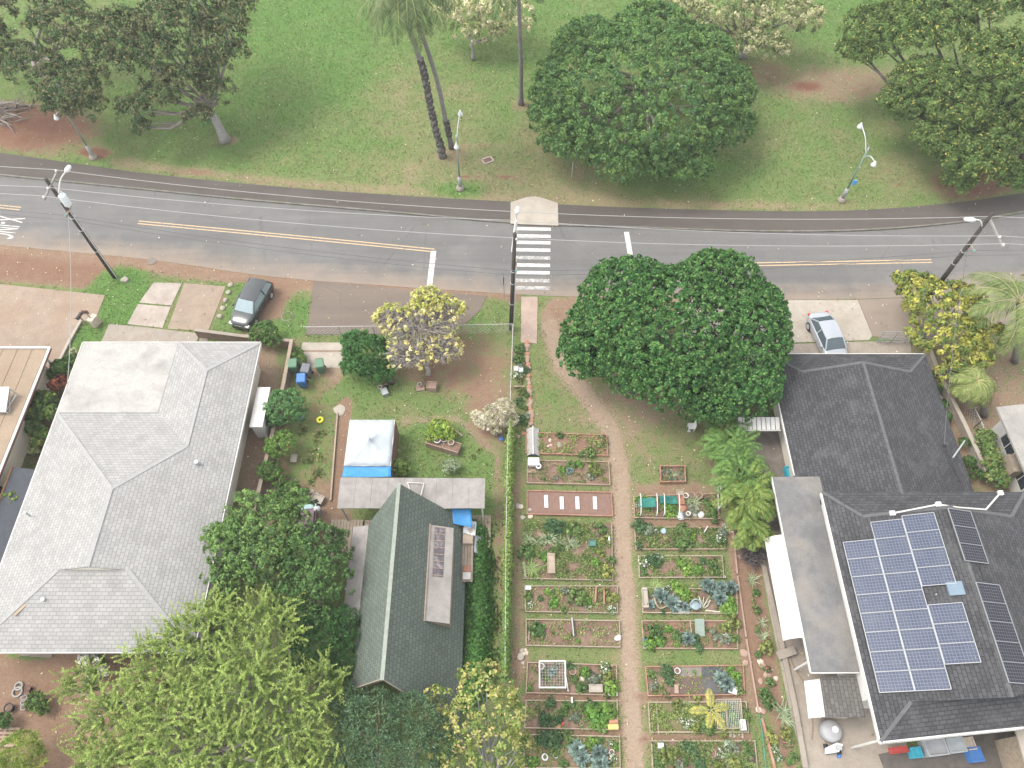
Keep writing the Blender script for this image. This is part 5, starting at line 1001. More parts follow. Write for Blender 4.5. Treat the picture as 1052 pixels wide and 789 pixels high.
# ================================================================== WALLS, FENCES, GATES
def wall(name, label, px, h, w, mat, cat='wall', capm=None, group=None):
    P = [G(u, v) for u, v in px]; t = thing(name, label, cat, P[0], group); mb = MB(); mc = MB()
    for a, b in zip(P, P[1:]): mb.beam(a+[0,0,h/2], b+[0,0,h/2], w, h); mc.beam(a+[0,0,h+.03], b+[0,0,h+.03], w+.08, .06)
    mb.build('wall_body', mat, t); mc.build('coping', capm or mat, t); return t
m_wallbrown = M('brown_block_wall', (.26,.19,.15), .9, .25, 2.5)
wall('garden_wall', 'low brown block wall along the front of the grey-roofed house', [(204,346),(250,352),(301,357)], .85, .16, m_wallbrown, capm=m_conc)
wall('garden_wall', 'long brown boundary wall behind the bushes beside the bins', [(303,356),(295,400),(284,450),(270,510),(255,570)], .9, .16, m_wallbrown, capm=m_wood)
wall('garden_wall', 'narrow pale boundary wall beside the dark roof at right', [(944,348),(958,385),(985,440),(1008,490)], .7, .2, m_conc, capm=m_conc_light)
wall('garden_wall', 'grey concrete kerb wall edging the side yard paving', [(779,560),(787,600),(801,660),(815,725),(826,789)], .22, .2, m_conc)
wall('garden_wall', 'small stone gate pillar beside the mailbox', [(97,337),(103,330)], .8, .35, m_stone)
wall('garden_wall', 'thin kerb between the left driveway and lawn strip', [(84,331),(72,352),(60,376)], .15, .12, m_conc_light)
def chain(name, label, px, h, rail=True, n=8, fabric=True, cat='fence', gap=.3):
    P = [G(u, v) for u, v in px]; t = thing(name, label, cat, P[0]); rl = MB(); fb = MB()
    for a, b in zip(P, P[1:]):
        L_ = np.linalg.norm(b-a); k = max(1, int(round(L_/2.6)))
        for i in range(k+1): p = a+(b-a)*i/k; MB().tube([p, p+[0,0,h+.04]], .035, 6).build('post', m_galv, t)
        rl.tube([a+[0,0,h], b+[0,0,h]], .03, 6); kk = int(L_/gap)
        for i in range(kk):
            for s in (0, 1): p = a+(b-a)*i/kk; q = a+(b-a)*min(i+3, kk)/kk; fb.tube([p+[0,0,h*s], q+[0,0,h*(1-s)]], .007, 3)
    rl.build('rail', M('pale_rail', (.38,.37,.35), .6, .1, 3), t)
    tag(fb.build('wire_mesh', m_galv, t), kind='stuff'); return t
chain('chain_link_fence', 'pale-railed chain-link fence running from the crosswalk pole to the vines', [(527,344),(525,400),(523,455)], 1.3)
chain('chain_link_fence', 'front yard chain-link fence between the parking pad and the yard', [(316,345),(420,344),(526,342)], 1.1)
chain('chain_link_fence', 'lower run of chain-link fence showing between the vines', [(522,456),(520,560),(519,700)], 1.3)
chain('chain_link_fence', 'short wire fence along the planted strip at the right wall', [(962,365),(1000,440),(1018,492)], 1.0)
# vines on the fence
def vine(label, px, w, h, n, cols, ll=.16, lw=.1, name='hedge_vine', cat='vine', z0=0.):
    P = crom([G(u, v) for u, v in px], .3); i = rng.integers(0, len(P)-1, n); f = rng.random((n,1)); p = P[i]*(1-f)+P[i+1]*f
    thick = .5 + .5*np.sin(np.arange(len(P))*.35+rng.uniform(0,6))**2
    off = rng.normal(size=(n,3))*[w*.5, w*.3, 0]*thick[i][:,None]; zz = z0 + h*(1-np.abs(off[:,0])/w)*rng.uniform(.25,1.05,n); p = p+off; p[:,2] = np.maximum(zz, .05)
    nn = unit(np.stack([off[:,0]*1.5, off[:,1], np.full(n,.5)],1)+rng.normal(size=(n,3))*.3); D = unit(np.cross(nn, rnd_dirs(n)))
    o = quads_object(name, leaf_verts(p, D, nn, ll*rng.uniform(.6,1.3,n), lw*rng.uniform(.7,1.3,n)), pal(cols, n, .15), LEAF, None, P[0]); return tag(o, label, cat)
vine('thick yellow-green vine growing over the middle of the chain-link fence', [(525,440),(523,500),(522,560),(521,600)], .32, 1.5, 9000, [(.12,.17,.045),(.16,.20,.06),(.09,.14,.035)])
vine('thin straggling vine on the lower chain-link fence', [(521,600),(520,650),(519,700)], .22, 1.45, 3000, [(.10,.16,.04),(.07,.13,.035)])
o = vine('dense green creeper bed between the A-frame roof and the fence', [(488,545),(490,590),(490,640),(488,690),(482,720)], 1.35, .6, 15000, [(.05,.12,.03),(.065,.14,.035),(.04,.10,.03)], .2, .15, 'creeper_bed', 'creeper')
o = vine('green creeper clump climbing beside the porch steps', [(480,538),(492,548)], .5, .7, 1600, [(.05,.12,.03),(.065,.14,.035)], .18, .13, 'creeper_bed', 'creeper')
# sliding gate
a = G(900,352); b = G(944,352); t = thing('sliding_gate', 'grey metal bar gate across the driveway at right', 'gate', a); mb = MB()
for k in range(7): MB().tube([a+[0,0,.15+k*.2], b+[0,0,.15+k*.2]], .025, 6).build('rail', m_galv, t)
for s in (0,.33,.66,1): MB().tube([a*(1-s)+b*s+[0,0,.05], a*(1-s)+b*s+[0,0,1.4]], .035, 6).build('upright', m_galv, t)
# mailbox and sign at the left drive
b = G(96,336); t = thing('mailbox', 'dark mailbox on a post beside the left driveway', 'mailbox', G(89,334)); p = G(89,334); MB().beam(p, p+[0,0,1.0], .07, .07).build('post', m_wood, t)
MB().tube([p+[-.05,-.28,1.12], p+[.08,.28,1.12]], .13, 10).build('box', m_dark, t); MB().box(*(p+[.12,-.1,1.15]), *(p+[.15,.1,1.3])).build('flag', m_redbrown, t)
p = G(99,334); t = thing('sign_post', 'small brown sign board on a stake beside the mailbox', 'sign', p); MB().beam(p, p+[-.12,.1,1.35], .06, .06).build('post', m_wood, t); q = p+[-.14,.1,1.45]; MB().box(*(q-[.22,.03,.18]), *(q+[.22,.03,.18])).build('plate', m_redbrown, t)
def rock(label, u, v, r, mat=m_stone, z=0., cat='stone', group=None, sq=.6, name='stone'):
    bm = bmesh.new(); bmesh.ops.create_icosphere(bm, subdivisions=2, radius=1.); sd = rng.normal(size=3)*3
    for w in bm.verts: n_ = 1+.22*math.sin(w.co.x*2.1+sd[0])*math.cos(w.co.y*2.7+sd[1])+.12*math.sin(w.co.z*4+sd[2]); w.co = Vector((w.co.x*n_*r, w.co.y*n_*r*rng.uniform(.97,1.03), w.co.z*n_*r*sq))
    me = bpy.data.meshes.new(name); bm.to_mesh(me); bm.free(); me.materials.append(mat); o = bpy.data.objects.new(name, me); COL.objects.link(o); p = G(u, v); o.location = (p[0], p[1], z+r*sq*.5); o.rotation_euler = (0,0,rng.uniform(0,6)); return tag(o, label, cat, group)
rock('pale boulder on the grass beside the left utility pole', 129, 288, .28, m_conc_light)
for k, (u, v) in enumerate(((237,293),(235,301),(232,309),(229,317),(226,325))): rock(['first','second','third','fourth','fifth'][k]+' whitish stone from the road in the row left of the black car', u, v, .2, m_conc_light, group='stones edging the verge')
# ring of stones on the grass right of the black car
t = thing('stone_ring', 'faint ring of buried edging on the grass right of the black car', 'edging', G(295,325)); c = G(295,325); mb = MB(); mb.tube([c+[.42*math.cos(a), .42*math.sin(a), .01] for a in np.linspace(0,6.283,24)], .04, 5); mb.build('hoop', m_conc, t)

# ================================================================== BINS
def bin_(label, u, v, mat, ang, lidm=None):
    p = G(u, v); t = thing('wheelie_bin', label, 'rubbish bin', (0,0,0), 'rubbish bins'); ROOT[t.name] = np.zeros(3)
    MB().add([(-.22,-.24,.08),(.22,-.24,.08),(.22,.24,.08),(-.22,.24,.08),(-.29,-.33,.95),(.29,-.33,.95),(.29,.33,.95),(-.29,.33,.95)], [(3,2,1,0),(0,1,5,4),(1,2,6,5),(2,3,7,6),(3,0,4,7),(4,5,6,7)]).build('body', mat, t)
    MB().add([(-.31,-.36,.95),(.31,-.36,.95),(.31,.37,.95),(-.31,.37,.95),(-.28,-.32,1.03),(.28,-.32,1.03),(.28,.34,1.06),(-.28,.34,1.06)], [(3,2,1,0),(0,1,5,4),(1,2,6,5),(2,3,7,6),(3,0,4,7),(4,5,6,7)]).build('lid', lidm or mat, t)
    MB().tube([(-.24,.41,.98),(.24,.41,.98)], .02, 6).build('handle', m_dark, t)
    for s in (-1, 1): MB().tube([(s*.21,.27,.1),(s*.27,.27,.1)], .1, 12).build('wheel', m_black, t)
    t.location = p; t.rotation_euler = (0,0,R(ang)); return t
bin_('green wheelie bin against the boundary wall, left of the grey bin', 304, 381, m_greenbin, 5); bin_('dark grey wheelie bin between the two green bins', 317, 386, m_greybin, -8); bin_('green wheelie bin on the sandy slab, right of the grey bin', 331, 381, m_greenbin, 12); bin_('blue recycling bin in front of the grey bin', 312.5, 396, m_blue, 6)
# ================================================================== CANOPY TENT
x0, x1, y0, y1 = -10.5, -7.6, 19.75, 23.0; pk = np.array([-8.95,21.2,2.95]); t = thing('canopy_tent', 'white pop-up canopy tent with brown side wall in the yard', 'tent', (-9,21.4,0))
def cloth(P00, P10, P11, P01, n=14, sag=.08, peak=None, zoff=0.):
    mb = MB(); vs = []
    for i in range(n+1):
        for j in range(n+1):
            u, v = i/n, j/n; p = (np.array(P00)*(1-u)*(1-v)+np.array(P10)*u*(1-v)+np.array(P11)*u*v+np.array(P01)*(1-u)*v)
            if peak is not None: k = 1-max(abs(2*u-1), abs(2*v-1)); p = p*(1-k)+peak*k if k > 0 else p; p = p - np.array([0,0,sag*4*k*(1-k)])
            e = math.sin(u*math.pi)*math.sin(v*math.pi); p = p + np.array([0,0,(-sag*e if peak is None else 0)+.03*math.sin(13*u+4*v)*math.sin(9*v+5*u)+.02*math.sin(23*u-11*v)]); vs.append(p)
    fs = [(i*(n+1)+j, (i+1)*(n+1)+j, (i+1)*(n+1)+j+1, i*(n+1)+j+1) for i in range(n) for j in range(n)]; return mb.add(vs, fs)
o = cloth((x0,y0,2.0),(x1,y0,2.0),(x1,y1,2.0),(x0,y1,2.0), 18, .1, pk).build('canopy', M('canopy_fabric', (.40,.435,.46), .75, .12, 1.5, stain=(.33,.37,.395)), t, True); o.modifiers.new('s','SOLIDIFY').thickness = .01
mb = MB()
for x in (x0, x1):
    for y in (y0, y1): MB().beam((x,y,0),(x,y,2.0),.04,.04).build('pole', m_white, t)
for a, b in (((x0,y0),(x1,y0)),((x1,y0),(x1,y1)),((x1,y1),(x0,y1)),((x0,y1),(x0,y0))): MB().beam((*a,1.97),(*b,1.97),.035,.035).build('rail', m_white, t)
o = cloth((x1+.03,y0,0.02),(x1+.03,y1,.02),(x1+.03,y1,1.95),(x1+.03,y0,1.95), 10, 0).build('side_wall', m_redbrown, t, True); o.modifiers.new('s','SOLIDIFY').thickness = .01
for i in range(10):
    for y in (y0, y1): pass
o = cloth((-10.55,19.0,1.95),(-7.5,19.0,1.95),(-7.6,19.95,1.93),(-10.5,19.95,1.93), 12, .1).build('tarpaulin', m_tarp, None, True); o.modifiers.new('s','SOLIDIFY').thickness = .01; tag(o, 'bright blue tarp stretched between the canopy tent and the porch roof', 'tarpaulin')
o = cloth((-3.6,16.1,1.6),(-2.4,15.9,1.5),(-2.5,17.0,1.7),(-3.7,17.0,1.8), 8, .1).build('tarpaulin', m_tarp, None, True); o.modifiers.new('s','SOLIDIFY').thickness = .01; tag(o, 'small piece of blue tarp under the right end of the porch roof', 'tarpaulin')

# ================================================================== YARD CLUTTER
def box_at(name, label, cat, u, v, w, d, h, mat, z=0., ang=0., group=None, lid=None):
    o = MB().add([(-w/2,-d/2,0),(w/2,-d/2,0),(w/2,d/2,0),(-w/2,d/2,0),(-w/2*1.04,-d/2*1.04,h),(w/2*1.04,-d/2*1.04,h),(w/2*1.04,d/2*1.04,h),(-w/2*1.04,d/2*1.04,h),(-w/2*.9,-d/2*.86,h),(w/2*.9,-d/2*.86,h),(w/2*.9,d/2*.86,h),(-w/2*.9,d/2*.86,h),(-w/2*.86,-d/2*.82,h*.8),(w/2*.86,-d/2*.82,h*.8),(w/2*.86,d/2*.82,h*.8),(-w/2*.86,d/2*.82,h*.8)],
      [(3,2,1,0),(0,1,5,4),(1,2,6,5),(2,3,7,6),(3,0,4,7),(4,5,9,8),(5,6,10,9),(6,7,11,10),(7,4,8,11),(8,9,13,12),(9,10,14,13),(10,11,15,14),(11,8,12,15),(12,13,14,15)]).build(name, mat, None); p = G(u, v); o.location = (p[0], p[1], z); o.rotation_euler = (0,0,R(ang)); return tag(o, label, cat, group)
def ring_at(name, label, cat, u, v, R_, r, mat, z=.0, tilt=0., group=None):
    mb = MB(); n, k = 20, 8; vs = [((R_+r*math.cos(b))*math.cos(a), (R_+r*math.cos(b))*math.sin(a), r*math.sin(b)) for a in [2*math.pi*i/n for i in range(n)] for b in [2*math.pi*j/k for j in range(k)]]
    mb.add(vs, [(i*k+j, ((i+1)%n)*k+j, ((i+1)%n)*k+(j+1)%k, i*k+(j+1)%k) for i in range(n) for j in range(k)]); o = mb.build(name, mat, None, True); p = G(u, v); o.location = (p[0], p[1], z+r); o.rotation_euler = (tilt,0,0); return tag(o, label, cat, group)
def pot_at(label, u, v, r, h, mat, soil=m_soil, name='plant_pot', group=None, cat='pot'):
    p = G(u, v); t = thing(name, label, cat, p, group); MB().lathe(p, [(r*.7,0),(r*.95,h*.85),(r*1.08,h*.86),(r*1.08,h),(r*.9,h),(r*.86,h*.85),(0,h*.84)], 14).build('pot', mat, t, True); MB().lathe(p+[0,0,h*.85], [(r*.84,0),(r*.5,.02),(0,.03)], 12).build('soil', soil, t); return t
ring_at('inflatable_ring', 'bright yellow ring lying on the weedy ground', 'ring', 329, 432, .17, .09, M('yellow_plastic', (.75,.72,.06), .5, .05, 3))
# planter of salvaged boards
t = thing('board_planter', 'long pinkish wooden planter box on the lawn right of the tent', 'planter', G(455,464)); a = G(438,459); b = G(471,469); dv = unit(b-a); n_ = np.array([-dv[1],dv[0],0])
for s, e in ((0,.49),(.51,1)):
    p = a*(1-s)+b*s; q = a*(1-e)+b*e
    for k in range(3): MB().beam(p+[0,0,.12+k*.2], q+[0,0,.12+k*.2], .05, .18).build('board', m_woodpink, t)
    MB().beam(p+n_*.7+[0,0,.3], q+n_*.7+[0,0,.3], .05, .5).build('back_board', m_wood, t); MB().beam(p+[0,0,.3], p+n_*.7+[0,0,.3], .05, .5).build('end_board', m_wood, t)
MB().prism([a, b, b+n_*.68, a+n_*.68], .05, .5).build('soil', m_soil, t)
pot_at('white pot on the end of the pinkish planter', 450, 457, .22, .75, m_whiteplas); pot_at('dark pot on the pinkish planter', 457, 456, .2, .7, m_grey); pot_at('grey pot at the right end of the pinkish planter', 464, 459, .2, .7, m_stone)
def plank(label, pts, w, h, mat, name='plank', cat='plank', z=.04): return tag(MB().beam(np.array(G(*pts[0]))+[0,0,z], np.array(G(*pts[1]))+[0,0,z], w, h).build(name, mat, None), label, cat)
plank('thin loose board on the lawn beside the yellow-green bush', ((462,438),(475,448)), .12, .05, m_woodpink)
box_at('wooden_crate', 'wooden crate table under the yellow-leaved tree', 'crate', 444, 399, .65, .55, .5, m_woodpink, ang=-5); box_at('wooden_crate', 'low paving tray left of the crate under the yellow-leaved tree', 'tray', 432, 399, .55, .45, .12, m_woodpink, ang=8)
pot_at('dark pot on the low tray under the yellow-leaved tree', 431.5, 397, .16, .3, m_grey); pot_at('dark round pot at the foot of the dark green tree', 403, 394, .2, .35, m_dark); pot_at('tall dark pot beside the bucket at the foot of the dark green tree', 397, 397, .18, .4, m_dark)
box_at('bucket_box', 'white tilted tub lying at the foot of the dark green tree', 'tub', 395.5, 404, .42, .5, .3, m_galv, ang=25); pot_at('pale pot with weeds at the foot of the dark green tree', 391, 400, .15, .35, m_stone)
box_at('cinder_block', 'pale concrete block lying beside the boundary bushes', 'block', 302.5, 472, .4, .55, .22, m_conc_light); rock('bluish rag bundle beside the domed bush', 309, 428, .25, M('blue_rag', (.22,.28,.36), .9, .3, 5), cat='bundle', name='rag_bundle')
box_at('cinder_block', 'small reddish block in the weeds left of the tent', 'block', 291, 495, .5, .3, .15, m_terra); rock('broken pale slab at the end of the path beside the tent', 349, 421, .4, m_conc_light, sq=.15)
# long board edging left of the tent
plank('long weathered edging board along the path left of the tent', ((347,425),(340,515)), .1, .15, m_woodpale, 'edging_board', 'edging', .08)
# junk by the porch
t = thing('junk_heap', 'heap of junk with mauve panel and rails beside the porch deck', 'junk', G(318,535)); p = G(318,538)
MB().slab([p+[-.7,-1.0,.5],p+[.35,-1.0,.5],p+[.4,.7,.8],p+[-.6,.7,.8]], .06).build('panel', M('mauve_panel', (.24,.15,.19), .7, .2, 2), t); MB().beam(p+[.5,-1.0,.6], p+[.55,.9,.85], .1, .1).beam(p+[.75,-1.0,.55], p+[.8,.6,.8], .08, .1).build('rail', m_dark, t)
MB().beam(p+[-.7,.75,.75], p+[.5,.85,.8], .3, .12).build('pipe', M('teal_grey', (.3,.42,.42), .6, .2, 3), t)
for sx in (-.6,.3):
    for sy in (-.9,.6): MB().beam(p+[sx,sy,0], p+[sx,sy,.55], .06, .06).build('leg', m_dark, t)
rock('black rubbish bag beside the junk heap', 323, 520, .42, m_black, cat='bag', name='rubbish_bag'); box_at('foam_board', 'cream foam board leaning above the black rubbish bag', 'board', 327, 514, .8, .55, .35, m_conc_light, ang=-20)
rock('white rag bundle on the right end of the junk heap', 328, 527, .22, m_whiteplas, z=.7, cat='bundle', name='rag_bundle'); rock('grey-blue bundle at the left end of the junk heap', 303, 521, .28, M('blue_rag', (.3,.3,.3)), z=.3, cat='bundle', name='rag_bundle')
for k, (u, v, r) in enumerate(((320,505,.16),(316,512,.14),(326,508,.12),(312,507,.13))): rock(['pale','grey','small pale','tan'][k]+' stone in the bare patch above the junk heap', u, v, r, m_conc_light)
# work bench beside the A-frame
p = G(481,575); t = thing('work_bench', 'cluttered wooden work bench along the right eave of the A-frame', 'bench', p)
for k in range(4): MB().beam(p+[-.28+k*.18,-1.6,.8], p+[-.28+k*.18,1.9,.8], .16, .05).build('bench_plank', m_woodpale if k % 2 else m_wood, t)
for sx in (-.28,.25):
    for sy in (-1.5,.2,1.8): MB().beam(p+[sx,sy,0], p+[sx,sy,.78], .07, .07).build('leg', m_wood, t)
c0 = p+[0,0,.83]
for lab, dy, w, d, h, m_ in (('white box at the lower end of the work bench',-1.3,.45,.4,.2,m_white),('rusty tool tray on the work bench',-.9,.4,.45,.12,m_terra),('tan carton on the upper part of the work bench',1.1,.6,.9,.25,m_woodpale)):
    q = c0+[0,dy,0]; tag(MB().add([(q[0]-w/2,q[1]-d/2,q[2]),(q[0]+w/2,q[1]-d/2,q[2]),(q[0]+w/2,q[1]+d/2,q[2]),(q[0]-w/2,q[1]+d/2,q[2]),(q[0]-w/2,q[1]-d/2,q[2]+h),(q[0]+w/2,q[1]-d/2,q[2]+h),(q[0]+w/2,q[1]+d/2,q[2]+h),(q[0]-w/2,q[1]+d/2,q[2]+h)], [(3,2,1,0),(4,5,6,7),(0,1,5,4),(1,2,6,5),(2,3,7,6),(3,0,4,7)]).build('storage_box', m_, None), lab, 'box')
o = cloth(c0+[-.3,1.3,.35], c0+[.45,1.1,.3], c0+[.5,2.0,.3], c0+[-.2,2.1,.4], 8, .15).build('plastic_sheet', M('silver_sheet', (.5,.52,.54), .35, .35, 5), None, True); o.modifiers.new('s','SOLIDIFY').thickness = .01; tag(o, 'crumpled silver plastic sheet on top of the work bench', 'plastic sheet')
o = cloth(p+[.4,.2,.02]+[0,0,.75], p+[1.1,.2,.1], p+[1.1,1.3,.1], p+[.4,1.3,.77], 8, .12).build('plastic_sheet', M('grey_sheet', (.40,.42,.44), .4, .35, 5), None, True); o.modifiers.new('s','SOLIDIFY').thickness = .01; tag(o, 'grey tarp hanging from the right edge of the work bench', 'plastic sheet')
plank('loose white pole leaning at the lower end of the work bench', ((471,595),(478,604)), .07, .07, m_white, 'pole', 'pole', .5)
pot_at('white bucket at the corner of the porch steps', 478, 531, .22, .5, m_whiteplas, name='bucket', cat='bucket'); rock('small blue and red toy below the white-flowering bush', 515, 451, .18, m_blue, cat='toy', name='toy')
# back yard at lower left
ring_at('tyre', 'pale bicycle-sized tyre, upper of the two lying in the dirt yard', 'tyre', 20, 705, .2, .06, M('grey_rubber', (.30,.28,.26), .9, .2, 4)); ring_at('tyre', 'pale tyre, lower of the two lying in the dirt yard', 'tyre', 18.5, 711, .25, .06, MATS['grey_rubber'])
for k, (u, v) in enumerate(((31,708),(29.5,713),(27.5,718),(27,722),(27,727))): pot_at(['first','second','third','fourth','fifth'][k]+' small dark pot from the roof in the row beside the round bush', u, v, .16, .28, m_redbrown if k < 2 else m_grey, group='row of small pots in the dirt yard')
pot_at('dark round tub standing alone in the dirt yard', 12, 728, .24, .35, m_dark)
t = thing('pallet', 'broken wooden pallet at the bottom left picture edge', 'pallet', G(6,758)); p = G(6,758)
for k in range(5): MB().box(p[0]-.9,p[1]-.45+k*.2,.14,p[0]+.7-.2*(k%2),p[1]-.31+k*.2,.18).build('slat', m_woodpink, t)
for k in range(3): MB().box(p[0]-.8+k*.65,p[1]-.45,.02,p[0]-.68+k*.65,p[1]+.45,.14).build('bearer', m_wood, t)
for k in range(3): box_at('stone_slab', ['left','middle','right'][k]+' one of three concrete slabs lying under the lower eave of the grey roof', 'slab', 27+k*11, 671.5+k*.6, .6, .3, .12, m_conc, group='slabs under the eave')
# right house yard
bin_b = box_at('storage_tub', 'teal plastic tub in the passage beside the dark roof', 'tub', 810.5, 489, .6, .95, .55, m_tealplas, ang=8)
t = thing('entry_awning', 'white ribbed awning over the passage beside the dark roof', 'awning', (16,23,0))
for k in range(9): MB().slab([(14.55+k*.3,22.25,2.1),(14.80+k*.3,22.25,2.1),(14.84+k*.3,23.05,2.3),(14.58+k*.3,23.05,2.3)], .05).build('rib', m_white, t)
MB().beam((14.5,22.2,2.05),(17.25,22.2,2.05),.06,.1).beam((14.6,23.0,0),(14.6,23.0,2.2),.08,.08).build('beam', m_white, t); MB().beam((14.7,22.2,2.0),(15.6,20.2,1.2),.06,.06).beam((15.6,20.2,1.2),(15.5,18.9,.2),.06,.06).build('handrail', m_white, t)
tag(MB().slab([(13.9,19.0,.9),(15.3,19.0,1.0),(15.3,21.3,1.0),(13.9,21.3,.9)],.06).box(14,19.1,0,15.2,21.2,.88).build('covered_trailer', M('slate_tarp', (.07,.08,.10), .7, .25, 2), None), 'slate-grey covered box beside the palm clump', 'covered box')
t = thing('water_tank', 'grey translucent tub with round cap on the side yard paving', 'tank', G(851,752)); p = G(851,752)
MB().lathe(p, [(.0,0),(.48,.01),(.56,.12),(.56,.5),(.48,.62),(.3,.68),(0,.69)], 18).build('tank_body', M('pale_grey_plastic', (.30,.30,.31), .5, .1, 3), t, True); MB().cyl(p+[.12,.05,.66], .17, .08, 14).build('cap', m_whiteplas, t)
t = thing('toy_cart', 'white plastic ride-on cart on the side yard paving', 'cart', G(855,771)); p = G(855,771); MB().prism([p+[-.5,-.2,0],p+[.2,-.1,0],p+[.5,.25,0],p+[.2,.35,0],p+[-.45,.1,0]], .15, .4).build('tray', m_whiteplas, t); MB().box(*(p+[.05,-.02,.4]), *(p+[.3,.2,.62])).build('seat', m_grey, t)
for sx in (-.35,.3): MB().tube([p+[sx,-.2,.12], p+[sx,.3,.12]], .12, 10).build('wheel', m_black, t)
rock('small blue ball on the side yard paving', 861.5, 777, .12, m_blue, sq=1., cat='ball', name='ball')
P = [G(u, v, .06) for u, v in ((812,676),(818,690),(828,705),(832,725),(835,745),(834,760))]; tag(MB().tube(crom(P, .3), .03, 5).build('garden_hose', M('brown_hose', (.24,.17,.11), .8, .2, 3), None), 'brown garden hose running down the side yard paving', 'hose')
plank('grey stone slab bridging the kerb beside the side yard', ((797,675),(815,669)), .45, .16, m_conc, 'stone_slab', 'slab', .3)
# porch clutter
for lab, u, v, w, d, h, m_, z in (('red plastic toy at the left end of the porch clutter',921,771,.9,.3,.4,M('red_plastic',(.45,.07,.06),.5,.1,3),0),('black and teal tub in the porch clutter',937,774,.5,.5,.6,m_tealplas,0),('large grey covered heap in the porch clutter',955,769,1.1,.8,.8,m_grey,0),('pale grey carton in the porch clutter',975,767,.9,.7,.8,m_galv,0),('tan sack in the porch clutter',990,765,.6,.6,.6,m_stone,0),('bright blue crate at the right end of the porch clutter',997,776,.65,.7,.6,m_blue,0)):
    box_at('porch_item', lab, 'container', u, v, w, d, h, m_, ang=6)
pad('porch_floor', [(902,775),(1005,752),(1040,752),(1040,800),(915,810)], M('dark_porch_floor', (.11,.095,.085), .9, .25, 3), .034)
rock('white stool seat under the garden-side edge of the big tree', 708, 443, .1, m_whiteplas, cat='stone'); 
p = G(709,441); t = thing('plastic_chair', 'white plastic chair standing under the lower edge of the big tree', 'chair', p); MB().box(*(p+[-.22,-.22,.42]), *(p+[.22,.22,.46])).build('seat', m_whiteplas, t); MB().box(*(p+[.19,-.22,.46]), *(p+[.24,.22,.92])).build('backrest', m_whiteplas, t)
for sx in (-.2,.18):
    for sy in (-.2,.18): MB().box(*(p+[sx,sy,0]), *(p+[sx+.04,sy+.04,.42])).build('leg', m_whiteplas, t)
# ================================================================== COMMUNITY GARDEN
def hemi(n, lo=0.): d = rnd_dirs(n); d[:, 2] = np.abs(d[:, 2])*(1-lo)+lo; return unit(d)
def v_bush(cols, k=26, per=13, ll=.34, lw=.19, h=.8, tip=None, tipn=.15, loose=.0):
    d = hemi(k); c = d*[.72,.72,.72*h]*rng.uniform(.35,1.+loose,(k,1)); V, C = clump_leaves(c, np.full(k,.3), unit(d+[0,0,.5]), per, ll, lw, cols, .4, tip, tipn, .2, .4); V[:,:,2] = np.maximum(V[:,:,2], 0.02); return V, C
def v_kale(cols, n=26, ll=.62, lw=.42):
    a = np.arange(n)*2.399; e = np.linspace(1.35, .12, n); D = np.stack([np.cos(a)*np.cos(e), np.sin(a)*np.cos(e), np.sin(e)],1); P = D*.25+[0,0,.25]; nn = unit(np.stack([-np.cos(a)*np.sin(e), -np.sin(a)*np.sin(e), np.cos(e)],1)+rng.normal(size=(n,3))*.15)
    Vs = []; Cs = []
    for k in range(3):                        # ruffled: three overlapping quads per leaf
        Vs.append(leaf_verts(P+rng.normal(size=(n,3))*.05+D*.1*k, unit(D+rng.normal(size=(n,3))*.25), unit(nn+rng.normal(size=(n,3))*.3), np.full(n,ll)*rng.uniform(.7,1.1,n), np.full(n,lw)*rng.uniform(.7,1.2,n), .3)); Cs.append(pal(cols,n,.14))
    return np.concatenate(Vs), np.concatenate(Cs)
def v_grass(cols, n=70, droop=.35, w=.06, up=1.2): a = rng.uniform(0,6.283,n); D = unit(np.stack([np.cos(a),np.sin(a),rng.uniform(.4,1,n)*up],1)); V = blades(rng.normal(size=(n,3))*[.12,.12,0], D, rng.uniform(.7,1.25,n), np.full(n,w), rng.uniform(.5,1.4,n)*droop); return V, np.tile(pal(cols,n,.15),(3,1))
def v_spiky(cols, n=30): return v_grass(cols, n, .12, .13, .8)
def v_weed(cols, k=16): d = hemi(k); c = d*[.9,.9,.4]*rng.uniform(.2,1.,(k,1)); V, C = clump_leaves(c, np.full(k,.22), np.tile([0,0,1.],(k,1)), 9, .3, .1, cols, .3, None, 0, .25, .5); V[:,:,2] = np.maximum(V[:,:,2], .01); return V, C
SC = dict(bush=[(.07,.115,.038),(.058,.10,.034),(.085,.13,.045)], bushd=[(.05,.09,.04),(.06,.105,.046)], bushy=[(.14,.155,.05),(.11,.135,.04)], kale=[(.12,.165,.15),(.15,.195,.175),(.095,.14,.125)], lett=[(.09,.16,.035),(.11,.18,.04),(.075,.14,.035)], grass=[(.13,.18,.07),(.18,.22,.09)], spiky=[(.15,.18,.11),(.20,.22,.14),(.10,.13,.07)], pale=[(.16,.19,.145),(.2,.225,.18),(.11,.135,.09)], weed=[(.12,.15,.05),(.2,.2,.09),(.08,.12,.04)])
KIND = dict(bush=('leafy_plant','bushy green plant'), bushd=('leafy_plant','dark green bushy plant'), bushy=('leafy_plant','yellow-green bushy plant'), kale=('kale_plant','blue-green kale plant'), lett=('lettuce_plant','bright green leafy vegetable'), grass=('grass_clump','tall grassy clump'), spiky=('spiky_plant','spiky strap-leaved plant'), pale=('silver_plant','pale grey-green plant'), weed=('weed_clump','straggly low weed'), white=('flowering_plant','white-flowered plant'), pink=('flowering_plant','pink-flowered plant'))
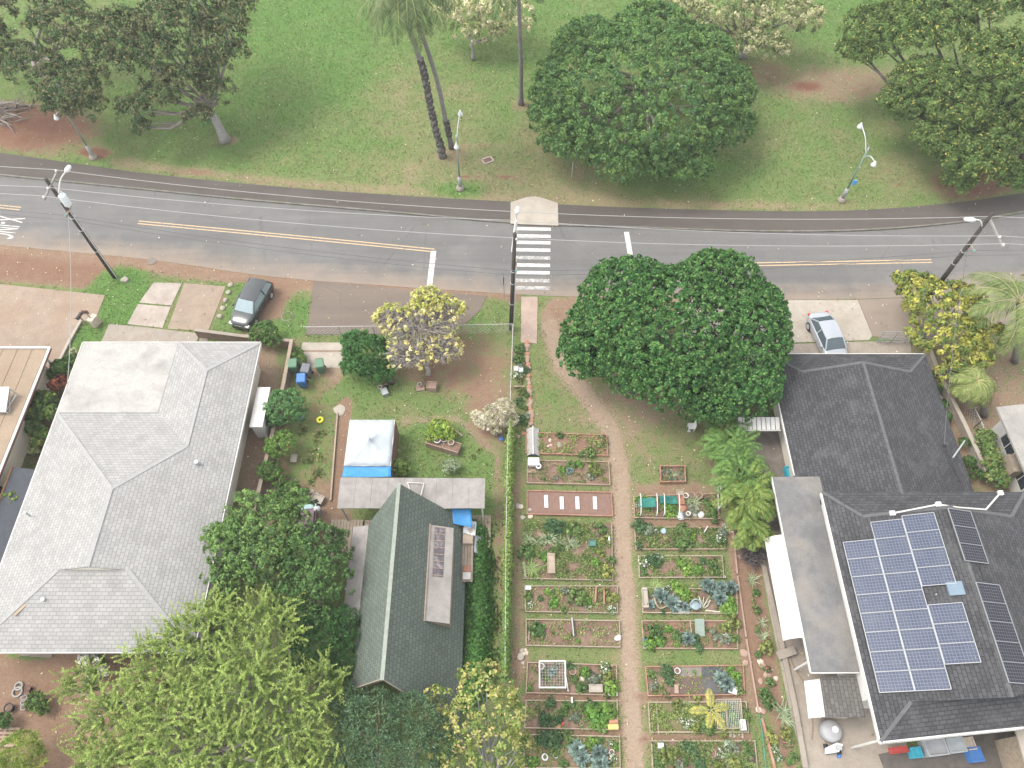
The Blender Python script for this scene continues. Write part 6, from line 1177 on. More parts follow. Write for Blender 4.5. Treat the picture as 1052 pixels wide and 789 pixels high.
MAKE = dict(bush=lambda: v_bush(SC['bush']), bushd=lambda: v_bush(SC['bushd'], 30), bushy=lambda: v_bush(SC['bushy'], 22, loose=.2), kale=lambda: v_kale(SC['kale']), lett=lambda: v_bush(SC['lett'], 26, 12, .32, .26, .6), grass=lambda: v_grass(SC['grass']), spiky=lambda: v_spiky(SC['spiky']), pale=lambda: v_bush(SC['pale'], 22, 12, .3, .12), weed=lambda: v_weed(SC['weed']), white=lambda: v_bush(SC['bush'], 22, 12, .3, .17, .8, [(.46,.45,.42)], .25), pink=lambda: v_bush(SC['bush'], 22, 12, .3, .17, .8, [(.36,.09,.12),(.4,.2,.2)], .25))
LIB = {k: [quads_object('plant_'+k, *f(), LEAF, data_only=True) for _ in range(3)] for k, f in MAKE.items()}
PLANTED = []
def plant(bed, typ, u, v, rpx, z=.1): PLANTED.append((bed, typ, u, v, rpx, z))
ORD = ['first','second','third','fourth','fifth','sixth','seventh','eighth','ninth','tenth','eleventh','twelfth']
def finish_plants():
    from collections import defaultdict
    D = defaultdict(list)
    for p in PLANTED: D[(p[0], KIND[p[1]][1])].append(p)
    for (bed, desc), L_ in D.items():
        L_.sort(key=lambda p: p[2])
        for i, (bd, typ, u, v, r, z) in enumerate(L_):
            nm = KIND[typ][0]; o = bpy.data.objects.new(nm, random.choice(LIB[typ])); COL.objects.link(o); p = G(u, v + r*.25, z); s = mpp(u, v)*r*1.3
            o.location = p; o.scale = (s, s, s*random.uniform(.85,1.15)); o.rotation_euler = (0,0,random.uniform(0,6.28))
            lab = (f'{desc} in {BEDS[bed]}' if len(L_) == 1 else f'{ORD[i]} {desc} from the left in {BEDS[bed]}'); tag(o, lab, 'plant', f'plants in {BEDS[bed]}')
BEDS = dict(L1='the bed with the gabled lid', L2='the bed with the white cooler', L4='the wide overgrown plot', L6='the bed with the red stakes', L7='the bare bed holding a white bag', L8='the bed with the white pipe frame', L9='the bed with the yellow roll', L10='the lowest left bed', R0='the small square planter', R1='the bed with green nets', R2='the weedy bed below the green nets', R3='the weedy bed above the kale', R4='the kale bed with the chair', R5='the bed with the grey-green board', R6='the bed with black weed mats', R7='the bed with the yellow palm', R8='the lowest right bed', ST='the strip beside the side yard', EN='the strip inside the chain-link fence', YD='the yard')
def weeds_on(parent, poly, n, cols, z=.1, ll=.16, lw=.07, name='weed_cover'):
    P = np.array([p[:2] for p in poly]); a, b = rng.random((n,1)), rng.random((n,1)); q = P[0]*(1-a)*(1-b)+P[1]*a*(1-b)+P[2]*a*b+P[3]*(1-a)*b
    cl = noise2(q*1.7); q = q[cl > rng.uniform(-.6,.6,n)]; n = len(q); nn = unit(np.stack([np.zeros(n),np.zeros(n),np.ones(n)],1)+rng.normal(size=(n,3))*.5); D = unit(np.cross(nn, rnd_dirs(n))+[0,0,.35])
    o = quads_object(name, leaf_verts(np.concatenate([q, np.full((n,1),z)+rng.uniform(0,.08,(n,1))],1), D, nn, ll*rng.uniform(.5,1.4,n), lw*rng.uniform(.6,1.3,n)), pal(cols,n,.2), LEAF, parent); o['kind'] = 'stuff'; return o
def noise2(q): return np.sin(q[:,0]*1.9+np.sin(q[:,1]*2.3))*np.cos(q[:,1]*2.1+np.sin(q[:,0]*1.3))
WC = [(.08,.13,.035),(.11,.15,.05),(.16,.17,.07)]
def bed(key, label, px, board, soil=m_soil, weeds=0, sides='tlbr', h=.2, wcols=WC):
    P = [G(u, v) for u, v in px]; c = sum(P)/4; t = thing('garden_bed', label, 'garden bed', c, 'community garden beds')
    MB().prism([c+(p-c)*.99 for p in P], .01, .1).build('soil', soil, t)
    for i, s in enumerate('trbl'):
        if s in sides:
            a, b = P[i], P[(i+1)%4]; d = unit(b-a); e = .03 if s in 'tb' else -.03; j = rng.normal(size=2)*.01
            MB().beam(a-d*e+[0,0,h/2+j[0]], b+d*e+[0,0,h/2+j[1]], .055, h).build('board', board, t)
    if weeds: weeds_on(t, P, int(weeds*2.2), wcols)
    return t, P
bed('L1','red-edged bed with a grey gabled lid at its left end',[(540.4,445.4),(623,448),(624,469),(540.4,466.7)],m_woodred,m_soilred,900)
bed('L2','bed with a white cooler at its left end',[(542,474),(625,475.6),(626.5,499),(541.5,497)],m_woodpink,m_soil,500)
tL3, PL3 = bed('L3','bare brown bed with four white boards laid across',[(541.5,505),(627.7,507),(629,531),(541.5,529)],m_woodred,M('smooth_soil',(.20,.125,.10),.95,.2,6,bmp=.5),0)
bed('L4','wide overgrown plot below the bed with four white boards',[(537,536),(628,538),(629,597),(537,595)],m_wood,m_soil,5200,sides='br')
bed('L6','bed crowded with vegetables and red stakes in the left row',[(539,603),(634,603),(634,630.5),(540,629)],m_wood,m_soil,700)
bed('L7','mostly bare bed with a white bag at its right end',[(540.5,637),(636,638.5),(636.6,665.5),(540.5,663.5)],m_woodpale,m_soil,500)
bed('L8','bed with a white pipe frame at its left end',[(542,681),(633,684),(633,714.7),(540.5,712)],m_woodpink,m_soil,500)
bed('L9','bed with a large bright green bush and yellow roll',[(540.5,720),(633.6,720.6),(634,750),(539,748)],m_woodpale,m_soil,800)
bed('L10','lowest bed in the left row, with blue-grey plants',[(538,755),(636,757),(636.7,789),(538.5,789)],m_woodpale,M('straw_soil',(.24,.17,.11),.95,.35,6,bmp=.5),900)
bed('R0','small square red-edged planter of pale succulents',[(677.6,480.7),(702.6,480.7),(703.4,496.4),(678,497)],m_woodred,m_soil,250,h=.35)
bed('R1','bed with green shade nets over white hoops',[(650.7,511),(737,508),(738,534),(651.5,533)],m_woodpink,m_soil,500)
bed('R2','weedy bed just below the bed with green nets',[(651.5,542.5),(745,542.5),(744,565),(653,565)],m_woodpink,m_soil,2200)
bed('R3','weedy bed just above the kale bed',[(655.7,572),(741,572),(743,594),(656.5,594)],m_woodpale,m_soil,1500)
bed('R4','lush kale bed with a chair in the right row',[(659.5,604.4),(755.8,606.5),(757,631),(660,630)],m_woodpale,m_soil,400)
bed('R5','bed with a grey-green board standing in the middle',[(659,638.6),(756.5,638.6),(757,667),(661,666.5)],m_woodpink,m_soilred,600)
bed('R6','red-edged bed covered with black weed mats',[(662.6,685.5),(762.7,684),(764,714),(665.4,715.2)],m_woodred,m_soil,300)
bed('R7','grassed bed with a young yellow palm and netted frame',[(665.4,722),(765.5,721.4),(768,752.5),(667.4,752.5)],m_woodpale,M('olive_soil',(.16,.14,.07),.95,.3,6,bmp=.5),2600)
bed('R8','lowest bed in the right row, full of mixed plants',[(669,761.5),(774.5,761.5),(777,791),(670,791)],m_woodpale,m_soil,2600)
for b_, L_ in dict(
 L1=[('bush',575,447,4),('bush',607,464,6),('bush',597,466,4),('weed',619.6,456,5.5),('lett',555,447,2.5),('weed',557,460,4),('weed',586,465,4)],
 L2=[('lett',577,482,4),('bush',586.6,477,5.5),('kale',585,483.6,3.6),('lett',595,475.6,4.5),('bushy',609,480,7),('pale',608,489,5),('pale',570.6,490,3),('weed',558,491,3.5),('weed',563,494,3),('bushy',616,484,3.5),('weed',593,487,3),('weed',600,493,3),('bushy',620,492,2.5)],
 L4=[('bushd',569,541,11),('bush',589.6,543,9),('spiky',543,553,6),('spiky',552,554,7),('spiky',563,553,7.5),('spiky',574,555,7),('spiky',585,557,7),('spiky',591,559,5),('bush',540.5,566,9),('lett',559,571,5.5),('grass',546.5,583,9),('lett',612,576,5.5),('bushy',622.6,554.5,5),('bushy',624,586,7),('bush',617.5,543,6),('weed',600,573,7),('weed',604,590,5),('weed',580,578,5),('weed',583,586,5),('bushy',617,568,4),('bush',572,563,7),('weed',605,545,6),('bush',628,575,5),('bushy',597,541,4)],
 L6=[('bush',543,612,5),('white',544,621,4),('bushd',555,614,3.4),('lett',562,607,4),('lett',569,617,6),('pale',580,605.5,5),('bush',579,626,4),('bush',593,612,10),('lett',602,616,6),('white',604,623,3.6),('bushy',621,606,4.5),('bushy',630,613,6),('pink',617,614,4),('white',627.7,625,5),('bush',568,608,3)],
 L7=[('bush',552,645,8.5),('weed',556,656,5),('weed',584,653,5),('lett',594,658,2.6),('weed',568,650,4),('weed',576,645,3.4)],
 L8=[('kale',567,690,4),('pale',572,683,4),('bushd',586,684,5),('lett',601,690,6),('pale',611,697,8),('bush',597,705,6),('lett',627.5,705,8.5),('bushy',625,694,6),('white',622,686,6),('lett',544.6,707,3),('bush',557,694,3.4),('lett',562,697,2.6),('bush',590,697,4),('weed',580,706,3)],
 L9=[('bushd',565.7,720,6),('bush',580,726,7),('bushd',560,738,8),('pale',590,735,6),('lett',612,730,12),('lett',624,729,9),('lett',617,739,9),('bush',604,724,7),('lett',543,730,2.6),('bushd',573,738,5),('weed',551,728,4),('bush',588,723,5)],
 L10=[('bushd',560,757,9),('bushd',571,758,8),('bush',583,757,8),('kale',592,768,8),('kale',597,777,8),('kale',615,773,8),('kale',616,783,9),('lett',609,762,6.5),('bush',615.5,759,5),('lett',633,766.5,4),('white',629,778,6),('white',628,762,4),('lett',547.6,782,6),('weed',552,769,5),('bush',541.5,762,5),('bush',541.5,780,5),('bush',579,784,5),('bush',571,772,4),('bush',552,758,4)],
 R0=[('pale',681,485,3),('pale',687,484,3),('spiky',692,487,3.6),('pale',698,486,3),('pale',694,493,3.4),('bushy',682,494,2.6),('pale',688,492,2.6),('white',679,487,2.4),('pale',701,492,2.6)],
 R1=[('lett',654,512,3.4),('lett',661,510,3),('white',652.5,519,3),('lett',666,523,3.2),('lett',656,529,2.4),('lett',684,520,5),('lett',690,521,5),('lett',686,528,5),('lett',692,528,4.4),('spiky',707,514,6),('spiky',714,513,6.5),('pale',711,522,6),('bush',726,517,6),('bush',731,523,6.5),('bush',734,532,5),('bush',728,529,4),('weed',677,524,3),('pale',715,526,4)],
 R2=[('bushd',658,540,8.5),('pale',667,544,8),('bush',703,545,9),('bush',702,556,9),('lett',711,550,5),('weed',688,551,7),('white',739,553,6),('pale',742,545,6),('bush',733,555,4),('bushd',656.5,560,4.4),('weed',668,560,6),('weed',682,559,5),('weed',720,545,6),('weed',726,560,5),('bush',700,563,4)],
 R3=[('white',660.6,577,6),('bush',661,587,5),('bushd',671,574,7.5),('pale',676,571,5),('lett',700,578,5),('lett',706,585,6.5),('lett',711,587,4),('lett',718,584,5.5),('bushd',721.5,575,4),('bush',731,578,6),('bush',735,586,5),('weed',690,588,4),('weed',665,591,3.4)],
 R4=[('grass',673.5,601,7.5),('grass',667,606,5),('kale',677.7,610.7,7),('kale',690,619,8),('kale',668,620.4,4.6),('kale',684,613,4),('lett',693,600,5.5),('lett',700,606,7.5),('lett',706,611,5.5),('white',686,604,4),('bushy',712,613,5),('weed',715,603,5),('kale',725.8,601,7),('kale',739.7,603,6.5),('kale',750,603,6.5),('kale',738,613,7),('lett',748,617,8),('lett',751,625,7),('lett',743,624,6),('kale',704,623,4.4),('bushd',730,608,4),('bushd',681,628,3),('pink',737.6,626,2.2),('bushy',661.5,612,3)],
 R5=[('bush',672.8,647,8),('pink',664,644,4),('lett',686,645.5,4.4),('lett',667,660,7),('lett',678,658,6),('bush',693,651,5),('bush',698,654,5.5),('lett',695,662,3),('kale',706,655,6),('bushd',713,657,7),('bushd',718,664,5),('pale',732,649,4.5),('pale',737,654,5),('bushy',751.6,638,7.5),('bushy',747,645,5),('pale',744,656,6.5),('bush',753,655,6),('bushy',724,647,3)],
 R6=[('bush',669,692,5),('pale',671,704,5),('bushd',684,688,7.5),('bushd',688,697,6),('kale',740,696,7),('kale',746,701,7),('lett',751,690,6.5),('lett',756,696,5.5),('bush',760,708,5),('pink',681,711,4.5),('pink',686,714,3.4),('weed',679,705,5),('bush',673,711,3),('lett',713,690,2)],
 R7=[('bushy',696,722,5),('spiky',703,725,5),('white',701,740,4),('white',707,743,4.5),('white',714,741,5),('white',704,746,3),('bushy',716,747,5),('bush',726,747,7.5),('bushy',716,717,4),('weed',725,738,5),('lett',740,735,5),('lett',745,727,4.4),('bush',748,741,5),('lett',753,734,5),('pale',748,733,3.4),('bush',757,742,3.4),('bush',766,733,6),('bush',741,744,4),('bushy',743,754,4),('bush',729,729,4)],
 R8=[('pale',678,768,4),('bushy',682,776,7),('pink',676,773,3.4),('bush',677,784,6),('bushy',692,774,5.5),('bushd',706,766,7),('bushd',713,770,6),('bushd',718,783,7),('pale',697,783,5),('weed',729,770,5),('weed',733,782,6),('pale',748,766,6.5),('pale',755,768,5.5),('spiky',748,778,6.5),('bushy',755,783,6),('bush',766,766,6.5),('bush',770,775,5),('white',741,773,5),('bushy',739,784,5),('grass',772,785,4),('pink',690,788,3.4),('bush',704,780,5)],
 ST=[('spiky',772,594,7),('bush',776,608,4.5),('weed',774,618,4),('bush',777,626,4.5),('spiky',783,638,6),('bush',778,646,4),('spiky',784,653,6),('bushy',787,664,7),('bush',779,672,4),('pink',788,687,4),('bush',785,712,7),('bush',789,720,7),('spiky',804,728,9),('spiky',806,737,8),('bushy',793,757,6.5),('pink',810,762,6),('white',796,768,5),('bush',812,778,6.5),('bushy',806,752,6),('white',800,777,4),('bush',791,700,5),('weed',783,685,4)],
 EN=[('bush',534,358,6),('bush',533,368,6),('pale',535,377,5),('white',532,383,6),('bushd',541,380,4),('pink',534,390,4),('bushy',535,401,4.5),('bush',541,405,4),('bushd',533,412,5),('bush',538,418,4),('pale',542,426,4),('bushd',533,430,5.5),('bush',539,433,4)]).items():
    for p in L_: plant(b_, *p, z=.05 if b_ in ('ST','EN') else .1)
BEDS['WD'] = 'the weedy ground left of the tent'
for k in range(10): plant('WD', 'weed', 312+rng.uniform(0,30), 440+k*7+rng.uniform(-3,3), rng.uniform(4,7), z=0)
BEDS['LW'] = 'the lawn edge below the planter'
for u, v, r in ((486,468,4),(492,462,3.4)): plant('LW', 'weed', u, v, r, z=0)
finish_plants()
# ---- things in the beds
m_lid = M('grey_lid_panel', (.36,.34,.33), .7, .15, 2)
p = G(547.5,455); t = thing('cold_frame', 'grey gabled cold-frame lid in the red-edged bed', 'cold frame', p); ya, yb = -1.0, 1.0
MB().slab([p+[-.42,ya,.12],p+[0,ya,.42],p+[0,yb,.42],p+[-.42,yb,.12]],.03).build('panel', m_lid, t); MB().slab([p+[.42,ya,.12],p+[0,ya,.42],p+[0,yb,.42],p+[.42,yb,.12]],.03).build('panel', m_lid, t)
MB().tube([p+[0,ya-.05,.45],p+[0,yb+.05,.45]],.035,6).build('ridge_pole', m_whiteplas, t); MB().box(*(p+[-.2,ya+.02,.1]), *(p+[.2,ya+.06,.35])).build('end_panel', M('blue_grey_panel', (.12,.18,.3), .6, .1, 3), t)
t = thing('cooler_box', 'white cooler box at the left end of a bed', 'cooler', G(548,478)); p = G(548,478); 
MB().add([tuple(p+np.array(q)) for q in ((-.3,-.2,.1),(.3,-.2,.1),(.3,.22,.1),(-.3,.22,.1),(-.34,-.24,.5),(.34,-.24,.5),(.34,.26,.5),(-.34,.26,.5))],[(3,2,1,0),(4,5,6,7),(0,1,5,4),(1,2,6,5),(2,3,7,6),(3,0,4,7)]).build('body', m_whiteplas, t); MB().box(*(p+[-.36,-.26,.5]), *(p+[.36,.28,.58])).build('lid', m_whiteplas, t); MB().box(*(p+[.36,-.05,.3]), *(p+[.42,.1,.45])).build('handle', m_grey, t)
box_at('paving_block', 'pinkish slab under the white cooler', 'block', 546, 485, .6, .25, .2, m_woodpink); ring_at('white_hose_reel', 'round white dish leaning beside the white cooler', 'dish', 553, 481.5, .14, .06, m_whiteplas, .35, .4)
rock('flat round pale stone in the red-edged bed', 574.6, 457.5, .17, m_conc_light, z=.1, sq=.2); box_at('black_tray', 'black seed tray at the right end of the red-edged bed', 'tray', 618.5, 449.5, .36, .2, .08, m_dark, z=.12)
for k, (u, v, r) in enumerate(((565,453,.12),(566,458,.1),(563,459,.08))): rock(['brown stone','pale stone','small stone'][k]+' beside the round slab in the red-edged bed', u, v, r, m_stone, z=.08)
for k, (u, v) in enumerate(((561,516),(577,517.6),(593,517.6),(611,517.6))): plank(['leftmost','second from left','third from left','rightmost'][k]+' of the four white boards on the bare bed', ((u-.3,v-6.4),(u+.3,v+6.4)), .24, .05, m_whiteplas, 'white_board', 'board', .14)
for k, (u, v) in enumerate(((532,520),(535,521),(544,524),(545,531),(537,532))): rock(['pale','pinkish','long tan','flat pink','small grey'][k]+' stone at the left end of the bare bed', u, v, .16, m_stone if k%2 else m_terra if k==3 else m_conc_light)
box_at('plank_box', 'narrow tan plank box in the overgrown plot', 'box', 566, 580, .45, 1.2, .25, m_woodpale, z=.08); box_at('green_crate', 'small dark green crate in the overgrown plot', 'crate', 608, 560, .4, .35, .3, M('dark_green_plastic', (.07,.18,.15), .6, .15, 3), z=.1)
plank('white stake at the right edge of the overgrown plot', ((625,553),(625.5,560)), .1, .3, m_whiteplas, 'stake', 'stake', .2); plank('grey post lying at the left edge of the overgrown plot', ((538,578),(540,594)), .14, .16, m_conc, 'post', 'post', .12)
for k, (u0, v0, u1, v1) in enumerate(((612,604,611,620),(620,605,620,622))): plank(['left','right'][k]+' of the two reddish stakes lying in the crowded vegetable bed', ((u0,v0),(u1,v1)), .09, .08, m_woodred, 'stake', 'stake', .3)
box_at('grey_box', 'small grey box on the upper left corner of the crowded vegetable bed', 'box', 542.5, 605, .34, .25, .25, m_galv, z=.05); plank('grey board stood across the mostly bare bed', ((587,636),(589,655)), .06, .35, m_grey, 'plank', 'plank', .25); plank('pale stake at the left of the mostly bare bed', ((544,645),(543,659)), .06, .1, m_woodpale, 'stake', 'stake', .2)
rock('white bag at the right end of the mostly bare bed', 634.6, 656, .19, m_whiteplas, z=.1, cat='bag', name='bag', sq=.8)
for k, (u, v) in enumerate(((610,648),(620,648),(615,654),(625,651))): rock(['first','second','third','fourth'][k]+' tiny pale stone from the left on the mostly bare bed' if False else ['upper left','upper right','lower left','lower right'][k]+' tiny pale marker stone on the mostly bare bed', u, v, .06, m_conc_light, z=.1)
for k, (u, v, r) in enumerate(((536,669,.16),(538,672,.14),(535,675,.22),(540,668,.1),(537,681,.1),(541,671,.1))): rock(['pale','tan','large pinkish','small','lower small','white'][k]+' stone in the heap left of the pipe frame', u, v, r, m_stone if k%2 else m_conc_light)
# pipe frame
def pframe(label, c4, h, mat, r=.035, cat='frame', name='pipe_frame', net=None, mid=False):
    P = [G(u, v) for u, v in c4]; t = thing(name, label, cat, sum(P)/4)
    for i in range(4): MB().tube([P[i]+[0,0,h], P[(i+1)%4]+[0,0,h]], r, 6).build('rail', mat, t); MB().tube([P[i]+[0,0,.05], P[i]+[0,0,h]], r, 6).build('leg', mat, t)
    if mid: MB().tube([(P[0]*.62+P[1]*.38)+[0,0,h],(P[3]*.62+P[2]*.38)+[0,0,h]], r, 6).build('rail', mat, t)
    if net:
        mb = MB()
        for k in range(1, net):
            s = k/net; mb.tube([P[0]*(1-s)+P[1]*s+[0,0,h], P[3]*(1-s)+P[2]*s+[0,0,h]], .005, 3); mb.tube([P[0]*(1-s)+P[3]*s+[0,0,h], P[1]*(1-s)+P[2]*s+[0,0,h]], .005, 3)
        tag(mb.build('netting', m_galv, t), kind='stuff')
    return t
pframe('white pipe frame standing over the left half of a bed', [(554,681),(580,681),(580.5,708),(554,708)], .55, m_whiteplas, .045, net=9); pot_at('white bucket hung at the corner of the pipe frame', 556, 686, .16, .5, m_whiteplas, name='bucket', cat='bucket')
pot_at('tan round pot behind the lettuce beside the pipe frame', 588, 690, .2, .25, m_woodpale); pot_at('small terracotta pot beside the tan round pot', 593, 692, .12, .22, m_terra); box_at('seed_tray', 'small pale planter tray in the pipe-frame bed', 'tray', 611.5, 708, .72, .4, .25, m_conc_light, z=.1); box_at('white_tray', 'white tray at the lower right corner of the pipe-frame bed', 'tray', 629, 712.5, .5, .28, .14, m_whiteplas, z=.1); plank('white stick lying beside the pipe frame', ((581,695),(583.5,711)), .05, .05, m_whiteplas, 'stake', 'stake', .2)
rock('tan stone in the pipe-frame bed between the pots', 598, 698, .15, m_stone, z=.1)
a = G(625,742.5); b = G(634,741.5); tag(MB().tube([a+[0,0,.27], b+[0,0,.27]], .12, 12).build('roll', m_terra, None), 'terracotta-coloured roll lying above the yellow roll', 'roll'); a = G(624,747.5); b = G(634.5,747); tag(MB().tube([a+[0,0,.24], b+[0,0,.24]], .15, 12).build('roll', M('yellow_roll', (.55,.47,.16), .7, .1, 3), None), 'yellow roll at the right end of a bed', 'roll')
plank('white post beside the path strip above the wet bed', ((587,717),(587.5,723)), .08, .3, m_whiteplas, 'stake', 'stake', .2); rock('red tap head in the bed with the bright green bush', 578, 744, .1, M('red_paint', (.4,.06,.05), .5, .1, 3), z=.1, cat='tap', name='tap'); rock('pink stone beside the red tap head', 574, 747, .13, m_terra, z=.1)
ring_at('tyre_ring', 'black and white ring in the lowest left bed, left one', 'ring', 559.7, 778, .14, .05, m_whiteplas, .1); ring_at('tyre_ring', 'grey ring in the lowest left bed, right one', 'ring', 571, 776, .13, .04, m_grey, .1); pot_at('white pot near the right end of the lowest left bed', 628, 773, .13, .25, m_whiteplas); rock('pink stone near the white pot in the lowest left bed', 625, 779, .13, m_terra, z=.1)
# nets and hoops in the first right bed
m_net = M('green_shade_net', (.03,.17,.14), .8, .15, 4)
for k, u in enumerate((656.5, 673, 680.5, 695.5)):
    a = G(u, 510.5); b = G(u+.6, 531); tag(MB().tube(crom([a+[0,0,.1], a+[0,0,.55], a*.75+b*.25+[0,0,.72], a*.25+b*.75+[0,0,.72], b+[0,0,.55], b+[0,0,.1]], .12), .03, 6).build('hoop', m_whiteplas, None, True), ['leftmost','second','third','rightmost'][k]+' white hoop from the left over the netted bed', 'hoop', 'net hoops')
o = cloth(G(656,521,.75), G(674,521,.75), G(673,511,.7), G(656.5,512,.7), 10, .12).build('shade_net', m_net, None, True); o.modifiers.new('s','SOLIDIFY').thickness = .012; tag(o, 'green shade net stretched over the two left hoops', 'shade net')
o = cloth(G(678,517,.35), G(696,518,.3), G(695,510,.5), G(678,509,.5), 12, .25).build('shade_net', m_net, None, True); o.modifiers.new('s','SOLIDIFY').thickness = .012; tag(o, 'crumpled green shade net above the lettuce patch', 'shade net')
box_at('tan_planter', 'square tan planter at the top of the netted bed', 'planter', 697.6, 508.5, .42, .36, .35, m_woodpale, z=.05); box_at('terracotta_tray', 'square terracotta tray below the tan planter', 'planter', 698.5, 516, .42, .5, .3, m_terra, z=.05)
pot_at('white pot at the top edge of the netted bed', 703.5, 511, .17, .35, m_whiteplas); pot_at('round tan pot at the top edge of the netted bed', 710, 510, .2, .3, m_woodpink); pot_at('pinkish pot at the right of the netted bed top edge', 717.5, 510.5, .22, .3, m_woodpink); rock('pink pot cluster in the middle of the netted bed', 701, 523, .24, m_terra, z=.1, cat='pots'); rock('grey tub near the lower edge of the netted bed', 698.5, 530.5, .28, m_galv, z=.05, cat='tub', name='tub')
pot_at('tall white vase at the lower edge of the netted bed', 705, 531.5, .13, .7, m_whiteplas); rock('white rounded bundle at the lower edge of the netted bed', 719.5, 529.5, .2, m_whiteplas, z=.1, cat='bundle', name='bundle'); rock('cream stone beside the white bundle in the netted bed', 713.5, 530, .16, m_conc_light, z=.1)
a = G(737,525); b = G(735.5,505); tag(MB().beam(a, a+[0,0,1.2], .07, .07).beam(b, b+[0,0,1.2], .07, .07).beam(a+[0,0,1.2], b+[0,0,1.2], .07, .07).beam(a+[0,0,.3], b+[0,0,.5], .04, .04).build('trellis', m_whiteplas, None), 'white trellis frame at the right end of the netted bed', 'trellis')
plank('white stick leaning in the weedy bed below the nets', ((722,549),(725.5,543)), .05, .05, m_whiteplas, 'stake', 'stake', .4); rock('blue-grey rag in the weedy bed below the nets', 681, 547, .2, M('blue_grey_rag', (.3,.38,.4), .8, .3, 5), z=.15, cat='rag', name='rag')
pot_at('white post cap at the corner of the weedy bed above the kale', 743, 594, .07, .3, m_whiteplas)
for k, (u, v) in enumerate(((738,532),(744,540),(747,537),(749,546),(744,545))): rock(['white','grey','pale','lower grey','small tan'][k]+' stone at the lower right corner of the netted bed', u, v, .13, m_conc_light)
# kale bed furniture
p = G(713,624); t = thing('garden_chair', 'grey-blue round garden chair in the kale bed', 'chair', p); mg = M('chair_grey_blue', (.24,.30,.32), .5, .1, 3)
MB().lathe(p+[0,0,.4], [(.0,0),(.24,.0),(.27,.03),(.25,.06),(0,.05)], 16).build('seat', mg, t, True); MB().tube([p+[.3*math.cos(a), .28*math.sin(a), .42+.33*max(0,math.sin(a))] for a in np.linspace(-.5,3.64,16)], .04, 6).build('backrest', mg, t, True)
for a in (.6,2.5,3.8,5.6): MB().tube([p+[.2*math.cos(a),.2*math.sin(a),.42], p+[.25*math.cos(a),.25*math.sin(a),.05]], .025, 6).build('leg', mg, t)
t = thing('driftwood', 'bleached branching driftwood right of the chair in the kale bed', 'driftwood', G(722,624)); mb = MB(); p = G(722,626)
for k in range(12): a = rng.normal()*1.1+1.4; e = p+[math.cos(a)*.55,math.sin(a)*.7,rng.uniform(.2,.7)]; mb.tube([p+[0,0,.1],(p+e)/2+rng.normal(size=3)*.12,e],[.05,.04,.02],5)
mb.tube([p+[.1,-.1,.15],p+[.9,-.2,.2],p+[1.1,.2,.25]],[.05,.05,.03],5); mb.build('wood', M('bleached_wood', (.45,.42,.35), .8, .15, 5), t, True)
t = thing('driftwood', 'curved brown branch at the left of the kale bed', 'driftwood', G(676,624)); MB().tube(crom([G(672,614,.5),G(674,620,.4),G(678,625,.2),G(684,623,.3)],.15),.05,6).build('wood', m_woodpale, t, True)
box_at('cream_planter', 'narrow cream planter at the left end of the kale bed', 'planter', 661.8, 616, .3, 1.1, .45, m_conc_light, z=.02); box_at('grey_mat', 'grey ridged mat at the front of the kale bed', 'mat', 699, 628.5, .95, .3, .1, m_galv, z=.08)
t = thing('standing_board', 'grey-green board propped up in the middle of a bed', 'board', G(718,648)); p = G(718,650); MB().slab([p+[-.27,-.25,.2],p+[.27,-.25,.2],p+[.27,.65,.55],p+[-.27,.65,.55]],.04).build('panel', M('grey_green_board', (.22,.27,.23), .7, .12, 3), t); MB().beam(p+[0,.6,0],p+[0,.6,.52],.05,.05).build('prop', m_wood, t)
plank('pale stick standing above the grey-green board', ((707,640),(708.5,652)), .04, .04, m_woodpale, 'stake', 'stake', .5); box_at('blue_tray', 'dark blue tray in the left corner of the bed with the grey-green board', 'tray', 662, 661, .2, .4, .15, m_blue, z=.08)
for k, (u, v, r) in enumerate(((764.5,671,.24),(765.5,681,.19))): rock(['upper pinkish flat stone','lower pinkish flat stone'][k]+' on the grass right of the garden beds', u, v, r, m_woodpink, sq=.25)
# weed mats
def mat_at(label, px, mat): return tag(MB().prism([G(u, v) for u, v in px], .1, .125).build('weed_mat', mat, None), label, 'weed mat', 'weed mats')
mat_at('worn grey weed mat at the top of the red-edged mat bed', [(696.5,686),(720,686),(720.5,695.5),(696.5,694.5)], M('worn_mat', (.19,.165,.15), .9, .2, 5)); mat_at('black weed mat right of the worn grey mat', [(721,685.5),(742,685.5),(742,696),(721,696)], M('charcoal_mat', (.075,.08,.085), .9, .2, 6)); mat_at('brown weed mat left of the yellow palm tip', [(697,697),(719.5,697),(720,713.5),(697,713.5)], M('brown_mat', (.125,.09,.075), .9, .2, 5)); mat_at('dark weed mat right of the brown mat', [(720.5,697),(747,698),(750,713),(720.8,713.5)], m_weedmat)
box_at('white_sack', 'white folded sack beside the kale on the weed mats', 'sack', 751.7, 709.5, .45, .38, .16, m_whiteplas, z=.12, ang=-15); pot_at('white and yellow pot on the upper edge of the weed mat bed', 695, 690, .16, .3, m_whiteplas); plank('pale board standing at the left of the brown weed mat', ((694,704),(694.5,713)), .22, .1, m_woodpink, 'plank', 'plank', .18)
p = G(727,731); palm('young_palm', 'young yellow palm in the lower right garden bed', p, [p, p+[0,0,.25], p+[0,0,.45], p+[.02,0,.6]], .05, 5, 1.15, [(.34,.27,.07),(.28,.25,.07),(.20,.22,.06)], droop=.8, upr=.5, ll=.36, lw=.035, leaflets=24, dirs=[(0,1,.7),(-1,-.05,.35),(1,.2,.4),(-.3,-1,.5),(.5,-.8,.6)])
pframe('wood-framed netting over seedlings in the lower right bed', [(733.7,720),(758.7,719.5),(761,749),(735.5,749.5)], .45, m_woodpale, .035, 'netting frame', 'netting_frame', 14, True)
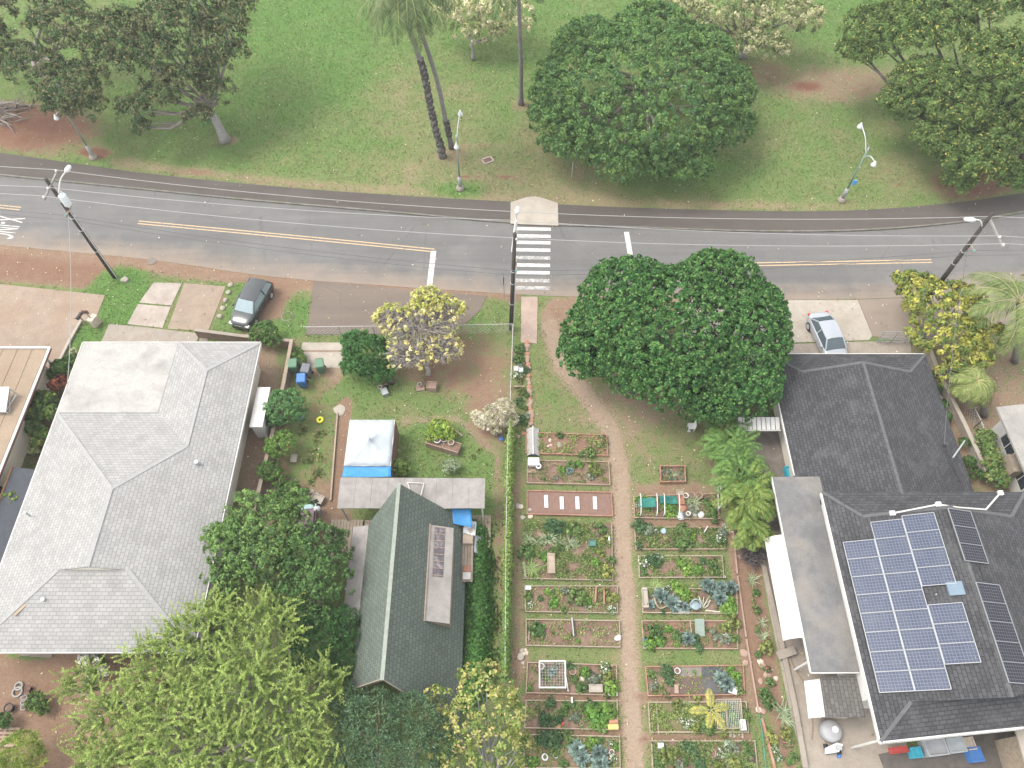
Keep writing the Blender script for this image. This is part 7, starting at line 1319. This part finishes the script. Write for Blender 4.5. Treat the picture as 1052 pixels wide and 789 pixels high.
for q in (((673.5,722.5),(676,752)),): plank('inner divider board across the left of the palm bed', q, .05, .16, m_woodpale, 'divider_board', 'board', .1)
box_at('white_box', 'white upright box at the corner of the netting frame', 'box', 761, 746, .25, .5, .6, m_whiteplas); ring_at('wire_ring', 'dry twig ring in the lowest right bed', 'ring', 731, 774, .2, .03, m_wood, .1); box_at('white_tray', 'white blocks at the upper left of the lowest right bed', 'block', 678, 766.5, .3, .25, .2, m_whiteplas, z=.1); pot_at('dark round pot near the right end of the lowest right bed', 770, 779, .17, .3, m_dark)
for k in range(9): u, v = 750+rng.uniform(-1,15), 755+rng.uniform(-2,3); rock('small pale pebble below the netting frame', u, v, .06, m_conc_light, group='pebbles below the netting frame')
# bright worn patch edging boards along the right
EP = [((752,537),(757,590)),((757.3,592),(766,655)),((766.3,657),(779,733)),]
for k, q in enumerate(EP): plank(['upper','middle','lower'][k]+' pale timber of the long edging right of the garden beds', q, .09, .14, m_woodpink, 'edging_timber', 'edging', .07)
plank('terracotta timber at the bottom of the long garden edging', ((782,738),(796,792)), .13, .16, m_woodred, 'edging_timber', 'edging', .08)
for k, (u, v, r) in enumerate(((781,680,.2),(783,684,.18),(797,697,.15),(781,700,.16),(779,729,.18),(784,731,.16),(763,560,.16),(760,572,.14),(769,571,.15),(758,547,.15),(755,552,.14),(788,693,.2))): rock('pinkish flat stone along the planted strip beside the garden edging', u, v, r, m_woodpink if k%2 else m_stone, sq=.35, group='stones along the planted strip')
P = [G(u, v, .05) for u, v in ((773,690),(776,715),(782,745),(786,780),(788,800))]; tag(MB().tube(crom(P,.4), .022, 5).build('garden_hose', M('green_hose', (.05,.28,.22), .6, .1, 3), None), 'thin green hose along the right garden edge', 'hose')
# stones edging the entrance strip
for k in range(26):
    s = k/25; u, v = (541+4.5*min(1,s*1.3), 352+s*95) if s < .9 else (545-(s-.9)*130, 441+(s-.9)*75); rock('pinkish edging stone in the row along the entrance planting strip', u+rng.normal()*.5, v, rng.uniform(.14,.22), m_woodpink if k%3 else m_terra, sq=.5, group='edging stones of the entrance strip')
for k, (u, v) in enumerate(((530,381),(535,382))): box_at('white_rack', ['left','right'][k]+' white wire pot stand in the entrance strip', 'stand', u, v, .3, .35, .35, m_whiteplas)
plank('short pale board across the entrance strip', ((528,398),(539,398)), .12, .1, m_woodpink, 'plank', 'plank', .1)

# ================================================================== GRASS TUFTS ON THE LAWNS (uncountable)
def tufts(n):
    x = rng.uniform(-54, 54, n); y = rng.uniform(1, 80, n); u, v = to_px(x, y, 0); ok = (u > -20) & (u < 1072) & (v > -20) & (v < 800)
    ok &= ~((y > at_x(L_south, x)-.2) & (y < at_x(L_grass, x)+.05))
    ix = np.clip(np.searchsorted(xs, x)-1, 0, nx-1); iy = np.clip(np.searchsorted(ys, y)-1, 0, ny-1); dv = dirt[iy, ix]; lv = lush[iy, ix]
    ok &= rng.random(n) < np.clip(1.0-dv*1.5+.25*noise2(np.stack([x,y],1)), .0, 1)
    for q in PADS:
        Q = np.array([G(*p)[:2] for p in q]); ins = np.zeros(n, bool); j = len(Q)-1
        for i in range(len(Q)):
            c = ((Q[i,1] > y) != (Q[j,1] > y)) & (x < (Q[j,0]-Q[i,0])*(y-Q[i,1])/(Q[j,1]-Q[i,1]+1e-9)+Q[i,0]); ins ^= c; j = i
        ok &= ~ins
    x, y, lv = x[ok], y[ok], lv[ok]; n = len(x); nn = unit(rng.normal(size=(n,3))*[1,1,.5]+[0,0,.8]); D = unit(np.cross(nn, rnd_dirs(n))+[0,0,.7])
    zz = np.where(y > (at_x(L_grass, x)), .1, 0.)
    f = np.clip(lv + rng.normal(size=n)*.28 + .2*noise2(np.stack([x*.6,y*.6],1)), 0, 1)[:,None]
    C = (np.array([.26,.215,.12])*(1-f) + np.array([.115,.195,.055])*f)*rng.uniform(.7,1.3,(n,1))
    o = quads_object('grass_tufts', leaf_verts(np.stack([x,y,zz],1), D, nn, rng.uniform(.08,.2,n), rng.uniform(.03,.07,n)), C, LEAF); tag(o, 'short uneven grass growing over the lawns and verges', 'grass', kind='stuff')
tufts(420000)

def litter(n):
    x = rng.uniform(-50, 50, n); y = rng.uniform(4, 72, n); u, v = to_px(x, y, 0); on = (y > at_x(L_south, x)+1.2) & (y < at_x(L_grass, x)); ok = (u > -10) & (u < 1062) & (v > -10) & (v < 799) & ~(on & (rng.random(n) < .85))
    x, y, on = x[ok], y[ok], on[ok]; n = len(x); z = np.where(y > at_x(L_kerb, x)+.2, .13, .045); nn = unit(rng.normal(size=(n,3))*.25+[0,0,1]); D = unit(np.cross(nn, rnd_dirs(n)))
    o = quads_object('leaf_litter', leaf_verts(np.stack([x,y,z],1), D, nn, rng.uniform(.07,.2,n), rng.uniform(.05,.11,n)), pal([(.30,.26,.16),(.2,.13,.08),(.34,.32,.24),(.14,.10,.06),(.22,.2,.08)], n, .2), LEAF); tag(o, 'fallen leaves and scraps scattered over the ground', 'leaf litter', kind='stuff')
litter(9000)
# ================================================================== HAZE
m = bpy.data.materials.new('haze_air'); m.use_nodes = True; nt = m.node_tree; nt.nodes.remove(nt.nodes['Principled BSDF'])
pv = nt.nodes.new('ShaderNodeVolumePrincipled'); pv.inputs['Color'].default_value = (.97, .97, .97, 1); pv.inputs['Density'].default_value = .00045; pv.inputs['Anisotropy'].default_value = .1
nt.links.new(pv.outputs[0], nt.nodes['Material Output'].inputs['Volume'])
hz = MB().box(-1000, -1000, -1.2, 1000, 1300, 46).build('haze', m, None); hz['kind'] = 'stuff'; hz.display_type = 'WIRE'
